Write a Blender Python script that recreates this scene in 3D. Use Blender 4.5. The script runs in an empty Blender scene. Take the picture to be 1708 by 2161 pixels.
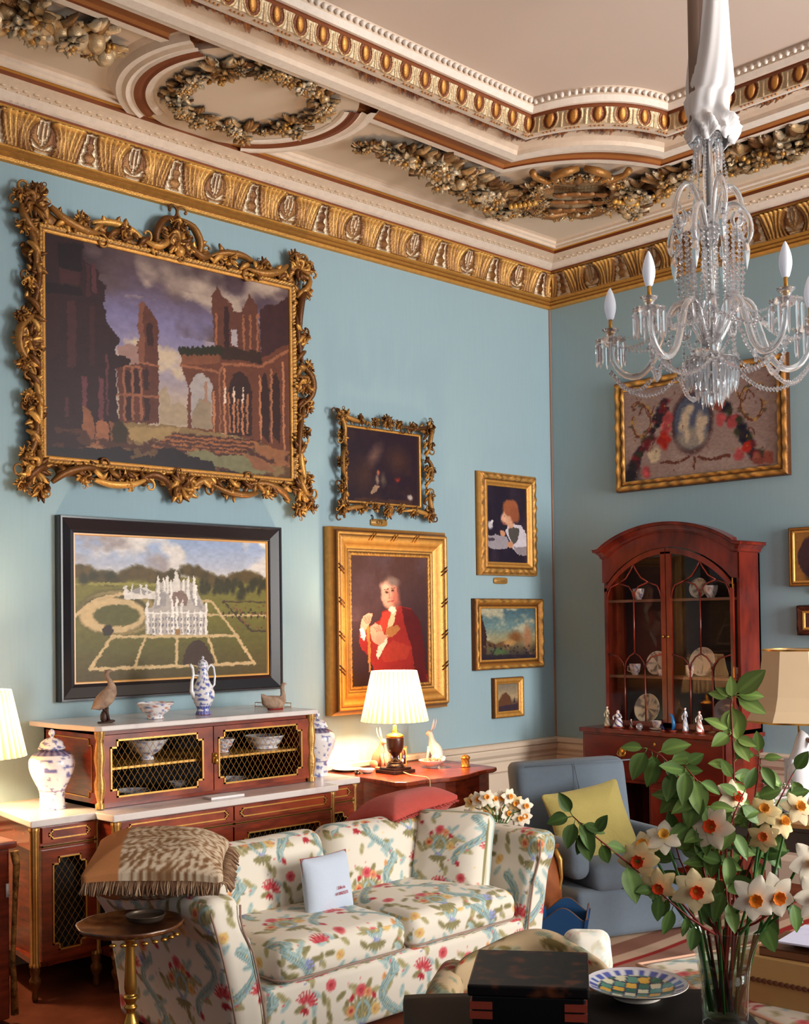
import bpy, math, random
import numpy as np
from mathutils import Vector, Matrix
R = math.radians
PI = math.pi
random.seed(7)
SC = bpy.context.scene
COL = SC.collection

# ------------------------------------------------------------------ camera
CAMPOS = (5.8845, -7.2634, 1.755)
RT = Vector((0.69142199, 0.72233421, -0.01299703)); UP = Vector((0.02343356, -0.00444274, 0.99971552)); FW = Vector((-0.72207098, 0.69152986, 0.01999867))
cd = bpy.data.cameras.new('camera'); cam = bpy.data.objects.new('camera', cd); COL.objects.link(cam)
M4 = Matrix((( RT.x, UP.x, -FW.x, CAMPOS[0]), (RT.y, UP.y, -FW.y, CAMPOS[1]), (RT.z, UP.z, -FW.z, CAMPOS[2]), (0, 0, 0, 1)))
cam.matrix_world = M4
cd.sensor_fit = 'HORIZONTAL'; cd.sensor_width = 36.0; cd.lens = 2485.0 / 1708.0 * 36.0
cd.shift_y = (1263.0 - 1080.5) / 1708.0
cd.clip_start = 0.05; cd.clip_end = 60
SC.camera = cam
try:
    SC.cycles.transparent_max_bounces = 32; SC.cycles.max_bounces = 14; SC.cycles.transmission_bounces = 14
except Exception: pass

# ------------------------------------------------------------------ light
SC.view_settings.view_transform = 'Standard'; SC.view_settings.look = 'None'
SC.view_settings.exposure = 0.48; SC.view_settings.gamma = 1.0; SC.view_settings.use_curve_mapping = False
W = bpy.data.worlds.new('world'); SC.world = W; W.use_nodes = True
W.node_tree.nodes['Background'].inputs[0].default_value = (0.80, 0.88, 1.0, 1)
W.node_tree.nodes['Background'].inputs[1].default_value = 0.12
WINX = 8.2
WINDOWS = [(-1.15, 1.0), (-3.9, 1.25), (-6.6, 1.25)]          # centre y, half width of the three windows
def area(name, loc, rot, sx, sy, power, col):
    l = bpy.data.lights.new(name, 'AREA'); l.shape = 'RECTANGLE'; l.size = sx; l.size_y = sy; l.energy = power; l.color = col
    o = bpy.data.objects.new(name, l); COL.objects.link(o); o.location = loc; o.rotation_euler = rot
    return o
for k, (wy, hw) in enumerate(WINDOWS):
    area('window_daylight', (WINX - 0.05, wy, 2.2), (0, R(90), 0), 2.7, 1.75, (350, 60, 12)[k], (1.0, 0.96, 0.915))
def lamp_light(loc, power, col=(1.0, 0.72, 0.42), r=0.05):
    l = bpy.data.lights.new('lamp_glow', 'POINT'); l.energy = power; l.color = col; l.shadow_soft_size = r
    o = bpy.data.objects.new('lamp_glow', l); COL.objects.link(o); o.location = loc
    return o

# ------------------------------------------------------------------ materials
def lin(c):
    c = np.asarray(c, float); return np.where(c <= 0.04045, c / 12.92, ((c + 0.055) / 1.055) ** 2.4)
def L4(c): return tuple(float(t) for t in lin(c)) + (1.0,)
MC = {}
def mat(name, col=(.5, .5, .5), rough=.5, metal=0., spec=.5, noise=0., nscale=20., bump=0., bscale=60., col2=None, stretch=None,
        attr=False, trans=0., ior=1.45, emis=None, estr=0., coat=0., sheen=0., bias=None):
    if name in MC: return MC[name]
    m = bpy.data.materials.new(name); m.use_nodes = True; nt = m.node_tree; N = nt.nodes; K = nt.links
    b = N['Principled BSDF']
    b.inputs['Roughness'].default_value = rough; b.inputs['Metallic'].default_value = metal
    b.inputs['Specular IOR Level'].default_value = spec; b.inputs['IOR'].default_value = ior
    b.inputs['Transmission Weight'].default_value = trans; b.inputs['Coat Weight'].default_value = coat
    b.inputs['Coat Roughness'].default_value = .12
    b.inputs['Sheen Weight'].default_value = sheen
    b.inputs['Base Color'].default_value = L4(col)
    if emis: b.inputs['Emission Color'].default_value = L4(emis); b.inputs['Emission Strength'].default_value = estr
    tc = N.new('ShaderNodeTexCoord'); mp = N.new('ShaderNodeMapping'); K.new(tc.outputs['Object'], mp.inputs[0])
    if stretch: mp.inputs['Scale'].default_value = stretch
    src = None
    if attr:
        a = N.new('ShaderNodeAttribute'); a.attribute_name = 'Col'; src = a.outputs['Color']
    if col2 is not None or noise > 0:
        n = N.new('ShaderNodeTexNoise'); n.inputs['Scale'].default_value = nscale; n.inputs['Detail'].default_value = 6
        K.new(mp.outputs[0], n.inputs['Vector'])
        if col2 is not None:
            rp = N.new('ShaderNodeValToRGB'); rp.color_ramp.elements[0].color = L4(col); rp.color_ramp.elements[1].color = L4(col2)
            lo, hi = bias or (.35, .65)
            rp.color_ramp.elements[0].position = lo; rp.color_ramp.elements[1].position = hi
            K.new(n.outputs['Fac'], rp.inputs[0]); src = rp.outputs[0]
        if noise > 0:
            mr = N.new('ShaderNodeMapRange'); mr.inputs[3].default_value = 1 - noise; mr.inputs[4].default_value = 1 + noise
            K.new(n.outputs['Fac'], mr.inputs[0])
            mx = N.new('ShaderNodeVectorMath'); mx.operation = 'SCALE'
            if src is not None: K.new(src, mx.inputs[0])
            else: mx.inputs[0].default_value = L4(col)[:3]
            K.new(mr.outputs[0], mx.inputs['Scale']); src = mx.outputs[0]
    if src is not None: K.new(src, b.inputs['Base Color'])
    if bump > 0:
        n2 = N.new('ShaderNodeTexNoise'); n2.inputs['Scale'].default_value = bscale; n2.inputs['Detail'].default_value = 4
        K.new(mp.outputs[0], n2.inputs['Vector'])
        bp = N.new('ShaderNodeBump'); bp.inputs['Strength'].default_value = bump; bp.inputs['Distance'].default_value = .01
        K.new(n2.outputs['Fac'], bp.inputs['Height']); K.new(bp.outputs[0], b.inputs['Normal'])
    MC[name] = m
    return m
WALLP = mat('blue_silk_wallpaper', (.585, .69, .73), .85, spec=.2, noise=.05, nscale=60, stretch=(1, 1, .06), bump=.05, bscale=400)
CREAMP = mat('cream_paint', (.84, .77, .69), .6, spec=.3, noise=.03, nscale=3)
CEILP = mat('ceiling_paint', (.80, .73, .68), .8, spec=.2, noise=.06, nscale=1.2)
COLRM = mat('painted_relief', attr=True, rough=.5, spec=.35, noise=.12, nscale=25, bump=.15, bscale=90)
GILTV = mat('gilded_relief', attr=True, rough=.38, metal=.42, spec=.5, noise=.28, nscale=30, bump=.3, bscale=140)
GOLD = mat('gilt', (.46, .27, .09), .36, metal=.6, col2=(.86, .62, .26), nscale=22, bump=.3, bscale=120)
GOLDB = mat('bright_gilt', (.80, .60, .30), .3, metal=.55, noise=.15, nscale=60, bump=.1, bscale=150)
GOLDD = mat('old_gilt', (.38, .22, .09), .42, metal=.5, col2=(.76, .54, .27), nscale=35, bump=.5, bscale=160)
BRASS = mat('brass', (.80, .60, .28), .28, metal=.9, noise=.15)
OILP = mat('oil_paint', attr=True, rough=.42, spec=.3, bump=.08, bscale=300)
MAHO = mat('mahogany', (.40, .15, .08), .27, spec=.5, col2=(.54, .20, .10), nscale=9, stretch=(1, 1, 5), coat=.3)
MAHOH = mat('figured_mahogany', (.38, .12, .06), .3, spec=.5, col2=(.60, .25, .12), nscale=7, stretch=(6, 1, 1.2), coat=.25)
BOOKW = mat('dark_red_mahogany', (.32, .085, .055), .25, spec=.5, col2=(.50, .16, .09), nscale=8, stretch=(1, 1, .4), coat=.35)
DARKW = mat('dark_wood', (.14, .07, .05), .3, spec=.5, col2=(.24, .12, .08), nscale=10, coat=.3)
MARBLE = mat('white_marble', (.86, .82, .80), .18, spec=.5, col2=(.72, .66, .66), nscale=6, bias=(.55, .8))
PORC = mat('painted_porcelain', attr=True, rough=.15, spec=.5, coat=.3)
WPORC = mat('white_porcelain', (.90, .88, .86), .15, coat=.3)
FLORAL = mat('floral_linen', attr=True, rough=.85, spec=.15, bump=.15, bscale=500, sheen=.1)
CLOTHV = mat('woven_cloth', attr=True, rough=.9, spec=.1, bump=.3, bscale=350)
DARKI = mat('dark_interior', (.05, .045, .06), .8)
BLACKF = mat('ebonised_wood', (.06, .055, .075), .3, spec=.5, noise=.3, nscale=30)
def glass_mat(name, tint=(1, 1, 1), rough=0.0, mixg=.14):
    m = bpy.data.materials.new(name); m.use_nodes = True; nt = m.node_tree; N = nt.nodes; K = nt.links
    for n in list(N): N.remove(n)
    o = N.new('ShaderNodeOutputMaterial'); t = N.new('ShaderNodeBsdfTransparent'); g = N.new('ShaderNodeBsdfGlossy')
    t.inputs[0].default_value = (*tint, 1); g.inputs['Roughness'].default_value = rough
    lw = N.new('ShaderNodeLayerWeight'); lw.inputs[0].default_value = .28; f = N.new('ShaderNodeMath'); f.operation = 'POWER'; f.inputs[1].default_value = 2.2; K.new(lw.outputs['Facing'], f.inputs[0])
    a = N.new('ShaderNodeMath'); a.operation = 'MULTIPLY_ADD'; a.inputs[1].default_value = .55; a.inputs[2].default_value = mixg
    mx = N.new('ShaderNodeMixShader'); K.new(f.outputs[0], a.inputs[0]); K.new(a.outputs[0], mx.inputs[0])
    K.new(t.outputs[0], mx.inputs[1]); K.new(g.outputs[0], mx.inputs[2]); K.new(mx.outputs[0], o.inputs[0])
    return m
PANE = glass_mat('window_pane_glass', (.95, .96, .97), 0, .02)
VGLASS = glass_mat('vase_glass', (.92, .95, .93), .02, .10)
CRYS = mat('cut_crystal', (.97, .97, .98), .035, trans=.88, ior=1.45, spec=1.0, coat=1.0)
SHADE = bpy.data.materials.new('pleated_silk_shade'); SHADE.use_nodes = True
def _shade(m, col, tl=.22):
    nt = m.node_tree; N = nt.nodes; K = nt.links
    for n in list(N): N.remove(n)
    o = N.new('ShaderNodeOutputMaterial'); d = N.new('ShaderNodeBsdfDiffuse'); t = N.new('ShaderNodeBsdfTranslucent')
    a = N.new('ShaderNodeAttribute'); a.attribute_name = 'Col'; mx = N.new('ShaderNodeMixShader'); mx.inputs[0].default_value = tl
    K.new(a.outputs[0], d.inputs[0]); K.new(a.outputs[0], t.inputs[0]); K.new(d.outputs[0], mx.inputs[1]); K.new(t.outputs[0], mx.inputs[2]); K.new(mx.outputs[0], o.inputs[0])
_shade(SHADE, None)

# ------------------------------------------------------------------ mesh building
class MB:
    def __init__(s, org=(0, 0, 0)):
        s.v = []; s.f = []; s.c = []; s.n = 0; s.org = np.array(org, float); s.dc = (.8, .8, .8)
    def add(s, V, F, C=None):
        V = np.asarray(V, float).reshape(-1, 3); s.v.append(V)
        if C is None: C = s.dc
        C = np.asarray(C, float)
        s.c.append(np.tile(C, (len(V), 1)) if C.ndim == 1 else C.reshape(-1, 3))
        n = s.n; s.f += [tuple(int(i) + n for i in f) for f in F]; s.n += len(V)
        return s
    def box(s, x0, x1, y0, y1, z0, z1, C=None):
        V = [(x, y, z) for x in (x0, x1) for y in (y0, y1) for z in (z0, z1)]
        return s.add(V, [(0, 1, 3, 2), (4, 6, 7, 5), (0, 4, 5, 1), (2, 3, 7, 6), (0, 2, 6, 4), (1, 5, 7, 3)], C)
    def grid(s, P, C=None, cu=False, cv=False, flip=False):
        P = np.asarray(P, float); nu, nv = P.shape[:2]; F = []
        for i in range(nu if cu else nu - 1):
            i2 = (i + 1) % nu
            for j in range(nv if cv else nv - 1):
                j2 = (j + 1) % nv; q = (i * nv + j, i2 * nv + j, i2 * nv + j2, i * nv + j2)
                F.append(q[::-1] if flip else q)
        return s.add(P.reshape(-1, 3), F, C if C is None or np.ndim(C) == 1 else np.asarray(C).reshape(-1, 3))
    def tube(s, pts, rad, n=8, C=None, flat=1.0, closed=False):
        pts = [Vector(p) for p in pts]; m = len(pts)
        rad = [rad] * m if np.isscalar(rad) else list(rad)
        P = np.zeros((m, n, 3)); up = None
        for i, p in enumerate(pts):
            a = pts[max(i - 1, 0)] if not closed else pts[i - 1]; b = pts[min(i + 1, m - 1)] if not closed else pts[(i + 1) % m]
            t = (b - a); t = t.normalized() if t.length > 1e-9 else Vector((0, 0, 1))
            if up is None:
                up = Vector((0, 0, 1)) if abs(t.z) < .9 else Vector((1, 0, 0))
            x = t.cross(up); x = x.normalized() if x.length > 1e-6 else t.orthogonal().normalized(); y = x.cross(t).normalized(); up = y
            for k in range(n):
                an = 2 * PI * k / n; P[i, k] = p + (x * math.cos(an) + y * math.sin(an) * flat) * rad[i]
        base = s.n; s.grid(P, C, cu=closed, cv=True)
        if not closed:
            s.f.append(tuple(base + k for k in range(n))); s.f.append(tuple(base + (m - 1) * n + k for k in range(n))[::-1])
        return s
    def lathe(s, prof, n=24, loc=(0, 0, 0), C=None, sq=(1, 1), fn=None):
        an = np.arange(n) * 2 * PI / n; pr = np.array(prof, float)
        P = np.zeros((len(pr), n, 3)); rr = pr[:, 0:1] * np.ones((1, n))
        if fn is not None: rr = rr * fn(an[None, :], pr[:, 1:2])
        P[..., 0] = rr * np.cos(an) * sq[0] + loc[0]; P[..., 1] = rr * np.sin(an) * sq[1] + loc[1]; P[..., 2] = pr[:, 1:2] + loc[2]
        if callable(C):
            Cc = C(an[None, :] + 0 * pr[:, 1:2], pr[:, 1:2] + 0 * an[None, :])
        else: Cc = C
        return s.grid(P, Cc, cv=True, flip=True)
    def ball(s, loc, r, n=8, C=None, m=None):
        m = m or n; r = (r, r, r) if np.isscalar(r) else r
        th = np.linspace(.001, PI - .001, m // 2 + 2); an = np.arange(n) * 2 * PI / n
        P = np.stack([np.sin(th)[:, None] * np.cos(an) * r[0] + loc[0], np.sin(th)[:, None] * np.sin(an) * r[1] + loc[1], (np.cos(th)[:, None] + 0 * an) * r[2] + loc[2]], -1)
        return s.grid(P, C, cv=True)
    def prism(s, poly, f0, f1, C=None):
        """poly: 2D outline; f0/f1 map (a,b) to the two end faces"""
        n = len(poly); V = [f0(*p) for p in poly] + [f1(*p) for p in poly]
        F = [tuple(range(n)), tuple(range(2 * n - 1, n - 1, -1))] + [(i, i + n, (i + 1) % n + n, (i + 1) % n) for i in range(n)]
        return s.add(V, F, C)
    def build(s, name, m, parent=None, smooth=True, loc=None, rot=None, bevel=0, fixn=False, sharp=None):
        me = bpy.data.meshes.new(name)
        V = np.concatenate(s.v) - s.org
        me.from_pydata(V.tolist(), [], s.f); 
        a = me.color_attributes.new('Col', 'FLOAT_COLOR', 'POINT')
        C = np.concatenate([lin(np.clip(np.concatenate(s.c), 0, 1)), np.ones((len(V), 1))], 1).astype(np.float32)
        a.data.foreach_set('color', C.ravel())
        me.polygons.foreach_set('use_smooth', [smooth] * len(me.polygons)); me.materials.append(m)
        me.validate(); me.update()
        if fixn:
            import bmesh
            bm = bmesh.new(); bm.from_mesh(me); bmesh.ops.recalc_face_normals(bm, faces=bm.faces); bm.to_mesh(me); bm.free()
        if smooth and sharp: 
            try: me.set_sharp_from_angle(angle=R(sharp))
            except Exception: pass
        o = bpy.data.objects.new(name, me); COL.objects.link(o)
        if parent: o.parent = parent
        if loc is not None: o.location = loc
        if rot is not None: o.rotation_euler = rot
        if bevel:
            bv = o.modifiers.new('bevel', 'BEVEL'); bv.width = bevel; bv.segments = 2; bv.limit_method = 'ANGLE'; bv.angle_limit = R(40)
        return o
def tag(o, label, cat, group=None, kind=None):
    if kind: o['kind'] = kind
    if label: o['label'] = label
    if cat: o['category'] = cat
    if group: o['group'] = group
    return o
def thing(name, label, cat, loc=(0, 0, 0), rotz=0, group=None):
    o = bpy.data.objects.new(name, None); COL.objects.link(o); o.location = loc; o.rotation_euler = (0, 0, rotz); o.empty_display_size = .1
    return tag(o, label, cat, group)
def copy_thing(o, loc, rotz, label, group=None):
    c = o.copy(); COL.objects.link(c); c.location = loc; c.rotation_euler = (0, 0, rotz); c['label'] = label
    if group: c['group'] = group
    for ch in list(o.children):
        d = ch.copy(); COL.objects.link(d); d.parent = c
        for g in list(ch.children):
            e = g.copy(); COL.objects.link(e); e.parent = d
    return c
def struct(o): o['kind'] = 'structure'; return o
def solid(o, t, off=-1):
    md = o.modifiers.new('solid', 'SOLIDIFY'); md.thickness = t; md.offset = off; return o

# ------------------------------------------------------------------ little painter for pictures and printed cloth
def vnoise(h, w, cells, rs):
    g = rs.rand(cells + 3, cells + 3); y = np.linspace(0, cells, h); x = np.linspace(0, cells, w)
    yi = y.astype(int); xi = x.astype(int); fy = (y - yi); fx = (x - xi); fy = fy * fy * (3 - 2 * fy); fx = fx * fx * (3 - 2 * fx)
    A = g[yi][:, xi]; B = g[yi][:, xi + 1]; Cc = g[yi + 1][:, xi]; D = g[yi + 1][:, xi + 1]
    return (A * (1 - fx) + B * fx) * (1 - fy)[:, None] + (Cc * (1 - fx) + D * fx) * fy[:, None]
def fbm(h, w, c, rs, o=4):
    t = 0; a = 1; s = 0
    for k in range(o): t = t + a * vnoise(h, w, c * 2 ** k, rs); s += a; a *= .55
    return t / s
class Img:
    def __init__(s, w, h, bg=(.5, .5, .5), seed=1, asp=1.0):
        s.w, s.h = w, h; s.a = np.ones((h, w, 3)) * np.array(bg); s.rs = np.random.RandomState(seed)
        s.U, s.V = np.meshgrid((np.arange(w) + .5) / w, (np.arange(h) + .5) / h); s.asp = asp; s.px = 1.0 / w
    def put(s, m, col):
        m = np.clip(m, 0, 1)[..., None]; s.a = s.a * (1 - m) + m * (np.asarray(col) if np.ndim(col) > 0 else col); return s
    def ell(s, cx, cy, rx, ry, col, rot=0, soft=.06, al=1.):
        x = (s.U - cx); y = (s.V - cy) / s.asp; c, sn = math.cos(rot), math.sin(rot)
        d = np.sqrt(((x * c + y * sn) / rx) ** 2 + ((-x * sn + y * c) / (ry / s.asp)) ** 2)
        return s.put((1 - d) / soft * .5 + .5 if soft else d < 1, col) if al == 1 else s.put(al * np.clip((1 - d) / soft * .5 + .5, 0, 1), col)
    def poly(s, pts, col, al=1.):
        U = s.U; V = s.V; ins = np.zeros(U.shape, bool); n = len(pts)
        for i in range(n):
            x0, y0 = pts[i]; x1, y1 = pts[(i + 1) % n]
            if y0 == y1: continue
            c = ((V >= min(y0, y1)) & (V < max(y0, y1))); ins ^= c & (U < (V - y0) / (y1 - y0) * (x1 - x0) + x0)
        return s.put(ins * al, col)
    def line(s, pts, wd, col, al=1.):
        for (x0, y0), (x1, y1) in zip(pts[:-1], pts[1:]):
            dx, dy = x1 - x0, (y1 - y0) / s.asp; L = dx * dx + dy * dy + 1e-12
            t = np.clip(((s.U - x0) * dx + (s.V - y0) / s.asp * dy) / L, 0, 1)
            d = np.hypot(s.U - x0 - t * dx, (s.V - y0) / s.asp - t * dy)
            s.put(al * np.clip((wd - d) / s.px + .5, 0, 1), col)
        return s
    def vgrad(s, stops):
        v = s.V[:, 0]; ys = [p[0] for p in stops]
        for k in range(3): s.a[..., k] = np.interp(v, ys, [p[1][k] for p in stops])[:, None]
        return s
    def clouds(s, c, col, lo, hi, v0=0, v1=1, o=4):
        n = fbm(s.h, s.w, c, s.rs, o); m = np.clip((n - lo) / (hi - lo), 0, 1) * ((s.V >= v0) & (s.V <= v1)); return s.put(m, col)
    def warp(s, amp, c=26):
        n1 = fbm(s.h, s.w, c, s.rs, 3) - .5; n2 = fbm(s.h, s.w, c, s.rs, 3) - .5; Y, X = np.mgrid[0:s.h, 0:s.w]
        s.a = s.a[np.clip((Y + n2 * amp).astype(int), 0, s.h - 1), np.clip((X + n1 * amp).astype(int), 0, s.w - 1)]; return s
    def grain(s, amp, c=60):
        if amp: s.warp(s.w * .006, max(10, s.w // 5)); s.warp(s.w * .004, max(8, s.w // 9))
        return s._grain(amp, c)
    def _grain(s, amp, c=60): s.a = s.a * (1 + amp * (fbm(s.h, s.w, c, s.rs, 2) - .5)[..., None]); return s
def lerp(a, b, t): return np.asarray(a) * (1 - t) + np.asarray(b) * t
# ------------------------------------------------------------------ room shell
X1, Y0, CZ = WINX, -9.2, 4.62
def shell():
    struct(MB().box(-.2, 0, Y0, .2, -.02, CZ + .1).build('wall_left', WALLP, smooth=False))
    struct(MB().box(0, X1 + .2, 0, .2, -.02, CZ + .1).build('wall_back', WALLP, smooth=False))
    w = MB(); ys = [Y0]
    for wy, hw in reversed(WINDOWS): ys += [wy - hw, wy + hw]
    ys.append(0.0)
    for i in range(0, len(ys), 2): w.box(X1, X1 + .25, ys[i], ys[i + 1], -.02, CZ + .1)
    for wy, hw in WINDOWS: w.box(X1, X1 + .25, wy - hw, wy + hw, -.02, .75); w.box(X1, X1 + .25, wy - hw, wy + hw, 3.65, CZ + .1)
    struct(w.build('wall_right', WALLP, smooth=False))
    for k, (wy, hw) in enumerate(WINDOWS):
        w = MB()
        for y in (wy - hw + .03, wy, wy + hw - .03): w.box(X1 + .12, X1 + .17, y - .03, y + .03, .75, 3.65)
        for z in (.78, 1.7, 2.65, 3.62): w.box(X1 + .12, X1 + .17, wy - hw, wy + hw, z - .02, z + .02)
        struct(w.build('window_%d' % (k + 1), CREAMP, smooth=False))
    struct(MB().box(-.2, X1 + .25, Y0, .2, CZ, CZ + .12).build('ceiling', CEILP, smooth=False))
    fl = MB(); fl.box(-.2, X1 + .25, Y0, .2, -.06, 0)
    struct(fl.build('floor', mat('floor_carpet', (.36, .185, .125), .95, spec=.1, col2=(.46, .25, .17), nscale=5, bump=.4, bscale=300), smooth=False))
    # dado with its moulded rail and skirting, on both visible walls
    pr = [(.0, .0), (.035, .0), (.035, .14), (.022, .17), (.016, .18), (.016, .62), (.03, .635), (.02, .65), (.018, .70), (.028, .715), (.028, .735), (.05, .76), (.055, .79), (.05, .80), (.068, .81), (.07, .835), (.055, .845), (.0, .845)]
    for side in (0, 1):
        P = []
        for a, z in pr: P.append([(a, Y0, z), (a, -a, z)] if side == 0 else [(a, -a, z), (X1, -a, z)])
        m = MB(); m.grid(P, flip=True); struct(m.build('trim_dado_%s' % ('left', 'back')[side], CREAMP, smooth=False))
    # thin gilt fillet down the corner of the room
    struct(MB().box(0, .012, -.012, 0, .845, 4.22).build('trim_corner', mat('corner_fillet', (.62, .48, .42), .5), smooth=False))
shell()

# ------------------------------------------------------------------ the ceiling border
WH, CR, BR_, GD, LC = (.92, .87, .82), (.85, .765, .68), (.50, .27, .15), (.78, .56, .25), (.80, .70, .57)
def low_path(a): return np.array([(a, Y0), (a, -a), (X1, -a)])
def up_path(a, n=22):
    e = 1.937 + (a - 1.30) * .75; s = .13; p0 = np.array([a, -e]); p1 = np.array([e, -a]); t = np.linspace(0, 1, n)[:, None]
    arc = p0 * (1 - t) + p1 * t + np.array([1, -1]) / math.sqrt(2) * s * 4 * t * (1 - t)
    return np.concatenate([[[a, Y0]], arc, [[X1, -a]]])
def sweep(name, path, prof, m):
    P = []; C = []
    for a, z, c in prof:
        p = path(a); P.append(np.column_stack([p, np.full(len(p), z)])); C.append(np.tile(c, (len(p), 1)))
    b = MB(); b.grid(np.array(P), np.array(C)); return struct(b.build(name, m, smooth=False, fixn=False))
def hard(prof):                     # repeat points so each strip keeps one colour
    out = []
    for (a0, z0, c0), (a1, z1, c1) in zip(prof[:-1], prof[1:]): out += [(a0, z0, c1), (a1, z1, c1)]
    return out
sweep('trim_cornice', low_path, hard([(0, 4.205, GD), (.022, 4.21, GD), (.03, 4.225, GD), (.03, 4.238, (.55, .36, .15)), (.05, 4.246, GD), (.05, 4.256, (.55, .36, .15)), (.072, 4.262, GD), (.072, 4.272, GD)]), GILTV)
sweep('trim_cove', low_path, hard([(.112, 4.44, GD), (.128, 4.455, GD), (.128, 4.468, BR_), (.150, 4.474, WH), (.205, 4.494, WH), (.262, 4.512, CR), (.302, 4.522, CR), (.302, 4.545, BR_), (.326, 4.552, GD), (.336, 4.545, BR_),
      (.350, 4.536, WH), (.368, 4.536, WH), (.368, 4.553, CR), (.392, 4.556, WH), (.396, 4.572, CR), (.43, 4.582, CR)]), COLRM)
b = MB(); pts = [(.42, Y0), (.42, -.42), (X1, -.42), (X1, -1.06)] + [tuple(p) for p in up_path(1.06)[-2:0:-1]] + [(1.06, Y0)]
b.add([(x, y, 4.58) for x, y in pts], [tuple(range(len(pts)))]); struct(b.build('ceiling_soffit', CREAMP, smooth=False))
sweep('trim_inner', up_path, hard([(1.035, 4.582, CR), (1.055, 4.56, CR), (1.062, 4.548, CR), (1.112, 4.545, WH), (1.112, 4.556, BR_), (1.135, 4.566, (.66, .42, .22)), (1.19, 4.568, (.60, .38, .22)), (1.235, 4.56, (.62, .40, .22)), (1.256, 4.545, GD), (1.256, 4.524, BR_),
      (1.30, 4.505, WH), (1.30, 4.497, CR), (1.36, 4.487, WH), (1.36, 4.478, CR), (1.419, 4.480, WH), (1.43, 4.500, CR), (1.46, 4.515, CR), (1.60, 4.520, CR), (1.60, 4.478, BR_), (1.63, 4.472, WH), (1.66, 4.474, CR), (1.675, 4.478, LC)]), COLRM)
sweep('trim_ceiling_edge', up_path, hard([(1.716, 4.540, LC), (1.716, 4.556, BR_), (1.722, 4.558, BR_), (1.742, 4.556, WH), (1.765, 4.580, WH), (1.765, 4.60, CR), (1.78, 4.61, WH), (1.78, 4.622, CR)]), COLRM)

# acanthus cove: fluted leaf fans alternate with pierced palmettes
def leaf_band(side, length, start):
    n = int(length / .0075); nv = 34; u = np.linspace(0, length, n); v = np.linspace(0, 1, nv); U, V = np.meshgrid(u, v, indexing='ij')
    per = .275; k = np.floor(U / per); x = (U / per - k) - .5; kind = (k.astype(int) % 2)
    # motif A: slender bell (narrow at top) ; motif B: round palmette ; between: fluted fan leaves
    halfA = .12 + .17 * (1 - V) ** 1.3; halfB = .13 + .14 * np.sin(np.clip(V * 1.15, 0, 1) * PI) ** .8
    half = np.where(kind == 0, halfA, halfB); ins = np.abs(x) < half
    xs = x / half
    dist = (np.abs(x) - half) / (.5 - half + 1e-6)                     # 0 at motif edge .. 1 at fan centre
    fan = .010 + .016 * V + .008 * np.sin(dist * 2 * PI * 1.5 + V * 1.6) ** 2 * 1.9
    fan += .010 * np.exp(-((V - .93) / .06) ** 2) * (1 + .5 * np.sin(U * 190))
    fan -= .02 * np.exp(-((dist - .0) / .10) ** 2)
    lob = np.where(kind == 0, np.cos(V * 20) * .5 + .5, np.abs(np.sin(np.arctan2(xs * 1.1, V - .12) * 4.5)))
    mot = np.where(kind == 0, (np.abs(xs) < .34 + .25 * lob), lob > .5)
    rim = (np.abs(xs) > .82) & (V < .95)
    mot = mot & (V > .08) & (V < .92)
    D = np.where(ins, np.where(rim, .014, np.where(mot, .014 + .004 * lob, .0)), fan)
    top = V > .955; D = np.where(top, .016 + .006 * np.sin(U * 150), D); bot = V < .03; D = np.where(bot, .004, D)
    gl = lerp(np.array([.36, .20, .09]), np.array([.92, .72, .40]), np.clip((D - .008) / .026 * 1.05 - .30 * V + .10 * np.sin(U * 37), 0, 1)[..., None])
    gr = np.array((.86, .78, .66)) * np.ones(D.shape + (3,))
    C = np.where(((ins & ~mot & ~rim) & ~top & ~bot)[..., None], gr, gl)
    a0 = .062 + .05 * V ** 2; z = 4.268 + .175 * V; a = a0 + D
    P = np.zeros(D.shape + (3,))
    if side == 0: P[..., 0] = a; P[..., 1] = -U + start; P[..., 1] = np.minimum(P[..., 1], -a)
    else: P[..., 1] = -a; P[..., 0] = np.maximum(U + start, a)
    P[..., 2] = z
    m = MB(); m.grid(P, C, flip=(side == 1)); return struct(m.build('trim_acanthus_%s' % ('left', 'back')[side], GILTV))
leaf_band(0, 6.05, -.07); leaf_band(1, 3.3, .07)
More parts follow.
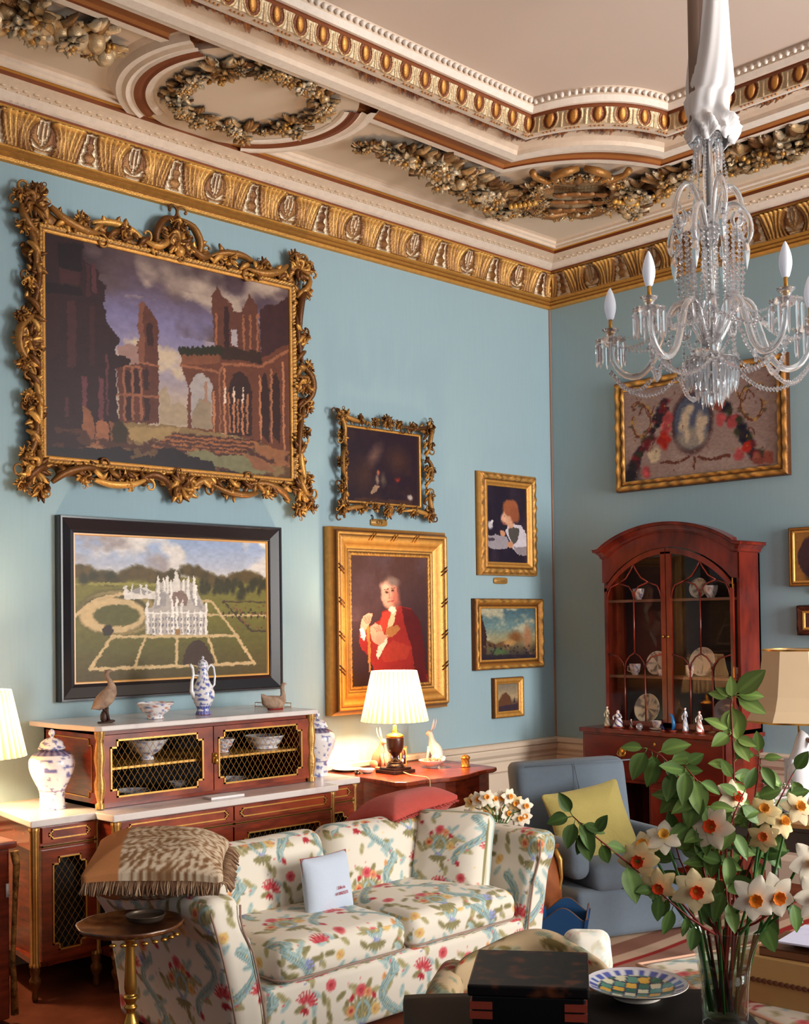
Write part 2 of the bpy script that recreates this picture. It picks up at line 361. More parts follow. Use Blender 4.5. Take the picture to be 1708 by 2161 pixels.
# faint stencilled relief on the white band and carved dentils
def along(path, a, step):
    p = path(a); seg = np.hypot(*(p[1:] - p[:-1]).T); s = np.concatenate([[0], np.cumsum(seg)]); return p, s
def sample(path, a, ts):
    p, s = along(path, a, 0); x = np.interp(ts, s, p[:, 0]); y = np.interp(ts, s, p[:, 1]); return x, y
def egg_and_dart():
    # parametrised on the reference path a=1.69 so that every offset keeps in step
    p, s = along(up_path, 1.69, 0); y_lo = 3.4; ts = np.arange(s[0] + y_lo, s[-1] - 3.2, .0055)
    idx = np.interp(ts, s, np.arange(len(p)))
    nv = 18; V = np.linspace(0, 1, nv)[None, :]; per = .135; U = ts[:, None] + 0 * V; x = (U / per) % 1 - .5
    egg = np.clip(1 - (x / .16) ** 2 - ((V - .60) / .46) ** 2, 0, 1) ** .5
    ring = np.exp(-(((np.sqrt((x / .33) ** 2 + ((V - .60) / .60) ** 2)) - 1) / .10) ** 2)
    dart = np.exp(-((np.abs(x) - .5) / .045) ** 2) * (V < .9)
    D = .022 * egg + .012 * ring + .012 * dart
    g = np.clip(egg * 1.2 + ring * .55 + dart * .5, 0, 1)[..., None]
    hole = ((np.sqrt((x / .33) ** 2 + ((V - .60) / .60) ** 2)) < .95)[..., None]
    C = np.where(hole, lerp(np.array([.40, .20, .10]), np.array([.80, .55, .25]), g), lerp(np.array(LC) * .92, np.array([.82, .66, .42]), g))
    P = np.zeros((len(ts), nv, 3))
    for j in range(nv):
        v = V[0, j]; aa = 1.678 + .038 * v
        # distance pushed out towards the room centre and down
        pp = up_path(aa); xx = np.interp(idx, np.arange(len(pp)), pp[:, 0]); yy = np.interp(idx, np.arange(len(pp)), pp[:, 1])
        q = up_path(aa + .01); dx = (np.interp(idx, np.arange(len(q)), q[:, 0]) - xx) / .01; dy = (np.interp(idx, np.arange(len(q)), q[:, 1]) - yy) / .01
        dn = np.hypot(dx, dy) + 1e-9; d = D[:, j] * .55
        P[:, j, 0] = xx + dx / dn * d * .7; P[:, j, 1] = yy + dy / dn * d * .7; P[:, j, 2] = 4.472 + .070 * v - d * .9
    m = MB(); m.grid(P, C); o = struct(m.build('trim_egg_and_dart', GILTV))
    # bead rows: white pearls on the ceiling edge, small dentils under the eggs
    m = MB(); m.dc = (.90, .86, .82); T = np.arange(3.5, s[-1] - 3.3, .040)
    ii = np.interp(T, s, np.arange(len(p)))
    q = up_path(1.778); X = np.interp(ii, np.arange(len(q)), q[:, 0]); Y = np.interp(ii, np.arange(len(q)), q[:, 1])
    for x, y in zip(X, Y): m.ball((x, y, 4.598), (.0135, .0135, .016), 6)
    struct(m.build('trim_pearls', COLRM))
    m = MB(); q = up_path(1.652); T = np.arange(3.5, s[-1] - 3.3, .022); ii = np.interp(T, s, np.arange(len(p)))
    X = np.interp(ii, np.arange(len(q)), q[:, 0]); Y = np.interp(ii, np.arange(len(q)), q[:, 1])
    for k, (x, y) in enumerate(zip(X, Y)):
        if k % 6 < 4: m.ball((x, y, 4.470), (.007, .007, .006), 5, (.72, .47, .25))
    struct(m.build('trim_small_beads', COLRM))
egg_and_dart()
def leaf_lace():
    """scrolled leaf tips along the recess behind the egg band"""
    m = MB(); rs = random.Random(3); p, s = along(up_path, 1.57, 0)
    t = 3.4
    while t < s[-1] - 3.3:
        i = np.interp(t, s, np.arange(len(p))); q = up_path(1.58); x = np.interp(i, np.arange(len(q)), q[:, 0]); y = np.interp(i, np.arange(len(q)), q[:, 1])
        q2 = up_path(1.50); x2 = np.interp(i, np.arange(len(q2)), q2[:, 0]); y2 = np.interp(i, np.arange(len(q2)), q2[:, 1])
        i3 = np.interp(t + .02, s, np.arange(len(p))); x3 = np.interp(i3, np.arange(len(q)), q[:, 0]); y3 = np.interp(i3, np.arange(len(q)), q[:, 1])
        d = Vector((x2 - x, y2 - y)); sd = Vector((x3 - x, y3 - y)).normalized(); L = rs.uniform(.45, 1.05) * (1.2 if int(t / .135) % 2 else .7)
        c = lerp((.40, .20, .11), (.70, .45, .24), rs.random())
        pts = [Vector((x, y, 4.505)), Vector((x + d.x * .5 * L + sd.x * .012, y + d.y * .5 * L + sd.y * .012, 4.50)), Vector((x + d.x * L + sd.x * rs.uniform(-.02, .03), y + d.y * L + sd.y * .02, 4.507))]
        m.tube(pts, [.016, .011, .004], 6, c, flat=.6)
        t += .018
    struct(m.build('trim_leaf_lace', GILTV))
leaf_lace()

# ------------------------------------------------------------------ roundels and plaster garlands
def roundel(cx, cy, ax, name):
    """disc let across the border, its ring cut by the long mouldings. ax 0: border runs along y"""
    m = MB(); cl = []
    for k in range(96):
        a = 2 * PI * k / 96; x = .585 * math.cos(a); y = .585 * math.sin(a)
        q = (min(max(cx + x, .30), 1.30), cy + y) if ax == 0 else (cx + x, -min(max(-cy - y, .30), 1.30))
        cl.append(q)
    m.prism(cl, lambda a, b: (a, b, 4.534), lambda a, b: (a, b, 4.60)); m.dc = CR
    struct(m.build(name + '_disc', CREAMP, smooth=False))
    m = MB()
    for rings in ([(.50, 4.532, CR), (.515, 4.522, WH), (.54, 4.522, WH), (.555, 4.53, BR_), (.575, 4.52, BR_), (.60, 4.52, BR_), (.612, 4.53, WH), (.64, 4.518, WH), (.66, 4.53, CR), (.69, 4.53, WH), (.71, 4.56, CR), (.74, 4.582, CR)],):
        A = np.linspace(0, 2 * PI, 241); keep = []
        for a in A[:-1]:
            u = (cx + .60 * math.cos(a)) if ax == 0 else (-cy - .60 * math.sin(a))
            keep.append(.345 < u < 1.17)
        runs = []; cur = []
        for k in range(480):
            if keep[k % 240]: cur.append(A[k % 240])
            elif cur:
                runs.append(cur); cur = []
        runs = [r for r in runs if len(r) > 5]; seen = set()
        for r in runs:
            key = (round(r[0], 2), round(r[-1], 2))
            if key in seen or len(r) > 235: continue
            seen.add(key)
            P = []; C = []
            for (r0, z0, c0), (r1, z1, c1) in zip(rings[:-1], rings[1:]):
                for rr, zz in ((r0, z0), (r1, z1)):
                    P.append([(cx + rr * math.cos(a), cy + rr * math.sin(a), zz) for a in r]); C.append([c1] * len(r))
            m.grid(np.array(P), np.array(C))
    struct(m.build(name + '_ring', COLRM, smooth=False))
roundel(.86, -3.545, 0, 'trim_roundel')

GA, GB, GC = (.40, .27, .16), (.68, .53, .34), (.86, .78, .66)
def orn_col(rs, t=None):
    t = rs.random() if t is None else t
    return tuple(lerp(GA, GB, min(1, t * 1.4))) if t < .55 else tuple(lerp(GB, GC, (t - .55) / .45))
def leaf(m, base, d, nrm, L, w, rs, col):
    """lobed, cupped plaster leaf"""
    d = Vector(d).normalized(); nrm = Vector(nrm).normalized(); s = d.cross(nrm).normalized(); n = 7; P = np.zeros((n, 5, 3)); C = np.zeros((n, 5, 3)); base = Vector(base)
    curl = rs.uniform(.1, .5)
    for i in range(n):
        t = i / (n - 1); wd = w * math.sin(PI * min(1, t * .92 + .08)) ** .7 * (1 + .25 * (i % 2)) * .5 + .0005
        for j in range(5):
            q = (j - 2) / 2; h = (.35 * L * curl * math.sin(t * PI) + .25 * w * (1 - abs(q)) - .1 * w * abs(q)); 
            P[i, j] = base + d * (L * t - abs(q) * wd * .3) + s * wd * q + nrm * h
            C[i, j] = np.array(col) * (1.15 if j == 2 else (.75 if abs(q) > .9 else .95))
    m.grid(P, np.clip(C, 0, 1)); m.grid(P - np.array(nrm) * .004, np.clip(C * .7, 0, 1), flip=True)
def flower(m, c, nrm, r, rs, pet=6, col=None):
    nrm = Vector(nrm).normalized(); a = nrm.orthogonal().normalized(); b = nrm.cross(a); c = Vector(c); col = col or orn_col(rs, rs.uniform(.5, 1)); o = rs.random() * 6
    for layer, (rr, hh) in enumerate(((1, .2), (.62, .42))):
        for k in range(pet):
            an = o + 2 * PI * (k + .5 * layer) / pet; d = a * math.cos(an) + b * math.sin(an)
            leaf(m, c + nrm * r * hh * .6 + d * r * .08, d + nrm * (.15 + .5 * layer), nrm, r * rr * 1.05, r * rr * .78, rs, tuple(np.array(col) * rs.uniform(.75, 1.05)))
    m.ball(c + nrm * r * .55, r * .24, 6, (.72, .52, .26))
def cluster(m, c, size, rs, nrm=(0, 0, -1), fruit=.25, dens=1.0):
    c = Vector(c); nv = Vector(nrm); a = nv.orthogonal().normalized(); b = nv.cross(a)
    for k in range(int(12 * dens)):
        an = rs.random() * 2 * PI; d = a * math.cos(an) + b * math.sin(an); rr = size * rs.uniform(.05, .6)
        leaf(m, c + d * rr * .6 + nv * .008, d, nv, size * rs.uniform(.5, .85), size * rs.uniform(.25, .4), rs, orn_col(rs))
    for k in range(int(4 * dens)):
        an = rs.random() * 2 * PI; rr = size * rs.uniform(0, .5); q = c + (a * math.cos(an) + b * math.sin(an)) * rr + nv * size * rs.uniform(.15, .42)
        if rs.random() < fruit: m.ball(q, size * rs.uniform(.2, .3), 9, orn_col(rs, rs.uniform(.6, .95)))
        elif rs.random() < .25:
            for g in range(7): m.ball(q + Vector([rs.uniform(-1, 1) * size * .18 for _ in range(3)]), size * .085, 6, (.74, .55, .28))
        else: flower(m, q, (nv + Vector((rs.uniform(-.5, .5), rs.uniform(-.5, .5), 0))), size * rs.uniform(.28, .42), rs)
def garland(name, label, pts, sizes, seed, fruit=.2, step=.085, z=4.552):
    rs = random.Random(seed); o = (pts[len(pts) // 2][0], pts[len(pts) // 2][1], z); m = MB(o)
    P = [Vector((x, y, z)) for x, y in pts]; L = 0
    for i in range(len(P) - 1):
        d = (P[i + 1] - P[i]).length; n = max(1, round(d / step))
        for k in range(n):
            t = k / n; cluster(m, P[i].lerp(P[i + 1], t) + Vector((rs.uniform(-.015, .015), rs.uniform(-.015, .015), 0)), sizes[i] * (1 - t) + sizes[i + 1] * t, rs, fruit=fruit)
    ob = m.build(name, GILTV, loc=o); return tag(ob, label, 'ornament', 'plaster garlands on the ceiling border')
wr = [(.90 + .372 * math.cos(a), -3.56 + .372 * math.sin(a)) for a in np.linspace(0, 2 * PI, 25)]
o = garland('plaster_wreath', 'round wreath of gilded plaster flowers on the ceiling roundel', wr, [.13, .08, .10, .14, .08, .12, .08, .13, .11, .08, .14, .10, .08, .13, .10, .08, .14, .10, .08, .12, .13, .08, .12, .10, .13], 5, fruit=.08, z=4.528)
garland('plaster_garland', 'gilded fruit and flower garland on the ceiling, left of the wreath', [(.82, -4.40), (.93, -4.52), (.86, -4.68), (.93, -4.84), (.84, -5.0), (.90, -5.3)], [.13, .19, .20, .21, .19, .19], 11, fruit=.5)
garland('plaster_garland', 'gilded plaster garland on the ceiling between the wreath and the corner shield', [(.79, -2.70), (.86, -2.56), (.90, -2.40), (.88, -2.15), (.85, -1.90), (.82, -1.66), (.78, -1.50), (.74, -1.34), (.70, -1.20)], [.07, .12, .17, .19, .19, .18, .19, .18, .13], 21)
garland('plaster_garland', 'gilded plaster garland on the ceiling running right of the corner shield', [(1.36, -.88), (1.46, -.95), (1.62, -.86), (1.80, -.95), (2.0, -.92), (2.25, -.90), (2.5, -.88), (2.75, -.90)], [.13, .18, .19, .18, .14, .20, .21, .20], 31)
def cartouche():
    rs = random.Random(8); o = (1.12, -1.12, 4.575); m = MB(o); c = Vector(o); dg = Vector((1, -1, 0)).normalized(); sd = Vector((1, 1, 0)).normalized(); dn = Vector((0, 0, -1))
    def P(a, b, h=0.): return c + sd * a + dg * b + dn * h      # a: across, b: towards the room
    P_ = np.zeros((18, 22, 3)); C_ = np.zeros((18, 22, 3))
    for i in range(18):
        for j in range(22):
            u = -1 + 2 * i / 17; v = -1 + 2 * j / 21; rr = math.hypot(u * (1 - .12 * v), v)
            P_[i, j] = P(u * .21 * math.sqrt(1 - .45 * v * v), v * .27, .055 * (1 - min(1, rr * .72) ** 2) + .02 * math.sin(v * 9))
            s_ = math.sin((v + .1 * math.sin(u * 3)) * 13); C_[i, j] = lerp((.52, .38, .24), (.74, .64, .50), .5 + .5 * s_)
    m.grid(P_, C_); m.grid(P_, C_, flip=True)
    for s in (-1, 1):
        m.tube([P(s * .02, .44, .02), P(s * .10, .46, .05), P(s * .17, .40, .05), P(s * .14, .34, .05), P(s * .2, .30, .05), P(s * .28, .36, .04), P(s * .30, .42, .03)], [.02, .028, .024, .02, .024, .02, .024], 8, (.66, .46, .24))
        m.tube([P(s * .2, .3, .04), P(s * .26, .15, .06), P(s * .24, 0, .05), P(s * .28, -.12, .05), P(s * .2, -.26, .05), P(s * .1, -.33, .05), P(0, -.30, .04)], [.02, .035, .03, .03, .035, .03, .02], 8, (.58, .40, .22))
        for k in range(8): cluster(m, P(s * (.24 + .05 * math.sin(k)), .24 - k * .07, .03), .09, rs)
        for k in range(4): cluster(m, P(s * (.05 + .05 * k), -.34 + .02 * k, .02), .09, rs)
        for k in range(5): cluster(m, P(s * (.05 + .045 * k), .36 - .02 * k, .03), .07, rs)
        for k in range(4): cluster(m, P(s * (.33 + .04 * k), .05 - .11 * k, .03), .13, rs)
        for k in range(6): m.ball(P(s * (.26 + .03 * k), .10 - .012 * k, .11), .02, 7, (.86, .66, .34))
    for k in range(7): leaf(m, P(-.12 + .04 * k, .27, .05), sd * (-.6 + .2 * k) + dg, dn, .12, .05, rs, (.66, .45, .22))
    for b in (.1, -.04, -.18):
        for k in range(4): leaf(m, P(-.14 + .09 * k, b, .06), sd + dg * .1, dn, .09, .05, rs, (.62, .42, .24))
    tag(m.build('plaster_shield', GILTV, loc=o), 'carved gilded shield with scrolls on the ceiling above the room corner', 'ornament')
cartouche()
def band_relief():
    m = MB(); m.dc = (.86, .77, .66)
    for side in (0, 1):
        t = .3; k = 0
        while t < (6.4 if side == 0 else 3.4):
            a = .222 + (.010, -.008, .010, -.008)[k % 4]; z = 4.499 + (a - .222) * .35; s_ = (.011, .006, .014, .006)[k % 4]
            m.ball((a, -t, z) if side == 0 else (t, -a, z), (s_, s_ * 1.4, .005) if side == 0 else (s_ * 1.4, s_, .005), 6); t += .030; k += 1
    struct(m.build('trim_band_relief', COLRM))
band_relief()
# ------------------------------------------------------------------ pictures
def homog(q):
    """maps sketch coordinates inside quad q (tl, tr, br, bl) to picture coordinates 0..1"""
    A = []; B = []
    for (x, y), (u, v) in zip(q, ((0, 0), (1, 0), (1, 1), (0, 1))):
        A.append([x, y, 1, 0, 0, 0, -u * x, -u * y]); B.append(u); A.append([0, 0, 0, x, y, 1, -v * x, -v * y]); B.append(v)
    h = np.linalg.solve(np.array(A, float), np.array(B, float)); H = np.append(h, 1).reshape(3, 3)
    def f(*p):
        out = []
        for i in range(0, len(p), 2):
            w = H @ np.array([p[i], p[i + 1], 1.0]); out.append((w[0] / w[2], w[1] / w[2]))
        return out
    return f
def c8(*c): return np.array(c) / 255.
def paint_canvas(img, hw, hh, y, parent, org=None):
    h, w = img.h, img.w; x = np.linspace(-hw, hw, w); z = np.linspace(hh, -hh, h); X, Z = np.meshgrid(x, z)
    P = np.stack([X, np.full_like(X, y), Z], -1); m = MB(); m.grid(P, img.a, flip=True)
    return m.build('canvas', OILP, parent)
def moulding(iw, ih, prof, step=.02, orn=None):
    """prof: (distance outwards from the opening, height off the wall, colour). orn(s, k, side) -> extra height, brightness"""
    ow = iw + prof[-1][0]; oh = ih + prof[-1][0]; m = MB()
    for side in range(4):
        L = 2 * (ow if side % 2 == 0 else oh); n = max(2, int(L / step)) ; t = np.linspace(-1, 1, n)
        P = np.zeros((len(prof), n, 3)); C = np.zeros((len(prof), n, 3))
        for k, (d, h, c) in enumerate(prof):
            a = (iw + d, ih + d); hx = h; br = np.ones(n)
            if orn:
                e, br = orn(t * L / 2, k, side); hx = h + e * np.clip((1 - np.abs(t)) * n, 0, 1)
            xs, zs = ((t * a[0], np.full(n, a[1])), (np.full(n, a[0]), -t * a[1]), (-t * a[0], np.full(n, -a[1])), (np.full(n, -a[0]), t * a[1]))[side]
            P[k, :, 0] = xs; P[k, :, 1] = -hx; P[k, :, 2] = zs; C[k] = np.clip(np.array(c)[None] * np.reshape(br, (-1, 1)), 0, 1)
        m.grid(P, C, flip=False)
    return m
def picture(name, label, side, c, z, cat='painting', group=None):
    loc = (0.0, c, z) if side == 0 else (c, 0.0, z)
    return thing(name, label, cat, loc, R(90) if side == 0 else 0, group)
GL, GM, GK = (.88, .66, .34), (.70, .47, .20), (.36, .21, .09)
BACKB = mat('picture_back', (.2, .15, .1), .9)

def scroll_tube(m, pts, r0, r1=None, n=7, c=GM, vol=0, flat=.8):
    """tapered S/C scroll through pts, ending in a volute that curls by vol turns"""
    P = [Vector(p) for p in pts]; out = []
    K = 26
    for i in range(K + 1):                       # Catmull-Rom
        t = i / K * (len(P) - 1); j = min(int(t), len(P) - 2); f = t - j
        a, b_, c_, d = P[max(j - 1, 0)], P[j], P[j + 1], P[min(j + 2, len(P) - 1)]
        out.append(.5 * ((2 * b_) + (c_ - a) * f + (2 * a - 5 * b_ + 4 * c_ - d) * f * f + (3 * b_ - a - 3 * c_ + d) * f ** 3))
    rad = [r0 * (.55 + .9 * math.sin(PI * min(1, (i / K) * .9 + .1))) for i in range(K + 1)]
    if vol:
        e = out[-1]; t = (out[-1] - out[-2]).normalized(); s = 1 if vol > 0 else -1; ang = math.atan2(t.z, t.x); R0 = r0 * 2.6; nn = int(abs(vol) * 16)
        x, z = e.x, e.z; rr = rad[-1]
        for k in range(nn):
            f = k / nn; ang += s * 2 * PI / 16 * 1.05; st = R0 * (1 - f * .75) * .36
            x += math.cos(ang) * st; z += math.sin(ang) * st; out.append(Vector((x, e.y - .3 * r0 * f, z))); rad.append(rr * (1 - .45 * f))
        m.ball(out[-1], rad[-1] * 1.7, 7, c)
    m.tube(out, rad, n, c, flat=flat)
def rleaf(m, p, ang, L, w, rs, c, y=-.05):
    leaf(m, (p[0], y, p[1]), (math.cos(ang), rs.uniform(-.5, -.1), math.sin(ang)), (0, -1, 0), L, w, rs, c)
def rococo(iw, ih, spec, seed, dk=1.0):
    """pierced carved frame: chain of scrolls along an outline. spec: list of (x,z) outline points for scroll ends"""
    rs = random.Random(seed); m = MB()
    def col(): return tuple(np.array(lerp(GK, GL, rs.random() ** 1.2)) * dk)
    for kind, a in spec:
        if kind == 's':
            (x0, z0), (x1, z1), bul, r, vol = a; dx, dz = x1 - x0, z1 - z0; L = math.hypot(dx, dz); nx, nz = -dz / L, dx / L
            y = -rs.uniform(.05, .075)
            scroll_tube(m, [(x0, y, z0), (x0 + dx * .3 + nx * bul, y - .015, z0 + dz * .3 + nz * bul), (x0 + dx * .7 + nx * bul, y - .015, z0 + dz * .7 + nz * bul), (x1, y, z1)], r, c=col(), vol=vol)
            nl = max(2, int(L / .05))
            for k in range(nl):
                t = (k + rs.random()) / nl; b_ = bul * math.sin(PI * t) * 1.1; s = rs.choice((-1, 1, 1))
                rleaf(m, (x0 + dx * t + nx * b_, z0 + dz * t + nz * b_), math.atan2(nz * s, nx * s) + rs.uniform(-.9, .9), r * rs.uniform(2.2, 3.8), r * rs.uniform(1.3, 2), rs, col(), y=-rs.uniform(.045, .08))
        elif kind == 'c':
            (x, z), sz = a
            for k in range(15):
                an = 2 * PI * k / 15 + rs.uniform(-.2, .2); rleaf(m, (x, z), an, sz * rs.uniform(.7, 1.1), sz * .32, rs, col(), y=-.06)
            for k in range(7): m.ball((x + rs.uniform(-.4, .4) * sz, -.07 - rs.random() * .02, z + rs.uniform(-.4, .4) * sz), sz * rs.uniform(.1, .2), 7, col())
            for k in range(5):
                an = rs.random() * 6.28; scroll_tube(m, [(x, -.08, z), (x + math.cos(an) * sz * .5, -.1, z + math.sin(an) * sz * .5), (x + math.cos(an + .9) * sz * .75, -.075, z + math.sin(an + .9) * sz * .75)], sz * .10, c=col(), vol=rs.choice((-.7, .7)))
        elif kind == 'f':
            (x, z), ang, sz, n = a                     # shell fan
            for k in range(n):
                an = ang + (k - (n - 1) / 2) * 2.2 / n; L = sz * (1 - .25 * abs(k - (n - 1) / 2) / n * 2)
                m.tube([(x, -.05, z), (x + math.cos(an) * L * .5, -.085, z + math.sin(an) * L * .5), (x + math.cos(an) * L, -.065, z + math.sin(an) * L)], [sz * .04, sz * .09, sz * .07], 6, col())
            m.ball((x, -.08, z), sz * .2, 8, col())
    return m
def rail_orn(rs_seed, ks, amp, freq, dkn=.35):
    rs = np.random.RandomState(rs_seed)
    def f(s, k, side):
        if k in ks:
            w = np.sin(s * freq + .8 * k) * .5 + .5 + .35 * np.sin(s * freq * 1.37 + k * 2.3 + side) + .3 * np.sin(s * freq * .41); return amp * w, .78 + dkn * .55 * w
        return 0 * s, 1 + 0 * s
    return f

# --- 1 ruins in the great rococo frame
def big_painting():
    q = homog([(235, 345), (1455, 620), (1452, 1562), (235, 1450)]); I = Img(330, 236, seed=4, asp=1.39)
    I.vgrad([(0, c8(72, 56, 60)), (.12, c8(88, 74, 86)), (.3, c8(118, 116, 152)), (.5, c8(140, 138, 160)), (.7, c8(172, 160, 140)), (.85, c8(176, 160, 125)), (1, c8(110, 95, 60))])
    I.clouds(4, c8(172, 160, 142), .52, .66); I.clouds(3, c8(86, 72, 74), .50, .68, 0, .35); I.clouds(6, c8(190, 178, 150), .60, .72, .2, .7)
    I.clouds(3, c8(60, 46, 52), .38, .60, 0, .13)
    dk, md, lt = c8(46, 27, 32), c8(88, 52, 42), c8(146, 96, 66)
    I.poly(q(590, 915, 640, 890, 700, 915, 700, 1000, 600, 1000), c8(150, 122, 112))
    for a in ((800, 1130, 850, 1290), (850, 1200, 935, 1290), (960, 1190, 1060, 1300)): I.poly(q(a[0], a[1], (a[0] + a[2]) / 2, a[1] - 30, a[2], a[1] + 10, a[2], a[3], a[0], a[3]), c8(158, 146, 118))
    I.poly(q(580, 1275, 940, 1300, 1455, 1400, 1452, 1562, 235, 1450, 235, 1390), c8(128, 108, 70))
    I.clouds(14, c8(92, 66, 44), .5, .6, .82, 1)
    I.poly(q(640, 1300, 900, 1305, 860, 1370, 760, 1400, 650, 1360), c8(150, 130, 84))
    # slim curved ruin
    tower = q(700, 700, 718, 685, 750, 715, 790, 770, 802, 830, 790, 875, 797, 970, 795, 1285, 600, 1280, 588, 1000, 700, 990, 690, 900, 702, 850, 690, 800, 702, 770); I.poly(tower, md)
    I.poly(q(700, 700, 718, 685, 735, 705, 720, 760, 730, 880, 720, 980, 700, 985, 692, 900, 703, 850, 692, 800, 702, 770), c8(118, 76, 58))
    for x in (618, 660, 700): I.poly(q(x, 1010, x + 14, 1010, x + 14, 1270, x, 1270), c8(140, 92, 68))
    for x0, z0, z1 in ((630, 1030, 1130), (672, 1030, 1130), (634, 1160, 1265), (720, 1020, 1120), (722, 1150, 1270), (740, 800, 900)): I.poly(q(x0, z0, x0 + 14, z0 - 14, x0 + 28, z0, x0 + 28, z1, x0, z1), c8(52, 30, 32))
    I.line(q(590, 1000, 700, 1010), .004, c8(150, 100, 72)); I.line(q(592, 1140, 795, 1150), .004, c8(140, 92, 66)); I.line(q(700, 985, 795, 1000), .004, c8(150, 100, 72))
    # left dark masses
    I.poly(q(235, 345, 432, 390, 430, 480, 470, 510, 500, 530, 505, 575, 540, 610, 528, 700, 545, 790, 605, 865, 575, 940, 655, 960, 650, 1000, 585, 1010, 590, 1240, 610, 1290, 640, 1370, 600, 1400, 235, 1460), dk)
    for a, c in (((240, 640, 298, 965), .9), ((345, 675, 388, 1010), 1.25), ((310, 520, 410, 600), 1.2), ((470, 500, 490, 640), 1.6), ((440, 500, 462, 660), 1.2), ((415, 1050, 440, 1340), 1.9), ((500, 1060, 522, 1300), 1.9), ((536, 940, 548, 1240), 1.7), ((455, 700, 480, 1000), 1.1), ((335, 1150, 350, 1250), 1.4)):
        I.poly(q(a[0], a[1], a[2], a[1] + 8, a[2], a[3], a[0], a[3]), np.clip(dk * c + c8(8, 3, 0), 0, 1))
    I.poly(q(418, 1200, 450, 1210, 480, 1290, 480, 1400, 440, 1400, 415, 1340), lt * .9); I.poly(q(485, 1270, 540, 1270, 555, 1390, 480, 1390), lt); I.poly(q(548, 1270, 590, 1290, 590, 1380, 560, 1380), lt * .85)
    I.poly(q(430, 1395, 640, 1380, 640, 1405, 440, 1420), c8(150, 105, 70)); I.poly(q(235, 590, 420, 620, 430, 660, 235, 640), c8(30, 18, 26)); I.poly(q(300, 400, 420, 400, 420, 540, 300, 520), c8(28, 17, 26))
    # right ruin
    I.poly(q(1060, 665, 1095, 600, 1118, 655, 1165, 690, 1170, 735, 1210, 725, 1255, 640, 1292, 705, 1310, 960, 1078, 935), c8(92, 56, 44))
    for x in (1080, 1215, 1250, 1285): I.poly(q(x, 740, x + 10, 740, x + 10, 930, x, 930), lt)
    I.poly(q(1160, 820, 1188, 820, 1188, 905, 1160, 900), c8(170, 165, 165)); I.poly(q(1125, 700, 1150, 700, 1150, 920, 1125, 920), c8(50, 28, 30))
    I.poly(q(1300, 720, 1340, 690, 1380, 700, 1455, 640, 1455, 900, 1310, 960), c8(60, 36, 38))
    I.poly(q(905, 930, 1100, 930, 1110, 960, 1310, 960, 1452, 880, 1455, 1470, 1410, 1430, 1290, 1370, 1110, 1330, 935, 1310, 940, 1100, 908, 1000), c8(98, 58, 42))
    I.poly(q(905, 935, 1100, 945, 1100, 985, 910, 1000), c8(120, 76, 52)); I.poly(q(1100, 900, 1310, 930, 1310, 985, 1110, 965), c8(52, 34, 28))
    for k in range(26): x = 905 + k * 8; I.ell(*q(x, 925 + 8 * math.sin(k * 2.1))[0], .010, .018, c8(38, 38, 24))
    I.poly(q(952, 1090, 965, 1055, 990, 1035, 1015, 1035, 1045, 1060, 1060, 1100, 1060, 1312, 955, 1305), c8(160, 158, 152))
    I.poly(q(960, 1230, 1000, 1160, 1030, 1170, 1058, 1180, 1060, 1312, 956, 1306), c8(140, 128, 104)); I.poly(q(1022, 1080, 1035, 1080, 1040, 1180, 1020, 1180), c8(150, 120, 100))
    for cx in (1200, 1325, 1380):
        w = 60 if cx == 1200 else 20
        I.poly(q(cx - w, 1120, cx - w * .6, 1050, cx, 1025, cx + w * .6, 1055, cx + w, 1125, cx + w, 1345 if w > 30 else 1380, cx - w, 1340), c8(50, 29, 28))
    for x, z0, z1, c in ((1065, 1120, 1320, 1), (1095, 1010, 1330, .8), (1118, 1010, 1370, 1), (1140, 1130, 1330, .9), (1162, 1130, 1330, 1), (1182, 1160, 1330, .9), (1205, 1160, 1335, 1), (1230, 1140, 1335, .9), (1295, 1040, 1360, 1), (1352, 1010, 1380, .9), (1412, 980, 1440, 1)):
        I.poly(q(x, z0, x + 9, z0, x + 9, z1, x, z1), c8(172, 118, 80) * c)
    for x in (1120, 1165, 1208): I.poly(q(x, 1110, x + 4, 1095, x + 8, 1110, x + 8, 1180, x, 1180), c8(215, 200, 175))
    I.line(q(905, 1000, 950, 1010, 1000, 1010, 1100, 1030, 1115, 1000), .004, lt); I.line(q(1110, 985, 1310, 1000, 1452, 915), .005, lt)
    # terrace, pool and shadows in front
    for k in range(9): y = 1335 + k * 9; I.line(q(860 - 14 * k, y, 1290 - 10 * k, y + 35), .0045, c8(150, 98, 60) if k % 2 else c8(70, 42, 36))
    I.poly(q(1260, 1380, 1455, 1420, 1452, 1500, 1310, 1480), c8(140, 96, 62)); I.clouds(22, c8(74, 46, 38), .52, .6, .86, 1)
    I.poly(q(930, 1420, 1030, 1415, 1090, 1440, 1200, 1440, 1290, 1480, 1330, 1530, 1240, 1535, 1100, 1500, 960, 1450), c8(118, 118, 84)); I.poly(q(1220, 1430, 1320, 1460, 1380, 1530, 1260, 1500), c8(132, 90, 62))
    I.poly(q(235, 1400, 430, 1405, 600, 1400, 700, 1420, 780, 1440, 800, 1400, 870, 1405, 940, 1440, 1060, 1470, 1070, 1510, 1180, 1520, 1290, 1562, 235, 1455), c8(34, 25, 32))
    for k in range(10): I.ell(*q(640 + k * 14 + 10 * math.sin(k), 1405 + 40 * abs(math.sin(k * 1.7)))[0], .012, .008, c8(96, 74, 50))
    I.ell(*q(600, 1330)[0], .03, .05, c8(50, 40, 26)); I.grain(.16, 50); I.a *= np.array([.98, .93, .95]); return I
P1 = picture('rococo_framed_painting', 'large painting of classical ruins in a pierced carved gilt frame', 0, -3.48, 3.267)
iw, ih = .825, .597
paint_canvas(big_painting(), iw + .005, ih + .005, -.045, P1)
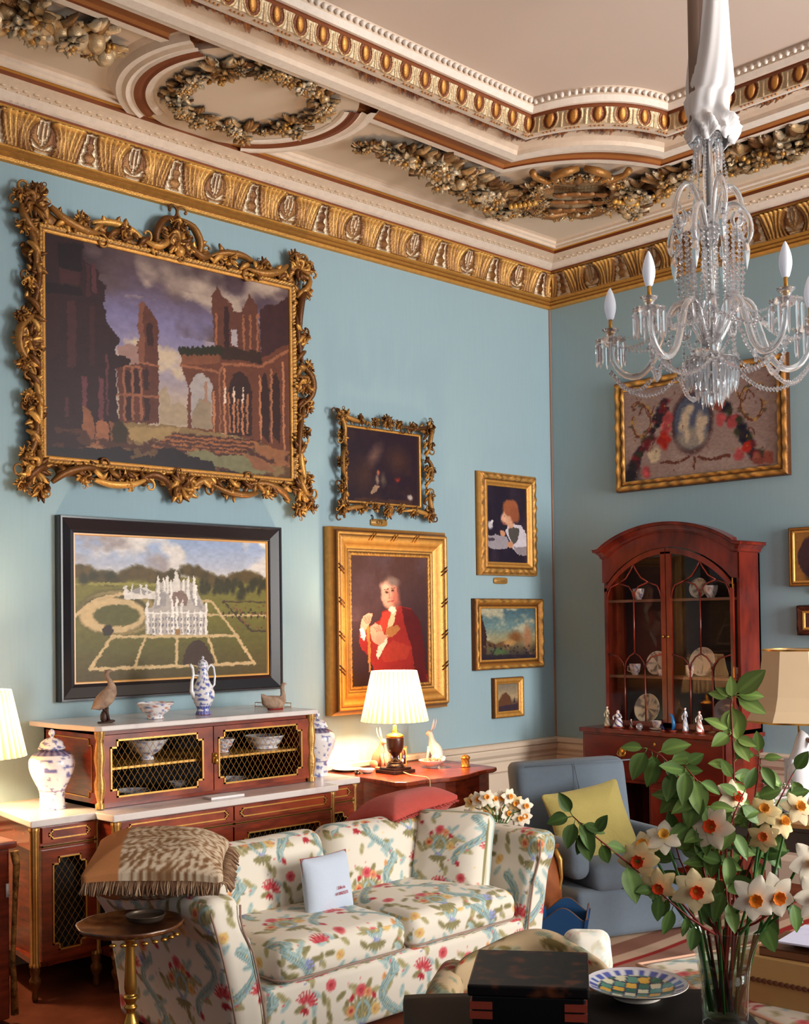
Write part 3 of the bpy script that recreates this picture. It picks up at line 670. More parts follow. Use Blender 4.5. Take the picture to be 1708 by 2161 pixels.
m = moulding(iw, ih, [(0, .045, GK), (.004, .058, GL), (.018, .062, GM), (.022, .055, GK), (.03, .07, GL), (.042, .07, GM), (.05, .055, GK), (.05, .0, GK)], .006, rail_orn(3, (4, 5), .007, 260))
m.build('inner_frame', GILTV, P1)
ow, oh = 1.02, .79
S = []
for sx in (-1, 1):
    for sz in (-1, 1):
        cx, cz = sx * .90, sz * (.68 if sz < 0 else .73)
        S += [('c', ((cx, cz), .10)), ('s', ((sx * .82, sz * .66), (sx * .95, sz * .77), .03 * sx, .020, .7 * sx * sz)), ('s', ((sx * .88, sz * .58), (sx * .97, sz * .72), -.03 * sx, .018, -.7 * sx * sz)),
              ('s', ((sx * .95, sz * .64), (sx * .90, sz * .34), -.03 * sz * sx, .018, .8 * sx * sz)), ('s', ((sx * .80, sz * .74), (sx * .50, sz * .66), .035 * sx * sz, .02, .8 * sx * sz)),
              ('s', ((sx * .88, sz * .50), (sx * .93, sz * .12), -.025 * sx * sz, .016, .7 * sx * sz)), ('s', ((sx * .55, sz * .71), (sx * .22, sz * .68), -.03 * sx * sz, .018, -.8 * sx * sz)),
              ('c', ((sx * .87, sz * .79), .07)), ('c', ((sx * .955, sz * .60), .05)), ('c', ((sx * .97, sz * .76), .055)), ('c', ((sx * .62, sz * .70), .06)), ('c', ((sx * .36, sz * .70), .06)), ('c', ((sx * .93, sz * .30), .05))]
    S += [('c', ((sx * .93, .0), .09)), ('s', ((sx * .90, .14), (sx * .90, -.14), .08 * sx, .02, .7 * sx)), ('c', ((sx * .97, .12), .055)), ('c', ((sx * .96, -.13), .055)), ('f', ((sx * .93, 0), 0 if sx > 0 else PI, .10, 7))]
S += [('f', ((0, .66), R(90), .17, 9)), ('c', ((0, .72), .11)), ('c', ((0, .81), .06)), ('s', ((-.14, .66), (-.02, .86), .05, .02, .8)), ('s', ((.14, .66), (.02, .86), -.05, .02, -.8)), ('s', ((-.22, .68), (-.06, .74), -.04, .018, -.7)), ('s', ((.22, .68), (.06, .74), .04, .018, .7)),
      ('c', ((0, -.72), .11)), ('f', ((0, -.66), R(-90), .13, 9)), ('s', ((-.26, -.68), (-.06, -.76), .05, .02, .8)), ('s', ((.26, -.68), (.06, -.76), -.05, .02, -.8))]
for z in np.arange(-.55, .56, .10):
    for sx in (-1, 1): S.append(('s', ((sx * .875, z), (sx * (.90 + .05 * abs(math.sin(z * 9))), z + .07), .01 * sx, .013, 0)))
for x in np.arange(-.76, .77, .1):
    for sz in (-1, 1): S.append(('s', ((x, sz * .645), (x + .07, sz * (.67 + .03 * abs(math.sin(x * 8)))), .01 * sz, .013, 0)))
m = rococo(iw, ih, S, 14)
A = np.linspace(0, 2 * PI, 721); P = []; C = []
def rr_(a, ex):                      # point on a rectangle grown by ex in direction a
    hw, hh = iw + ex, ih + ex; c_, s_ = math.cos(a), math.sin(a); t = 1 / max(abs(c_) / hw, abs(s_) / hh); return t * c_, t * s_
for f, y, dk in ((0, .04, .6), (.35, .055, 1.), (.7, .05, .85), (1, .03, .6)):
    row = []; cr = []
    for a in A:
        e = .045 + f * (.050 + .022 * math.sin(a * 29) + .016 * math.sin(a * 47 + 1)); x, z = rr_(a, e); row.append((x, -y - .008 * math.sin(a * 90 + f * 5), z)); cr.append(np.array(lerp(GK, GM, .5 + .5 * math.sin(a * 140 + f * 9))) * dk)
    P.append(row); C.append(cr)
m.grid(np.array(P), np.array(C)); m.build('carved_frame', GILTV, P1)

# --- 2 country house seen from the air, black frame
def house_painting():
    q = homog([(205, 195), (1297, 240), (1290, 990), (205, 1040)]); I = Img(310, 216, seed=9, asp=1.44)
    I.vgrad([(0, c8(140, 160, 195)), (.2, c8(175, 180, 195)), (.27, c8(200, 195, 190)), (.28, c8(116, 108, 48)), (.5, c8(112, 106, 44)), (.75, c8(92, 86, 38)), (1, c8(76, 62, 32))])
    I.clouds(4, c8(212, 206, 200), .40, .52, 0, .27); I.clouds(5, c8(156, 146, 146), .52, .64, 0, .27); I.clouds(6, c8(225, 220, 210), .6, .7, 0, .27)
    rs = random.Random(2)
    for k in range(120): x = 205 + rs.random() * 1090; I.ell(*q(x, 418 + 22 * math.sin(x * .02) - 25 * math.exp(-((x - 800) / 200) ** 2) + .035 * (x - 205) + rs.uniform(-6, 18))[0], .022, .034, lerp(c8(64, 54, 28), c8(96, 76, 40), rs.random()), soft=.5)
    I.poly(q(205, 470, 700, 470, 700, 490, 205, 480), c8(140, 132, 62)); 
    for k in range(40): I.ell(*q(rs.uniform(880, 1290), rs.uniform(455, 520))[0], .012, .028, c8(52, 48, 26), soft=.5)
    for x, y in ((255, 450), (310, 430), (405, 430), (1140, 540), (1110, 470), (930, 510), (1020, 490), (390, 735)): I.ell(*q(x, y)[0], .024, .036, c8(54, 50, 26), soft=.4); 
    pth = c8(196, 168, 122)
    # drives and the oval lawn
    I.ell(*q(455, 640)[0], .205, .165, c8(92, 84, 44)); I.ell(*q(455, 640)[0], .190, .15, c8(150, 130, 84)); I.ell(*q(430, 645)[0], .172, .135, c8(80, 72, 40)); I.ell(*q(420, 655)[0], .160, .122, pth); I.ell(*q(440, 655)[0], .112, .075, c8(88, 84, 40))
    I.line(q(205, 655, 250, 620, 330, 560, 480, 530), .007, pth); I.ell(*q(388, 738)[0], .026, .036, c8(50, 38, 28))
    I.line(q(640, 775, 410, 775), .007, pth); I.line(q(410, 775, 290, 955), .0075, pth); I.line(q(285, 958, 1210, 925), .008, pth); I.line(q(1210, 925, 1110, 765), .008, pth); I.line(q(1110, 770, 640, 775), .007, pth)
    I.line(q(595, 785, 535, 945), .0065, pth); I.line(q(775, 780, 772, 940), .0075, pth); I.line(q(950, 775, 1000, 930), .007, pth)
    I.line(q(1110, 765, 970, 570, 910, 570), .006, pth); I.line(q(950, 652, 1290, 656), .005, pth); I.line(q(1040, 575, 1290, 578), .004, c8(70, 52, 36)); I.line(q(1040, 575, 1200, 745, 1290, 740), .004, c8(64, 48, 34))
    for k in range(14): I.ell(*q(1040 + 18 * k, 640 + 25 * (k % 2))[0], .006, .012, c8(70, 50, 36))
    for k in range(30): I.ell(*q(rs.uniform(1090, 1285), rs.uniform(590, 730))[0], .006, .008, c8(120, 70, 50) if k % 3 else c8(60, 58, 30))
    # house
    st, sh, rf = c8(214, 206, 196), c8(150, 144, 142), c8(128, 104, 96)
    I.poly(q(480, 490, 520, 520, 560, 500, 600, 495, 660, 520, 660, 560, 500, 568, 480, 550), st); I.poly(q(500, 520, 560, 500, 640, 520, 600, 545), sh)
    for x in (485, 520, 570, 605): I.poly(q(x, 480, x + 10, 480, x + 12, 560, x, 560), st)
    I.poly(q(665, 470, 730, 460, 770, 480, 830, 460, 880, 480, 945, 630, 945, 765, 598, 765, 600, 620, 650, 600), c8(176, 166, 158))
    I.poly(q(735, 530, 790, 500, 840, 540, 830, 600, 760, 600), rf); I.poly(q(680, 510, 720, 500, 720, 600, 650, 620), sh); I.poly(q(850, 510, 880, 520, 925, 620, 870, 600), sh)
    I.poly(q(760, 460, 775, 382, 795, 460, 800, 520, 755, 520), st)
    for x, z0, z1 in ((668, 440, 600), (700, 455, 520), (718, 440, 530), (740, 470, 560), (810, 465, 520), (836, 450, 560), (868, 445, 560), (880, 490, 600), (770, 570, 760), (745, 570, 765), (605, 590, 765), (640, 640, 765), (680, 640, 765), (720, 640, 765), (800, 580, 765), (835, 640, 765), (870, 640, 765), (905, 640, 765), (935, 590, 765)):
        I.poly(q(x, z0, x + 7, z0 - 18, x + 14, z0, x + 14, z1, x, z1), lerp(st, c8(232, 226, 216), rs.random()))
    for x in range(620, 935, 18):
        for z in (665, 700, 735): I.poly(q(x, z, x + 7, z, x + 7, z + 18, x, z + 18), c8(120, 118, 124))
    I.poly(q(770, 735, 790, 735, 790, 765, 770, 765), c8(150, 110, 60)); I.line(q(598, 640, 945, 640), .003, c8(235, 230, 222))
    # clipped yew in front
    I.poly(q(808, 930, 812, 880, 835, 830, 870, 798, 905, 795, 945, 830, 975, 890, 982, 930, 900, 942), c8(62, 44, 34)); I.grain(.14, 50); return I
P2 = picture('black_framed_painting', 'aerial painting of a pale country house in a wide black frame', 0, -3.487, 1.852)
iw, ih = .645, .400
paint_canvas(house_painting(), iw + .005, ih + .005, -.028, P2)
BK, BK2 = (.09, .08, .105), (.17, .15, .18)
moulding(iw, ih, [(0, .028, GL), (.004, .036, GL), (.012, .036, GM), (.012, .034, BK), (.018, .04, BK), (.03, .036, BK), (.085, .055, BK), (.09, .062, BK2), (.10, .062, BK), (.104, .05, BK), (.104, .0, BK)], .5).build('frame', mat('black_lacquer', attr=True, rough=.25, spec=.6, coat=.3), P2, smooth=False)

# --- 3 portrait of a man in a red coat
def portrait():
    q = homog([(303, 1018), (800, 1035), (785, 1830), (290, 1858)]); I = Img(150, 240, c8(66, 44, 44), 5, .64)
    I.vgrad([(0, c8(78, 50, 44)), (.3, c8(70, 48, 50)), (1, c8(44, 26, 32))]); I.clouds(3, c8(84, 62, 66), .5, .8, 0, .5)
    red, rd, rl = c8(140, 38, 34), c8(84, 22, 26), c8(172, 58, 44)
    I.poly(q(345, 1560, 350, 1500, 400, 1480, 480, 1430, 500, 1380, 560, 1350, 610, 1340, 680, 1360, 735, 1430, 755, 1560, 760, 1720, 780, 1840, 430, 1850, 430, 1720, 400, 1660, 360, 1620), red)
    I.poly(q(620, 1345, 690, 1370, 740, 1440, 760, 1600, 770, 1840, 700, 1840, 680, 1600, 640, 1480), rd); I.poly(q(500, 1390, 560, 1360, 540, 1450, 500, 1520, 470, 1480), rl); I.poly(q(470, 1640, 560, 1560, 680, 1600, 640, 1680, 500, 1700), rl * .9)
    I.poly(q(560, 1365, 588, 1375, 575, 1430, 545, 1490, 520, 1500, 545, 1420), c8(196, 176, 140)); I.poly(q(520, 1480, 590, 1465, 612, 1490, 560, 1540, 515, 1545), c8(160, 108, 62))
    skin = c8(214, 150, 128)
    I.ell(*q(552, 1212)[0], .104, .070, c8(104, 80, 72), soft=.2); I.ell(*q(545, 1265)[0], .098, .105, skin, rot=.1, soft=.12); I.ell(*q(585, 1290)[0], .05, .075, c8(170, 100, 86), soft=.6)
    I.ell(*q(520, 1215)[0], .05, .03, c8(226, 176, 152), soft=.6); I.ell(*q(572, 1190)[0], .075, .030, c8(124, 104, 98), soft=.5)
    for x, y in ((530, 1252), (568, 1245)): I.ell(*q(x, y)[0], .020, .009, c8(64, 38, 36), soft=.4)
    I.line(q(517, 1238, 540, 1234), .006, c8(110, 70, 60)); I.line(q(560, 1230, 583, 1230), .006, c8(110, 70, 60)); I.line(q(545, 1250, 545, 1288, 556, 1292), .006, c8(180, 108, 90)); I.line(q(538, 1316, 570, 1313), .007, c8(150, 60, 56)); I.ell(*q(553, 1345)[0], .05, .02, c8(200, 140, 118), soft=.5)
    I.poly(q(540, 1352, 585, 1345, 590, 1372, 560, 1392, 535, 1375), c8(226, 212, 190))
    # hands on the cane
    I.poly(q(395, 1440, 415, 1440, 412, 1760, 398, 1760), c8(168, 116, 60))
    I.poly(q(350, 1500, 365, 1440, 380, 1400, 410, 1385, 432, 1390, 425, 1440, 400, 1480, 380, 1510), skin); I.poly(q(352, 1490, 375, 1480, 392, 1530, 375, 1560, 355, 1540), c8(224, 214, 206))
    for k in range(4): I.line(q(375 + k * 12, 1420 - k * 6, 398 + k * 8, 1452 - k * 4), .005, c8(160, 96, 80))
    I.poly(q(415, 1480, 450, 1450, 490, 1470, 500, 1520, 530, 1530, 520, 1560, 470, 1590, 430, 1560), skin); I.poly(q(462, 1600, 530, 1540, 520, 1580, 480, 1640, 462, 1680, 450, 1650), c8(226, 208, 190))
    for k in range(3): I.line(q(440 + k * 14, 1476 - k * 4, 462 + k * 12, 1506 - k * 2), .005, c8(160, 96, 80))
    I.grain(.12, 40); return I
P3 = picture('portrait_painting', 'portrait of a man in a red coat in a deep gilt frame behind the lamp', 0, -1.815, 1.768)
iw, ih = .352, .430
paint_canvas(portrait(), iw + .004, ih + .004, -.055, P3)
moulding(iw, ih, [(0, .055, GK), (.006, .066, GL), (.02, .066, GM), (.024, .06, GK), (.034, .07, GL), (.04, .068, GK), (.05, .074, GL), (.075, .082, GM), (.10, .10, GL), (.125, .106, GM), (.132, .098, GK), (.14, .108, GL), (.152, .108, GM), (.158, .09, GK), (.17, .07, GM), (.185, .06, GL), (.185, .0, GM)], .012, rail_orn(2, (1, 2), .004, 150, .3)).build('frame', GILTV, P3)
m = MB()
for sx in (-1, 1):
    for z in (-.32, -.1, .12, .34):
        for k in (-1, 1): m.tube([(sx * (iw + .098), -.102, z + k * .012 - .02), (sx * (iw + .125), -.112, z + k * .012), (sx * (iw + .150), -.108, z + k * .012 + .02)], .005, 6, GK)
for x in (-.2, 0, .2):
    for k in (-1, 1): m.tube([(x + k * .012 - .02, -.102, ih + .1), (x + k * .012, -.112, ih + .125), (x + k * .012 + .02, -.108, ih + .15)], .005, 6, GM)
m.build('ribbon_bands', GILTV, P3)

# --- 4 small dark interior scene, carved frame, number tag below
def dark_scene():
    q = homog([(295, 185), (760, 248), (750, 690), (290, 655)]); I = Img(140, 116, c8(38, 22, 34), 3, 1.22)
    I.clouds(3, c8(58, 34, 32), .5, .7); I.ell(*q(470, 370)[0], .06, .16, c8(96, 70, 62), rot=.6, soft=.8); I.ell(*q(400, 500)[0], .12, .2, c8(62, 38, 34), soft=.8)
    I.ell(*q(495, 475)[0], .022, .034, c8(170, 96, 70), soft=.4); I.ell(*q(488, 520)[0], .02, .06, c8(130, 110, 96), soft=.5); I.poly(q(440, 600, 470, 545, 500, 560, 470, 600, 445, 610), c8(150, 120, 96)); I.ell(*q(525, 520)[0], .03, .08, c8(84, 70, 60), soft=.7)
    I.ell(*q(612, 520)[0], .03, .03, c8(140, 40, 30), soft=.6); I.ell(*q(690, 630)[0], .035, .04, c8(176, 160, 150), rot=.8, soft=.4); I.poly(q(340, 630, 700, 650, 700, 690, 340, 665), c8(66, 40, 34)); I.ell(*q(620, 400)[0], .12, .14, c8(66, 40, 34), soft=.9); I.grain(.2, 30); return I
P4 = picture('carved_framed_painting', 'small dark candlelit painting in a carved gilt frame above the portrait', 0, -1.838, 2.806)
iw, ih = .333, .241
paint_canvas(dark_scene(), iw + .004, ih + .004, -.03, P4)
moulding(iw, ih, [(0, .03, GK), (.003, .042, GL), (.014, .042, GM), (.02, .034, GK), (.02, .0, GK)], .01).build('inner_frame', GILTV, P4)
S = []
for sx in (-1, 1):
    for sz in (-1, 1):
        S += [('c', ((sx * .40, sz * .30), .062)), ('s', ((sx * .44, sz * .32), (sx * .40, sz * .14), -.02 * sx * sz, .013, .7 * sx * sz)), ('s', ((sx * .42, sz * .33), (sx * .16, sz * .29), .02 * sx * sz, .013, .7 * sx * sz)), ('c', ((sx * .41, sz * .18), .04)), ('c', ((sx * .24, sz * .295), .045)), ('s', ((sx * .36, sz * .27), (sx * .44, sz * .34), .01, .012, .6))]
    S += [('c', ((sx * .405, 0), .055)), ('s', ((sx * .38, .10), (sx * .38, -.10), .035 * sx, .013, .6 * sx))]
S += [('c', ((0, .305), .065)), ('c', ((0, -.30), .06)), ('f', ((0, .28), R(90), .08, 7)), ('f', ((0, -.28), R(-90), .07, 7)), ('c', ((.11, .295), .04)), ('c', ((-.11, .29), .04)), ('c', ((.11, -.285), .04)), ('c', ((-.11, -.285), .04))]
for z in np.arange(-.22, .23, .055):
    for sx in (-1, 1): S.append(('s', ((sx * .36, z), (sx * .40, z + .045), .008, .009, 0)))
rococo(iw, ih, S, 41, .82).build('carved_frame', mat('dull_gilded_relief', attr=True, rough=.45, metal=.45, spec=.4, noise=.3, nscale=40, bump=.3, bscale=160), P4)
def text_mesh(s, size, m, parent, loc, rot, ext=.0006, name='lettering'):
    cu = bpy.data.curves.new(name, 'FONT'); cu.body = s; cu.size = size; cu.extrude = ext; cu.align_x = 'CENTER'; cu.align_y = 'CENTER'
    tmp = bpy.data.objects.new('tmp_text', cu); COL.objects.link(tmp); dg = bpy.context.evaluated_depsgraph_get()
    me = bpy.data.meshes.new_from_object(tmp.evaluated_get(dg)); bpy.data.objects.remove(tmp); bpy.data.curves.remove(cu)
    me.materials.clear(); me.materials.append(m); o = bpy.data.objects.new(name, me); COL.objects.link(o); o.parent = parent; o.location = loc; o.rotation_euler = rot; return o
def number_plate(label, side, c, z, txt, w=.075, h=.024):
    t = picture('number_plate', label, side, c, z, 'label'); m = MB(); pts = []
    for k in range(40):
        a = 2 * PI * k / 40; ca, sa = math.cos(a), math.sin(a); e = .45
        pts.append((w * abs(ca) ** e * (1 if ca > 0 else -1), h * abs(sa) ** e * (1 if sa > 0 else -1) * (1 + .18 * abs(ca) ** 6)))
    m.prism(pts, lambda a, b: (a, -.004, b), lambda a, b: (a, -.012, b)); m.build('plate', mat('gilt_label', (.70, .53, .28), .45, metal=.2, noise=.1), t)
    if txt:
        text_mesh(txt, h * 1.7, mat('label_ink', (.16, .07, .06), .7), t, (0, -.0125, 0), (R(90), 0, 0))
        m = MB(); [m.tube([(s * w * .8, -.01, h * .6), (s * w * .72, -.012, h * 1.5), (s * w * .9, -.01, h * 2.1)], .004, 5, (.12, .08, .10)) for s in (-1, 1)]; m.build('hook', BLACKF, t)
    else:
        m = MB(); [m.tube([(-w * .6, -.0125, zz), (w * .6, -.0125, zz)], .0012, 4) for zz in (-.007, .005)]; m.build('engraved_lines', mat('label_ink'), t)
    return t
number_plate('oval gilt tag numbered 479 hanging under the small dark painting', 0, -1.868, 2.431, '479')
number_plate('blank looking gilt tag on the wall under the painting of the boy', 0, -.636, 2.055, '')
P3b = None

# --- 5 boy in profile watching a bird
def boy():
    q = homog([(1180, 555), (1438, 575), (1435, 1058), (1180, 1048)]); I = Img(110, 140, c8(34, 26, 42), 6, .78); I.clouds(3, c8(52, 40, 54), .5, .8)
    I.poly(q(1180, 880, 1230, 870, 1300, 880, 1320, 930, 1300, 960, 1240, 965, 1180, 950), c8(150, 142, 150)); I.ell(*q(1205, 900)[0], .09, .022, c8(70, 60, 72))
    I.poly(q(1295, 850, 1310, 815, 1350, 800, 1400, 810, 1432, 870, 1438, 960, 1430, 1000, 1380, 1002, 1345, 960, 1330, 930), c8(196, 190, 200)); I.poly(q(1312, 830, 1345, 820, 1385, 830, 1378, 900, 1350, 935, 1322, 900), c8(78, 74, 70)); I.poly(q(1345, 950, 1400, 945, 1438, 950, 1430, 1002, 1380, 1003), c8(140, 130, 136))
    I.ell(*q(1318, 755)[0], .15, .115, c8(206, 154, 124), soft=.15); I.ell(*q(1332, 700)[0], .20, .115, c8(150, 86, 56), soft=.12); I.ell(*q(1360, 745)[0], .12, .105, c8(140, 78, 52), soft=.2); I.ell(*q(1290, 765)[0], .07, .065, c8(214, 164, 136), soft=.4)
    I.poly(q(1270, 770, 1284, 745, 1290, 785), c8(214, 160, 130)); I.ell(*q(1290, 752)[0], .018, .010, c8(60, 36, 34)); I.line(q(1283, 796, 1294, 797), .012, c8(160, 80, 70)); I.poly(q(1310, 795, 1350, 800, 1345, 830, 1315, 828), c8(200, 150, 122))
    I.ell(*q(1278, 860)[0], .06, .035, c8(196, 140, 108), rot=.5); I.ell(*q(1325, 935)[0], .08, .04, c8(190, 134, 100)); I.ell(*q(1200, 810)[0], .055, .05, c8(190, 186, 190), rot=-.7, soft=.3); I.ell(*q(1210, 790)[0], .03, .02, c8(210, 206, 206)); I.grain(.12, 30); return I
P5 = picture('boy_painting', 'upright painting of a boy in profile watching a white bird, gilt frame', 0, -.570, 2.478)
iw, ih = .222, .282
paint_canvas(boy(), iw + .003, ih + .003, -.024, P5)
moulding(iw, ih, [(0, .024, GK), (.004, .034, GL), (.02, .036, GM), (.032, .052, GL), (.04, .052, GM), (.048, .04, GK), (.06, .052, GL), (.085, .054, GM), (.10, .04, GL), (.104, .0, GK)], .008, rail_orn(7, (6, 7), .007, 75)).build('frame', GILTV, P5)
# --- 6 landscape
def landscape():
    q = homog([(1143, 1357), (1503, 1355), (1503, 1665), (1145, 1690)]); I = Img(140, 112, seed=8, asp=1.3)
    I.vgrad([(0, c8(66, 92, 104)), (.35, c8(104, 130, 130)), (.6, c8(150, 140, 104)), (.75, c8(96, 84, 62)), (1, c8(40, 34, 46))]); I.clouds(4, c8(168, 164, 140), .52, .66, 0, .6)
    I.poly(q(1143, 1380, 1165, 1440, 1185, 1530, 1180, 1690, 1143, 1690), c8(56, 36, 34)); I.poly(q(1180, 1560, 1240, 1580, 1310, 1560, 1310, 1600, 1190, 1600), c8(96, 70, 46))
    I.ell(*q(1375, 1535)[0], .13, .11, c8(120, 80, 46), soft=.5); I.ell(*q(1450, 1530)[0], .07, .22, c8(158, 112, 80), soft=.4); I.ell(*q(1330, 1570)[0], .1, .06, c8(170, 130, 80), soft=.5); I.ell(*q(1260, 1630)[0], .16, .07, c8(74, 96, 62), soft=.6)
    rs = random.Random(4)
    for k in range(60): x = rs.uniform(1150, 1500); I.ell(*q(x, rs.uniform(1580, 1680))[0], .016, .02, lerp(c8(40, 30, 40), c8(150, 104, 66), rs.random() ** 2), soft=.6)
    I.poly(q(1143, 1650, 1503, 1640, 1503, 1690, 1143, 1690), c8(34, 28, 42), .6); I.grain(.2, 30); return I
P6 = picture('landscape_painting', 'small landscape with blue sky in a gilt frame under the boy painting', 0, -.570, 1.657)
iw, ih = .310, .188
paint_canvas(landscape(), iw + .003, ih + .003, -.022, P6)
moulding(iw, ih, [(0, .022, GK), (.004, .034, GL), (.014, .032, GM), (.022, .028, GK), (.04, .036, GM), (.054, .052, GL), (.07, .05, GM), (.076, .035, GK), (.076, .0, GK)], .008, rail_orn(5, (5, 6), .005, 60)).build('frame', GILTV, P6)
# --- 7 tiny landscape
def tiny():
    I = Img(70, 84, seed=12, asp=.83); I.vgrad([(0, c8(120, 110, 96)), (.5, c8(170, 148, 112)), (.7, c8(96, 74, 60)), (1, c8(50, 38, 50))]); I.ell(.35, .55, .22, .2, c8(84, 56, 44), soft=.3); I.poly([(.05, .6), (.2, .42), (.4, .3), (.6, .5), (.65, .75), (.05, .8)], c8(96, 62, 44)); I.poly([(.75, .7), (.8, .45), (.86, .7)], c8(56, 46, 50)); I.poly([(0, .8), (1, .74), (1, 1), (0, 1)], c8(58, 44, 56)); I.grain(.2, 20); return I
P7 = picture('tiny_painting', 'tiny upright landscape in a gilt frame, lowest on the blue wall', 0, -.585, 1.180)
iw, ih = .115, .100
paint_canvas(tiny(), iw + .002, ih + .002, -.02, P7)
moulding(iw, ih, [(0, .02, GK), (.004, .03, GL), (.014, .03, GM), (.03, .04, GL), (.044, .044, GM), (.05, .03, GK), (.05, .0, GK)], .012).build('frame', GILTV, P7)
# --- 8 tapestry panel on the back wall
def tapestry():
    q = homog([(375, 120), (1285, 20), (1280, 545), (382, 655)]); I = Img(250, 136, c8(150, 128, 122), 21, 1.83); I.clouds(5, c8(160, 140, 132), .5, .7)
    rs = random.Random(6); br = c8(104, 62, 52); gd = c8(176, 140, 84)
    for s, cx in ((1, 480), (-1, 1150)):
        pts = [(cx + s * 70 * math.cos(a) * (1 - .1 * a), 300 - (cx - 480) * .12 + 95 * math.sin(a) * (1 - .1 * a)) for a in np.linspace(-2.2, 3.6, 22)]
        I.line([q(*p)[0] for p in pts], .008, br); I.line([q(p[0] + 4, p[1] - 4)[0] for p in pts], .003, gd)
        for k in range(12): p = pts[(k * 5) % 22]; I.ell(*q(p[0] + rs.uniform(-22, 22), p[1] + rs.uniform(-22, 22))[0], .014, .014, (br, gd, c8(90, 84, 70))[k % 3], soft=.5)
        for a0 in (440, 240): I.line([q(cx + s * 40 + t * 60 * s, a0 - (cx - 480) * .1 + 30 * math.sin(t * 5))[0] for t in np.linspace(-.7, .9, 10)], .004, br)
    I.ell(*q(800, 310)[0], .135, .32, c8(70, 44, 44), soft=.1); I.ell(*q(800, 305)[0], .118, .285, c8(86, 92, 112), soft=.1); I.ell(*q(800, 395)[0], .10, .11, c8(150, 142, 132), soft=.3)
    for x, y, w, h in ((760, 300, .028, .12), (850, 320, .03, .12), (790, 235, .026, .055), (735, 330, .018, .05), (880, 300, .018, .05), (770, 380, .016, .07), (850, 390, .016, .07)): I.ell(*q(x, y)[0], w, h, c8(196, 178, 154), soft=.4)
    for k in range(120):
        t = rs.random(); s = rs.choice((-1, 1)); x = 800 + s * (150 + 260 * t); y = 180 + 420 * t + rs.uniform(-40, 40) - (x - 800) * .1; I.ell(*q(x, y)[0], rs.uniform(.012, .03), rs.uniform(.02, .05), (c8(52, 44, 52), c8(60, 62, 48), c8(110, 40, 46), c8(40, 38, 52))[k % 4], soft=.5)
    for x, y, c in ((640, 330, 0), (640, 390, 1), (560, 500, 2), (520, 590, 0), (660, 280, 0), (575, 480, 2), (970, 300, 0), (1025, 310, 0), (960, 220, 3), (1100, 440, 1), (1170, 510, 3), (1060, 490, 0), (1220, 500, 3), (620, 420, 1)):
        for k in range(7): I.ell(*q(x + rs.uniform(-18, 18), y + rs.uniform(-20, 20))[0], .018, .034, np.clip((c8(186, 84, 86), c8(190, 54, 44), c8(214, 196, 164), c8(150, 84, 72))[c] * rs.uniform(.8, 1.12), 0, 1), soft=.6)
    I.ell(*q(425, 600)[0], .05, .1, c8(48, 44, 52), soft=.6); I.line(q(810, 560, 815, 500), .008, br)
    for s in (-1, 1): I.line([q(810 + s * (30 + t * 170), 500 + 20 * math.sin(t * 4) + 40 * t * (t - .3) - s * t * 20)[0] for t in np.linspace(0, 1, 12)], .008, br)
    for k in range(90): I.ell(rs.random(), rs.random(), .004, .008, (br, gd)[k % 2], soft=.6)
    I.grain(.2, 70); return I
P8 = picture('tapestry_panel', 'framed floral tapestry with cherubs in a medallion above the china cabinet', 1, 1.338, 3.108)
iw, ih = .618, .332
o = paint_canvas(tapestry(), iw + .004, ih + .004, -.025, P8); o.name = 'tapestry'
o.data.materials[0] = CLOTHV
moulding(iw, ih, [(0, .025, GK), (.004, .036, GL), (.022, .036, GM), (.03, .03, GK), (.045, .048, GL), (.066, .052, GM), (.075, .036, GK), (.078, .0, GK)], .007, rail_orn(9, (1, 2, 4, 5), .008, 55, .5)).build('frame', GILTV, P8)
# --- 9 oval portrait in a rectangular gilt mount, and the little picture under it (both cut by the picture edge)
P9 = picture('oval_portrait', 'dark oval portrait in a gilt mount beside the china cabinet', 1, 2.21, 2.15)
I = Img(90, 96, c8(150, 104, 52), 30, .98); I.ell(.5, .5, .43, .45, c8(66, 44, 50), soft=.04); I.ell(.56, .52, .14, .2, c8(160, 130, 120), soft=.6); I.ell(.56, .85, .3, .2, c8(40, 30, 42), soft=.3); I.grain(.15, 20)
paint_canvas(I, .150, .160, -.028, P9)
moulding(.150, .158, [(0, .028, GL), (.008, .042, GL), (.016, .034, GK), (.026, .046, GM), (.036, .04, GK), (.036, 0, GK)], .02).build('frame', GILTV, P9)
P10 = picture('little_picture', 'little dark picture in a brown and gilt frame under the oval portrait', 1, 2.25, 1.732)
I = Img(60, 30, c8(92, 56, 52), 31, 2); I.ell(.5, .5, .3, .3, c8(120, 84, 66), soft=.7); I.grain(.2, 12)
paint_canvas(I, .125, .046, -.025, P10)
moulding(.125, .046, [(0, .025, GL), (.008, .036, GL), (.02, .03, (.34, .16, .11)), (.035, .05, (.40, .20, .13)), (.05, .045, (.24, .10, .08)), (.054, 0, (.2, .1, .07))], .012, rail_orn(4, (3, 4), .006, 50)).build('frame', GILTV, P10)
number_plate('gilt tag on the wall between the oval portrait and the little picture', 1, 2.21, 1.925, '', .05, .02)
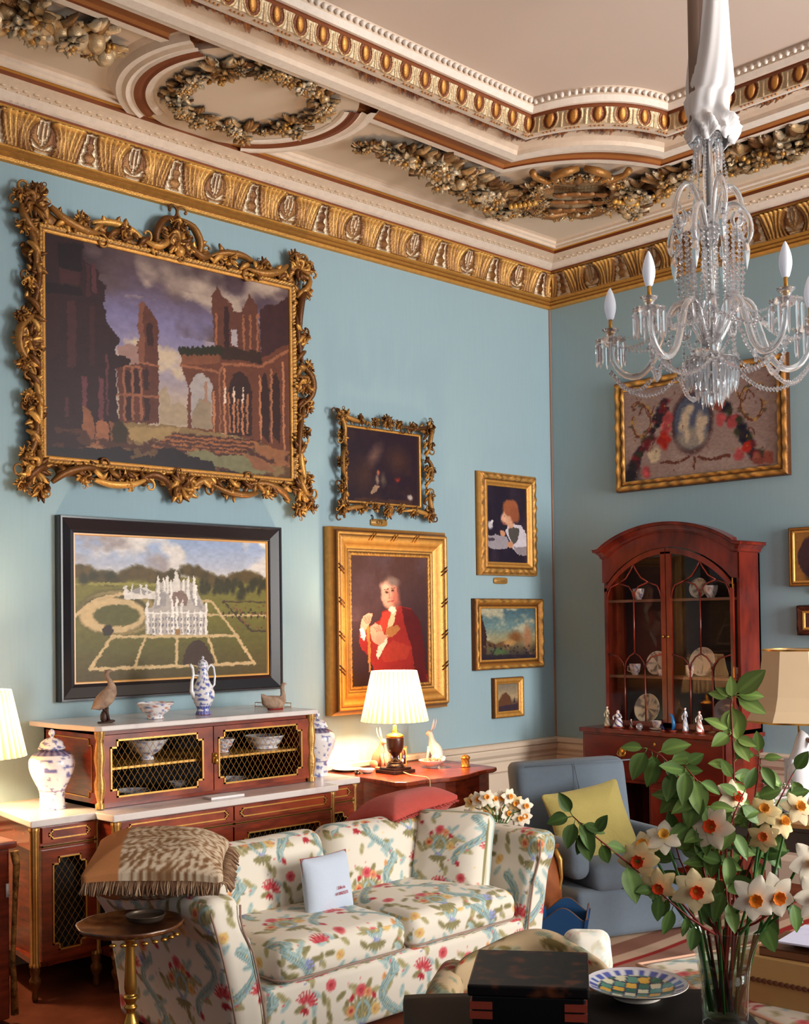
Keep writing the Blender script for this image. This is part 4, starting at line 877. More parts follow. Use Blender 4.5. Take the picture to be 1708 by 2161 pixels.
# ------------------------------------------------------------------ side cabinet along the left wall
GLINE = (.88, .66, .34)
def notch(y0, y1, z0, z1, n, nz=None):
    nz = nz or n
    return [(y0 + n, z0), (y1 - n, z0), (y1 - n, z0 + nz), (y1, z0 + nz), (y1, z1 - nz), (y1 - n, z1 - nz), (y1 - n, z1), (y0 + n, z1), (y0 + n, z1 - nz), (y0, z1 - nz), (y0, z0 + nz), (y0 + n, z0 + nz)]
def outline(m, x, pts, w=.006, c=GLINE, ax=0):
    """flat gilt strips following a closed outline on a plane; ax 0: plane x = const, 1: plane y = const"""
    n = len(pts)
    for i in range(n):
        (a0, b0), (a1, b1) = pts[i], pts[(i + 1) % n]; h = w / 2
        lo, hi = min(a0, a1) - h, max(a0, a1) + h; l2, h2 = min(b0, b1) - h, max(b0, b1) + h
        if ax == 0: m.box(x, x + .005, lo, hi, l2, h2, c)
        else: m.box(lo, hi, x - .005, x, l2, h2, c)
def open_panel(m, x0, x1, Y0_, Y1_, Z0, Z1, y0, y1, z0, z1, n, c=None):
    """door board with a notch cornered opening"""
    m.box(x0, x1, Y0_, y0, Z0, Z1, c); m.box(x0, x1, y1, Y1_, Z0, Z1, c); m.box(x0, x1, y0, y1, Z0, z0, c); m.box(x0, x1, y0, y1, z1, Z1, c)
    for a, b in ((y0, z0), (y1 - n, z0), (y0, z1 - n), (y1 - n, z1 - n)): m.box(x0, x1, a, a + n, b, b + n, c)
def lattice(m, x, y0, y1, z0, z1, st=.038, r=.0016, both=True, skew=1.5):
    for sgn in ((1, -1) if both else (1,)):
        k = y0 - (z1 - z0) * 1.0
        while k < y1 + (z1 - z0):
            # line y = k + s*(z-z0)/skew
            pts = []
            za, zb = z0, z1; ya, yb = (k, k + (z1 - z0) / skew) if sgn > 0 else (k + (z1 - z0) / skew, k)
            def at_y(y): t = (y - ya) / (yb - ya); return za + t * (zb - za)
            p = [(ya, za), (yb, zb)]
            if p[0][0] > p[1][0]: p = p[::-1]
            if p[1][0] > y0 and p[0][0] < y1:
                a, b = p
                if a[0] < y0: a = (y0, at_y(y0))
                if b[0] > y1: b = (y1, at_y(y1))
                if abs(b[0] - a[0]) > .004: m.tube([(x, a[0], a[1]), (x + .001, b[0], b[1])], r, 4, GLINE)
            k += st
def column(m, x, y, z0, z1, r, c=GLINE):
    n = 10; prof = [(r * 1.25, z0), (r * 1.3, z0 + .012), (r, z0 + .02), (r * .95, (z0 + z1) / 2), (r * 1.0, z1 - .03), (r * 1.2, z1 - .018), (r * 1.25, z1 - .004), (r * 1.1, z1)]
    m.lathe(prof, 20, (x, y, 0), lambda A, Z: lerp(np.array([.46, .28, .11]), np.array([.92, .70, .38]), (np.cos(A * 10) * .5 + .5)[..., None]), fn=lambda A, Z: 1 + .06 * np.cos(A * 10) * ((Z > z0 + .02) & (Z < z1 - .03)))
SB = thing('side_cabinet', 'long mahogany breakfront cabinet with white marble top and gilt mounts on the blue wall', 'cabinet', (.40, -3.69, 0))
og = (.40, -3.69, 0)
def breakfront(off, z0, z1, m):
    pl = [(.07, -4.62 - off), (.67 + off, -4.70 - off), (.67 + off, -4.365 - off), (.82 + off, -4.355 - off), (.82 + off, -2.985 + off), (.67 + off, -2.975 + off), (.67 + off, -2.69 + off), (.07, -2.70 + off)]
    m.prism(pl, lambda a, b: (a, b, z0), lambda a, b: (a, b, z1))
m = MB(og); breakfront(0, .70, .815, m); breakfront(-.02, .15, .175, m)
m.box(.07, .10, -4.62, -2.72, .15, .72); m.box(.07, .66, -4.62, -4.60, .15, .72); m.box(.07, .66, -2.72, -2.70, .15, .72)
m.box(.10, .655, -4.37, -4.35, .15, .72); m.box(.10, .655, -2.99, -2.97, .15, .72)
m.build('carcass', MAHO, SB, smooth=False, fixn=True)
m = MB(og); breakfront(.022, .815, .85, m); m.build('marble_top', MARBLE, SB, smooth=False, bevel=.006, fixn=True)
m = MB(og); m.box(.12, .62, -4.60, -2.72, .18, .69, (.05, .045, .06)); m.build('dark_lining', DARKI, SB, smooth=False)
for (y0, y1, x, nm) in ((-4.66, -4.38, .675, 'w'), (-4.33, -3.675, .823, 'c'), (-3.665, -3.01, .823, 'c'), (-2.96, -2.71, .675, 'w')):
    d = MB(og); d.box(x - .02, x + .008, y0, y1, .735, .808); dr = d.build('drawer', MAHOH, SB, smooth=False)
    d = MB(og); outline(d, x + .008, notch(y0 + .035, y1 - .035, .752, .793, .014)); outline(d, x + .004, [(y0, .718), (y1, .718), (y1, .719), (y0, .719)]); g = d.build('gilt_inlay', GOLDB, SB, smooth=False)
    d = MB(og); iy0, iy1 = y0 + .055, y1 - .055; open_panel(d, x - .022, x + .004, y0, y1, .18, .70, iy0, iy1, .225, .66, .03); d.build('door', MAHO, SB, smooth=False)
    d = MB(og); outline(d, x + .004, notch(iy0, iy1, .225, .66, .03), .007); lattice(d, x - .008, iy0, iy1, .225, .66, .034, .0008, True); la = d.build('lattice', GOLDB, SB, smooth=False); 
m = None
for x, y in ((.66, -4.69), (.655, -4.37), (.81, -4.345), (.81, -2.995), (.655, -2.965), (.66, -2.70)):
    m = MB(og); column(m, x, y, .16, .812, .021); m.lathe([(.001, 0), (.012, .0), (.016, .02), (.013, .05), (.026, .08), (.028, .10), (.018, .115), (.024, .14), (.022, .16)], 14, (x, y, 0), (.52, .34, .16)); m.build('column', GILTV, SB)
for y in (-4.6, -2.72):
    MB(og).lathe([(.001, 0), (.016, 0), (.02, .03), (.016, .06), (.028, .10), (.022, .16)], 12, (.12, y, 0), (.4, .25, .12)).build('foot', GILTV, SB)
# upper display cabinet
UC = thing('display_cabinet', 'low mahogany display cabinet with gilt lattice doors standing on the marble of the side cabinet', 'cabinet', (.36, -3.67, .85))
og = (.36, -3.67, .85)
m = MB(og); X = .645
m.box(.05, .07, -4.33, -3.0, .852, 1.238); m.box(.05, X - .02, -4.33, -3.0, .852, .872); m.box(.05, X - .01, -4.33, -3.0, 1.215, 1.238)
m.box(.05, X - .02, -4.33, -4.31, .852, 1.238); m.box(.05, X - .02, -3.02, -3.0, .852, 1.238)
m.build('carcass', MAHO, UC, smooth=False)
m = MB(og)
m.prism([(.06, -4.42), (.40, -4.42), (.665, -4.375), (.69, -4.35), (.69, -2.985), (.665, -2.965), (.06, -2.955)], lambda a, b: (a, b, 1.238), lambda a, b: (a, b, 1.264)); m.build('marble_top', MARBLE, UC, smooth=False, bevel=.005, fixn=True)
m = MB(og); m.box(.07, .62, -4.31, -3.02, .872, .876); m.box(.07, .075, -4.31, -3.02, .872, 1.215); m.build('dark_lining', mat('dark_velvet', (.04, .04, .07), .9), UC, smooth=False)
m = MB(og); m.box(.08, .60, -4.31, -3.02, 1.036, 1.044); m.box(.60, .608, -4.31, -3.02, 1.034, 1.046, GLINE); m.build('shelf', GOLDB, UC, smooth=False)
for (y0, y1, a0, a1) in ((-4.315, -3.668, -4.275, -3.735), (-3.662, -3.015, -3.632, -3.07)):
    m = MB(og); open_panel(m, X - .02, X, y0, y1, .875, 1.213, a0, a1, .905, 1.185, .035); d = m.build('door', MAHOH, UC, smooth=False)
    m = MB(og); outline(m, X, notch(a0, a1, .905, 1.185, .035), .009); m.build('gilt_frame', GOLDB, UC, smooth=False)
    m = MB(og); lattice(m, X - .010, a0, a1, .905, 1.185, .036, .0012); m.build('lattice', GOLDB, UC, smooth=False)
m = MB(og); m.box(X, X + .008, -3.675, -3.65, 1.02, 1.075, (.3, .2, .1)); m.ball((X + .012, -3.662, 1.06), .012, 8); m.ball((X + .012, -3.655, 1.03), (.01, .012, .018), 8); m.build('lock', BRASS, UC)
for y in (-4.335, -2.998):
    m = MB(og); m.lathe([(.022, .855), (.024, .875), (.014, .885), (.016, .90), (.026, .94), (.028, .98), (.018, 1.02), (.022, 1.06), (.028, 1.10), (.022, 1.16), (.016, 1.19), (.024, 1.205), (.026, 1.236)], 18, (X - .005, y, 0), lambda A, Z: lerp(np.array([.55, .35, .14]), np.array([.96, .78, .46]), (np.cos(A * 8) * .5 + .5)[..., None]), fn=lambda A, Z: 1 + .08 * np.cos(A * 8)); m.build('column', GILTV, UC)
m = MB(og); yy = notch(.14, .56, .90, 1.19, .03); outline(m, -4.331, yy, .005, ax=1); m.build('side_inlay', GOLDB, UC, smooth=False)

# ------------------------------------------------------------------ porcelain
def blot(seed, base=(.91, .90, .90), ink=(.36, .38, .62), th=.6, ink2=None, f=3.0, bands=()):
    rs = np.random.RandomState(seed); ph = rs.rand(6) * 6.28
    def c(A, Z):
        k = f; n = sum(np.sin(A * (2 + i) + Z * k * (22 + 13 * i) + ph[i]) * np.cos(A * (3 - i) * 1.3 - Z * k * (17 - 6 * i) + ph[5 - i]) for i in range(3)) / 3
        n2 = np.sin(A * 9 + Z * k * 60 + ph[0]) * np.sin(A * 5 - Z * k * 90 + ph[1])
        mk = np.clip((n + n2 * .35 - th * .5) * 8, 0, 1)[..., None]; col = lerp(np.array(base), np.array(ink), mk * .85)
        if ink2 is not None: mk2 = np.clip((-n + n2 * .35 - th * .55) * 8, 0, 1)[..., None]; col = lerp(col, np.array(ink2), mk2 * .8)
        for z0, z1, cc in bands: col = np.where(((Z > z0) & (Z < z1))[..., None], lerp(np.array(cc), np.array(base), (np.sin(A * 16)[..., None] * .5 + .5) * .45), col)
        return np.clip(col, 0, 1)
    return c
def zs(prof, n=5):
    """resample a profile smoothly so that painted colour has something to sit on"""
    P = np.array(prof, float); t = np.arange(len(P)); T = np.linspace(0, len(P) - 1, (len(P) - 1) * n + 1); i = np.clip(T.astype(int), 0, len(P) - 2); f = (T - i)[:, None]
    a = P[np.clip(i - 1, 0, len(P) - 1)]; b = P[i]; c = P[i + 1]; d = P[np.clip(i + 2, 0, len(P) - 1)]
    r = .5 * (2 * b + (c - a) * f + (2 * a - 5 * b + 4 * c - d) * f * f + (3 * b - a - 3 * c + d) * f ** 3); r[:, 0] = np.maximum(r[:, 0], .0005); return r
def ginger_jar(label, loc, s=1.0, seed=1, rot=0):
    t = thing('porcelain_jar', label, 'jar', loc, rot, 'lidded jars on the side cabinet'); 
    body = [(.001, 0), (.058, 0), (.060, .01), (.058, .06), (.060, .085), (.075, .12), (.098, .17), (.108, .215), (.102, .25), (.078, .275), (.054, .285), (.050, .30)]
    MB().lathe(zs([(r * s, z * s) for r, z in body]), 64, C=blot(seed, bands=((.085 * s, .093 * s, (.45, .4, .6)), (.262 * s, .30 * s, (.32, .28, .44)))), fn=lambda A, Z: 1 + .02 * np.abs(np.cos(A * 3))).build('body', PORC, t)
    lid = [(.062, .29), (.066, .295), (.060, .305), (.052, .325), (.03, .34), (.012, .345), (.008, .352), (.014, .36), (.016, .37), (.010, .382), (.001, .388)]
    MB().lathe(zs([(r * s, z * s) for r, z in lid]), 48, C=blot(seed + 3, f=5, th=.3)).build('lid', PORC, t); return t
ginger_jar('white and blue lidded porcelain jar at the left end of the marble cabinet', (.42, -4.475, .85), 1.02, 1)
ginger_jar('white and blue lidded porcelain jar right of the lattice display cabinet', (.46, -2.80, .85), .98, 8)
def bowl(name, label, loc, r, h, seed, foot=.5, cat='bowl', ink=(.38, .40, .62), ink2=(.72, .36, .28), group=None, flare=1., f=5):
    pr = [(.001, .0), (r * foot, 0), (r * foot * 1.02, h * .12), (r * foot * .95, h * .2), (r * (.5 + foot * .45), h * .45), (r * .86 * flare ** .5, h * .75), (r * flare, h), (r * .97 * flare, h), (r * .80, h * .7), (r * foot * .8, h * .3), (.001, h * .25)]
    o = MB().lathe(zs(pr, 4), 40, C=blot(seed, ink=ink, ink2=ink2, f=f)).build(name, PORC, loc=loc); return tag(o, label, cat, group)
bowl('porcelain_bowl', 'white porcelain bowl with rust red painting on the display cabinet', (.50, -3.93, 1.265), .098, .082, 4, .42)
bowl('porcelain_bowl', 'deep flared blue and white bowl on the shelf behind the left lattice door', (.42, -3.935, 1.045), .105, .105, 5, .34, ink2=None, flare=1.08)
bowl('porcelain_bowl', 'round blue and white bowl at the left behind the right lattice door', (.44, -3.47, 1.045), .075, .075, 6, .5)
bowl('porcelain_bowl', 'wide oval white bowl on the upper shelf behind the right lattice door', (.45, -3.18, 1.045), .115, .072, 7, .62, ink2=None)
bowl('porcelain_bowl', 'small blue and white bowl on the floor of the display cabinet, left door', (.47, -3.775, .8775), .050, .04, 9, .5, ink2=None, f=9)
bowl('porcelain_dish', 'shallow white dish on the cabinet floor behind the left lattice door', (.45, -4.05, .8775), .095, .022, 10, .6, 'dish', ink2=None)
bowl('porcelain_dish', 'shallow white dish on the cabinet floor behind the right lattice door', (.45, -3.42, .8775), .085, .022, 12, .6, 'dish', ink2=None)
# ewer
EW = thing('porcelain_ewer', 'tall blue and white porcelain ewer with a lid on the display cabinet', 'ewer', (.47, -3.61, 1.265), R(90))
MB().lathe(zs([(.001, 0), (.040, 0), (.040, .012), (.034, .03), (.042, .05), (.060, .09), (.062, .12), (.050, .155), (.034, .19), (.027, .23), (.024, .25)]), 56, C=blot(20, ink=(.25, .30, .62), th=.25, f=5, bands=((.0, .02, (.3, .3, .6)), (.03, .045, (.2, .25, .6))))).build('body', PORC, EW)
MB().lathe(zs([(.026, .25), (.028, .255), (.027, .28), (.020, .292), (.010, .298), (.006, .305), (.008, .312), (.001, .32)]), 32, C=blot(21, th=.2, f=8)).build('lid', PORC, EW)
m = MB(); m.tube([(-.054, 0, .10), (-.075, 0, .13), (-.072, 0, .18), (-.062, 0, .22), (-.066, 0, .255), (-.082, 0, .275)], [.014, .011, .009, .008, .008, .009], 10, (.9, .9, .9)); m.tube([(-.066, 0, .215), (-.04, 0, .215), (-.026, 0, .21)], .004, 6, (.85, .87, .92)); m.build('spout', PORC, EW)
m = MB(); m.tube([(.052, 0, .14), (.074, 0, .16), (.078, 0, .21), (.070, 0, .255), (.052, 0, .27), (.034, 0, .255), (.026, 0, .23)], [.007, .006, .006, .006, .006, .006, .005], 10, (.88, .89, .93)); m.build('handle', PORC, EW)
MB().lathe([(.001, -.0005), (.042, -.0005), (.042, .006), (.001, .006)], 24, C=(.55, .12, .10)).build('base_rim', PORC, EW)

# geese
def goose_body(m, secs, c):
    """secs: centre (x,z) and half width / half height along the spine"""
    P = []
    n = 14
    for i, (x, z, w, h, tilt) in enumerate(secs):
        ring = []
        for k in range(n):
            a = 2 * PI * k / n; dz = math.sin(a) * h; ring.append((x - dz * math.sin(tilt), math.cos(a) * w, z + dz * math.cos(tilt)))
        P.append(ring)
    m.grid(np.array(P), c, cv=True)
WOODG = mat('carved_goose_clay', (.50, .40, .33), .7, col2=(.66, .55, .46), nscale=30, bump=.3, bscale=90)
G1 = thing('goose_figure', 'brown carved goose standing upright with raised head on the display cabinet', 'figurine', (.52, -4.235, 1.265), R(90))
m = MB(); goose_body(m, [(-.080, .072, .001, .001, 0), (-.070, .078, .010, .006, .3), (-.045, .088, .030, .026, .5), (-.018, .105, .042, .040, .7), (.010, .130, .043, .042, .9), (.032, .158, .034, .034, 1.1), (.040, .185, .020, .022, 1.4), (.030, .208, .013, .013, 1.9), (.014, .228, .011, .012, 2.0), (.010, .245, .012, .013, 1.6), (.016, .258, .014, .012, .8), (.030, .262, .011, .009, .1), (.040, .260, .007, .005, 0), (.062, .257, .001, .001, 0)], None)
m.build('body', WOODG, G1)
m = MB(); 
for s in (-1, 1): m.tube([(.0, s * .016, .09), (.004, s * .016, .05), (.012, s * .017, .012)], [.010, .007, .007], 8); m.ball((.022, s * .018, .008), (.026, .014, .008), 8)
m.ball((-.006, 0, .030), (.022, .018, .034), 8); m.build('legs_and_stump', mat('dark_bronze', (.22, .13, .10), .5), G1)
m = MB(); m.lathe([(.001, 0), (.040, 0), (.040, .006), (.001, .006)], 16, sq=(1, .75)); m.build('base', mat('dark_bronze'), G1)
G2 = thing('goose_figure', 'brown carved goose sitting low with upright neck at the right of the display cabinet', 'figurine', (.50, -3.14, 1.265), R(90))
m = MB(); goose_body(m, [(-.100, .095, .001, .001, 0), (-.090, .080, .008, .014, -.6), (-.075, .055, .026, .030, -.3), (-.04, .042, .044, .040, 0), (.0, .040, .046, .040, 0), (.03, .042, .038, .038, .3), (.05, .058, .024, .026, 1.0), (.056, .080, .014, .015, 1.5), (.052, .105, .011, .012, 1.6), (.050, .128, .012, .013, 1.5), (.058, .142, .012, .011, .7), (.070, .144, .007, .006, .1), (.086, .142, .001, .001, 0)], None)
m.build('body', WOODG, G2); m = MB(); m.lathe([(.001, 0), (.042, 0), (.042, .007), (.001, .007)], 20, sq=(1.2, .8)); m.build('base', mat('red_felt', (.56, .13, .13), .9), G2)
# small gallery tray beside it, paper on the lower marble
T = thing('glass_tray', 'thin brass edged glass tray at the right end of the display cabinet', 'tray', (.30, -3.03, 1.265)); m = MB()
for z in (.004, .026): m.tube([(-.06, -.06, z), (.14, -.05, z), (.14, .05, z), (-.06, .06, z), (-.06, -.06, z)], .0016, 5)
for x, y in ((-.06, -.06), (.14, -.05), (.14, .05), (-.06, .06)): m.tube([(x, y, 0), (x, y, .028)], .0022, 5)
m.build('rail', BRASS, T); MB().box(-.06, .14, -.055, .055, .002, .005).build('glass', VGLASS, T, smooth=False)
m = MB(); m.prism([(-.05, -.10), (.04, -.105), (.045, .10), (-.045, .095)], lambda a, b: (a, b, 0), lambda a, b: (a, b, .012)); tag(m.build('folded_paper', mat('white_paper', (.90, .88, .88), .7), loc=(.755, -3.68, .851), smooth=False), 'folded white paper lying on the lower marble shelf', 'paper')

# ------------------------------------------------------------------ lamps
def pleated(m, r0, r1, h, n=30, off=(0, 0, 0), c0=(.92, .85, .72), c1=(.66, .50, .36)):
    k = 240; A = np.arange(k) * 2 * PI / k; Z = np.linspace(0, 1, 12); P = np.zeros((12, k, 3)); C = np.zeros((12, k, 3))
    for i, z in enumerate(Z):
        rr = (r0 + (r1 - r0) * z) * (1 + .022 * np.sin(A * n)); P[i, :, 0] = rr * np.cos(A) + off[0]; P[i, :, 1] = rr * np.sin(A) + off[1]; P[i, :, 2] = off[2] + h * z
        C[i] = lerp(np.array(c1), np.array(c0), np.clip(.75 + .6 * np.sin(A * n), 0, 1)[:, None])
    m.grid(P, C, cv=True)
BULB = mat('lit_bulb', (1, .9, .7), .4, emis=(1., .82, .55), estr=8)
BULB.node_tree.nodes['Principled BSDF'].inputs['Emission Strength'].default_value = 12
def table_lamp(label, loc, s, power, body_m, prof, base=True):
    t = thing('table_lamp', label, 'lamp', loc)
    m = MB(); pleated(m, .20 * s, .135 * s, .30 * s, 34, (0, 0, .31 * s)); m.build('lamp_shade', SHADE, t)
    m = MB(); m.tube([(0, 0, .26 * s), (0, 0, .60 * s)], .004, 8, GLINE)
    for k in range(3): a = k * 2.094; m.tube([(0, 0, .596 * s), (.133 * s * math.cos(a), .133 * s * math.sin(a), .603 * s)], .0018, 5, GLINE)
    m.build('shade_carrier', BRASS, t); MB().ball((0, 0, .47 * s), (.015, .015, .026), 10).build('bulb', BULB, t)
    m = MB(); m.lathe(zs(prof, 4), 32); m.build('urn', body_m, t)
    if base: MB().box(-.085 * s, .085 * s, -.085 * s, .085 * s, 0, .022).box(-.068 * s, .068 * s, -.068 * s, .068 * s, .022, .036).build('plinth', body_m, t, smooth=False, bevel=.003)
    lamp_light((loc[0], loc[1], loc[2] + .46 * s), power); return t
TL = table_lamp('lit table lamp with cream pleated shade and dark red urn on the serpentine table', (.42, -2.13, .80), 1.06, 50, DARKW, [(.001, .036), (.055, .036), (.055, .048), (.045, .06), (.048, .068), (.03, .078), (.018, .09), (.016, .10), (.03, .118), (.048, .14), (.055, .17), (.056, .215), (.052, .225)])
m = MB(); m.lathe([(.053, .222), (.058, .226), (.058, .236), (.04, .246), (.018, .252), (.022, .262), (.012, .275), (.012, .30), (.001, .305)], 28, C=GLINE); m.build('gilt_collar', BRASS, TL)
cord = MB((.58, -2.18, .80)); cord.tube([(.50, -2.14, .812), (.62, -2.19, .808), (.80, -2.225, .812), (.835, -2.235, .80), (.845, -2.24, .70), (.84, -2.245, .52)], .0035, 6); tag(cord.build('lamp_cord', mat('cream_cord', (.85, .74, .55), .6), loc=(.58, -2.18, .80)), 'cream electric cord hanging over the front edge of the serpentine table', 'cord')
# left lamp, only its shade reaches into view, on the commode cut by the left edge
LC_ = thing('commode', 'brown wooden commode with rounded top cut off by the left edge', 'commode', (.62, -5.14, 0))
m = MB((.62, -5.14, 0)); m.box(.30, .87, -5.5, -4.91, .02, .775); m.build('body', MAHO, LC_, smooth=False, bevel=.01)
m = MB((.62, -5.14, 0)); m.box(.28, .90, -5.53, -4.885, .775, .81); m.build('top', MAHOH, LC_, smooth=False, bevel=.012)
m = MB((.62, -5.14, 0)); m.tube([(.885, -4.895, .76), (.890, -4.888, .70), (.885, -4.893, .55), (.875, -4.90, .30), (.88, -4.895, .04)], [.02, .016, .012, .011, .018], 10); m.build('corner_mount', GOLDD, LC_)
m = MB((.62, -5.14, 0)); m.box(.872, .876, -4.93, -4.915, .56, .62); m.build('key_plate', WPORC, LC_)
LL = table_lamp('lit table lamp with cream pleated shade at the left edge of the picture', (.42, -4.845, .81), 1.06, 38, BRASS, [(.001, .0), (.06, .0), (.06, .015), (.02, .04), (.016, .15), (.02, .26), (.001, .27)], False)

# ------------------------------------------------------------------ serpentine table by the wall and what stands on it
ST = thing('serpentine_table', 'mahogany serpentine side table between the marble cabinet and the corner', 'table', (.42, -1.92, 0)); og = (.42, -1.92, 0)
edge = [(.06, -2.43), (.40, -2.42), (.60, -2.43), (.74, -2.44), (.80, -2.395), (.80, -2.30), (.815, -2.20), (.85, -2.08), (.85, -1.98), (.82, -1.86), (.775, -1.74), (.755, -1.64), (.76, -1.58), (.72, -1.50), (.62, -1.48), (.45, -1.47), (.30, -1.44), (.06, -1.42)]
def shrink(e, d): cx, cy = .3, -1.93; return [(cx + (x - cx) * (1 - d / .5) if x > .1 else x, cy + (y - cy) * (1 - d / .5)) for x, y in e]
m = MB(og); m.prism(edge, lambda a, b: (a, b, .772), lambda a, b: (a, b, .80)); m.build('table_top', MAHOH, ST, smooth=False, bevel=.008, fixn=True)
m = MB(og); m.prism(shrink(edge, .045), lambda a, b: (a, b, .60), lambda a, b: (a, b, .772)); m.build('apron', MAHO, ST, smooth=False, fixn=True)
for x, y in ((.68, -2.33), (.66, -1.58), (.12, -2.33), (.12, -1.55)):
    m = MB(og); m.tube([(x, y, .62), (x + .02, y, .50), (x + .01, y, .30), (x - .01, y, .12), (x + .015, y, .0)], [.035, .030, .02, .016, .022], 10); m.build('leg', MAHO, ST)
def hare(label, loc, rot, s, m0, g):
    t = thing('hare_figure', label, 'figurine', loc, rot, g); m = MB()
    goose_body(m, [(-.055 * s, .030 * s, .002, .002, 0), (-.050 * s, .045 * s, .022 * s, .026 * s, 0), (-.03 * s, .055 * s, .036 * s, .045 * s, .2), (-.005 * s, .075 * s, .036 * s, .045 * s, .5), (.015 * s, .105 * s, .028 * s, .034 * s, .8), (.022 * s, .135 * s, .020 * s, .022 * s, 1.0), (.024 * s, .155 * s, .017 * s, .018 * s, .9), (.030 * s, .175 * s, .020 * s, .021 * s, .3), (.045 * s, .178 * s, .018 * s, .017 * s, 0), (.060 * s, .172 * s, .010 * s, .009 * s, 0), (.066 * s, .170 * s, .001, .001, 0)], None)
    for q in (-1, 1): m.tube([(.030 * s, q * .016 * s, .10 * s), (.040 * s, q * .016 * s, .05 * s), (.044 * s, q * .018 * s, .006 * s)], [.012 * s, .008 * s, .009 * s], 8); m.ball((-.02 * s, q * .030 * s, .030 * s), (.034 * s, .016 * s, .030 * s), 8); m.ball((.012 * s, q * .032 * s, .008 * s), (.03 * s, .010 * s, .008 * s), 8)
    m.ball((-.06 * s, 0, .03 * s), .014 * s, 7); m.build('body', m0, t)
    for q in (-1, 1): e = MB(); e.tube([(.022 * s, q * .010 * s, .188 * s), (.006 * s, q * .016 * s, .215 * s), (-.002 * s, q * .018 * s, .245 * s), (-.004 * s, q * .016 * s, .268 * s)], [.004 * s, .009 * s, .008 * s, .001], 8, flat=.5); e.build('ear', m0, t)
    return t
hare('pinkish porcelain hare seated left of the lit lamp on the serpentine table', (.18, -2.05, .80), R(10), 1.0, mat('pink_porcelain', (.82, .58, .46), .3, noise=.2, nscale=30, coat=.2), None)
hare('white porcelain hare with tall ears seated at the back right of the serpentine table', (.25, -1.60, .80), R(200), 1.12, WPORC, None)
PB = thing('petal_bowl', 'white bowl of dried pink petals right of the lit lamp', 'bowl', (.42, -1.80, .80))
MB().lathe(zs([(.001, 0), (.035, 0), (.04, .01), (.075, .035), (.088, .05), (.084, .05), (.07, .036), (.001, .02)], 3), 32, C=(.9, .86, .86)).build('bowl', PORC, PB)
m = MB(); rs = random.Random(4)
for k in range(90):
    a = rs.random() * 6.28; r = .072 * math.sqrt(rs.random()); m.ball((r * math.cos(a), r * math.sin(a), .040 + .012 * rs.random() + .012 * (1 - r / .07)), (.010, .008, .005), 5, lerp((.80, .42, .38), (.86, .66, .50), rs.random()))
tag(m.build('petals', COLRM, PB), None, None, kind='stuff')
SB2 = MB(); SB2.lathe(zs([(.001, 0), (.030, 0), (.030, .01), (.026, .014), (.026, .05), (.031, .056), (.031, .064), (.018, .075), (.006, .08), (.001, .084)], 2), 24, C=lambda A, Z: lerp(np.array([.45, .25, .08]), np.array([.92, .66, .28]), (np.sin(A * 7) * np.sin(Z * 170) * .5 + .5)[..., None])); tag(SB2.build('gilt_box', GILTV, loc=(.56, -1.63, .80)), 'small round gilt box at the right of the serpentine table', 'box')
PF = thing('arched_photo_stand', 'small gilt frame of three arched pictures behind the lit lamp', 'photo frame', (.20, -1.90, .80), R(70))
m = MB(); m.box(-.062, .062, -.004, .006, 0, .125, (.80, .60, .32)); m.box(-.066, .066, -.006, .008, .122, .130, (.6, .4, .2)); m.box(-.066, .066, -.006, .02, 0, .008, (.6, .4, .2)); m.build('frame', GILTV, PF, smooth=False)
m = MB(); rs = random.Random(9)
for x in (-.04, 0, .04):
    m.prism([(x - .014, .015), (x + .014, .015), (x + .014, .09), (x + .009, .105), (x, .112), (x - .009, .105), (x - .014, .09)], lambda a, b: (a, -.0065, b), lambda a, b: (a, -.0045, b), (.30, .16, .10))
    for k in range(6): m.ball((x + rs.uniform(-.01, .01), -.007, .025 + rs.random() * .05), (.006, .001, .012), 6, ((.85, .85, .9), (.35, .4, .6), (.3, .2, .2))[k % 3])
m.build('pictures', OILP, PF)
tag(MB().lathe(zs([(.001, 0), (.04, 0), (.05, .006), (.095, .014), (.09, .016), (.001, .008)], 2), 32, C=(.92, .88, .82)).build('saucer', PORC, loc=(.12, -2.27, .80)), 'flat cream saucer at the left back of the serpentine table', 'dish')
tag(MB().lathe(zs([(.001, 0), (.02, 0), (.045, .014), (.05, .026), (.046, .026), (.001, .012)], 2), 28, C=(.93, .90, .86)).build('small_dish', PORC, loc=(.30, -2.265, .80)), 'small white dish just left of the lit lamp base', 'dish')
tag(MB().box(-.012, .012, -.014, .014, 0, .014, (.2, .12, .08)).ball((0, 0, .02), (.008, .008, .010), 6, (.2, .12, .08)).build('wooden_knob_box', DARKW, loc=(.30, -2.345, .80)), 'tiny dark wooden box beside the small white dish', 'box')
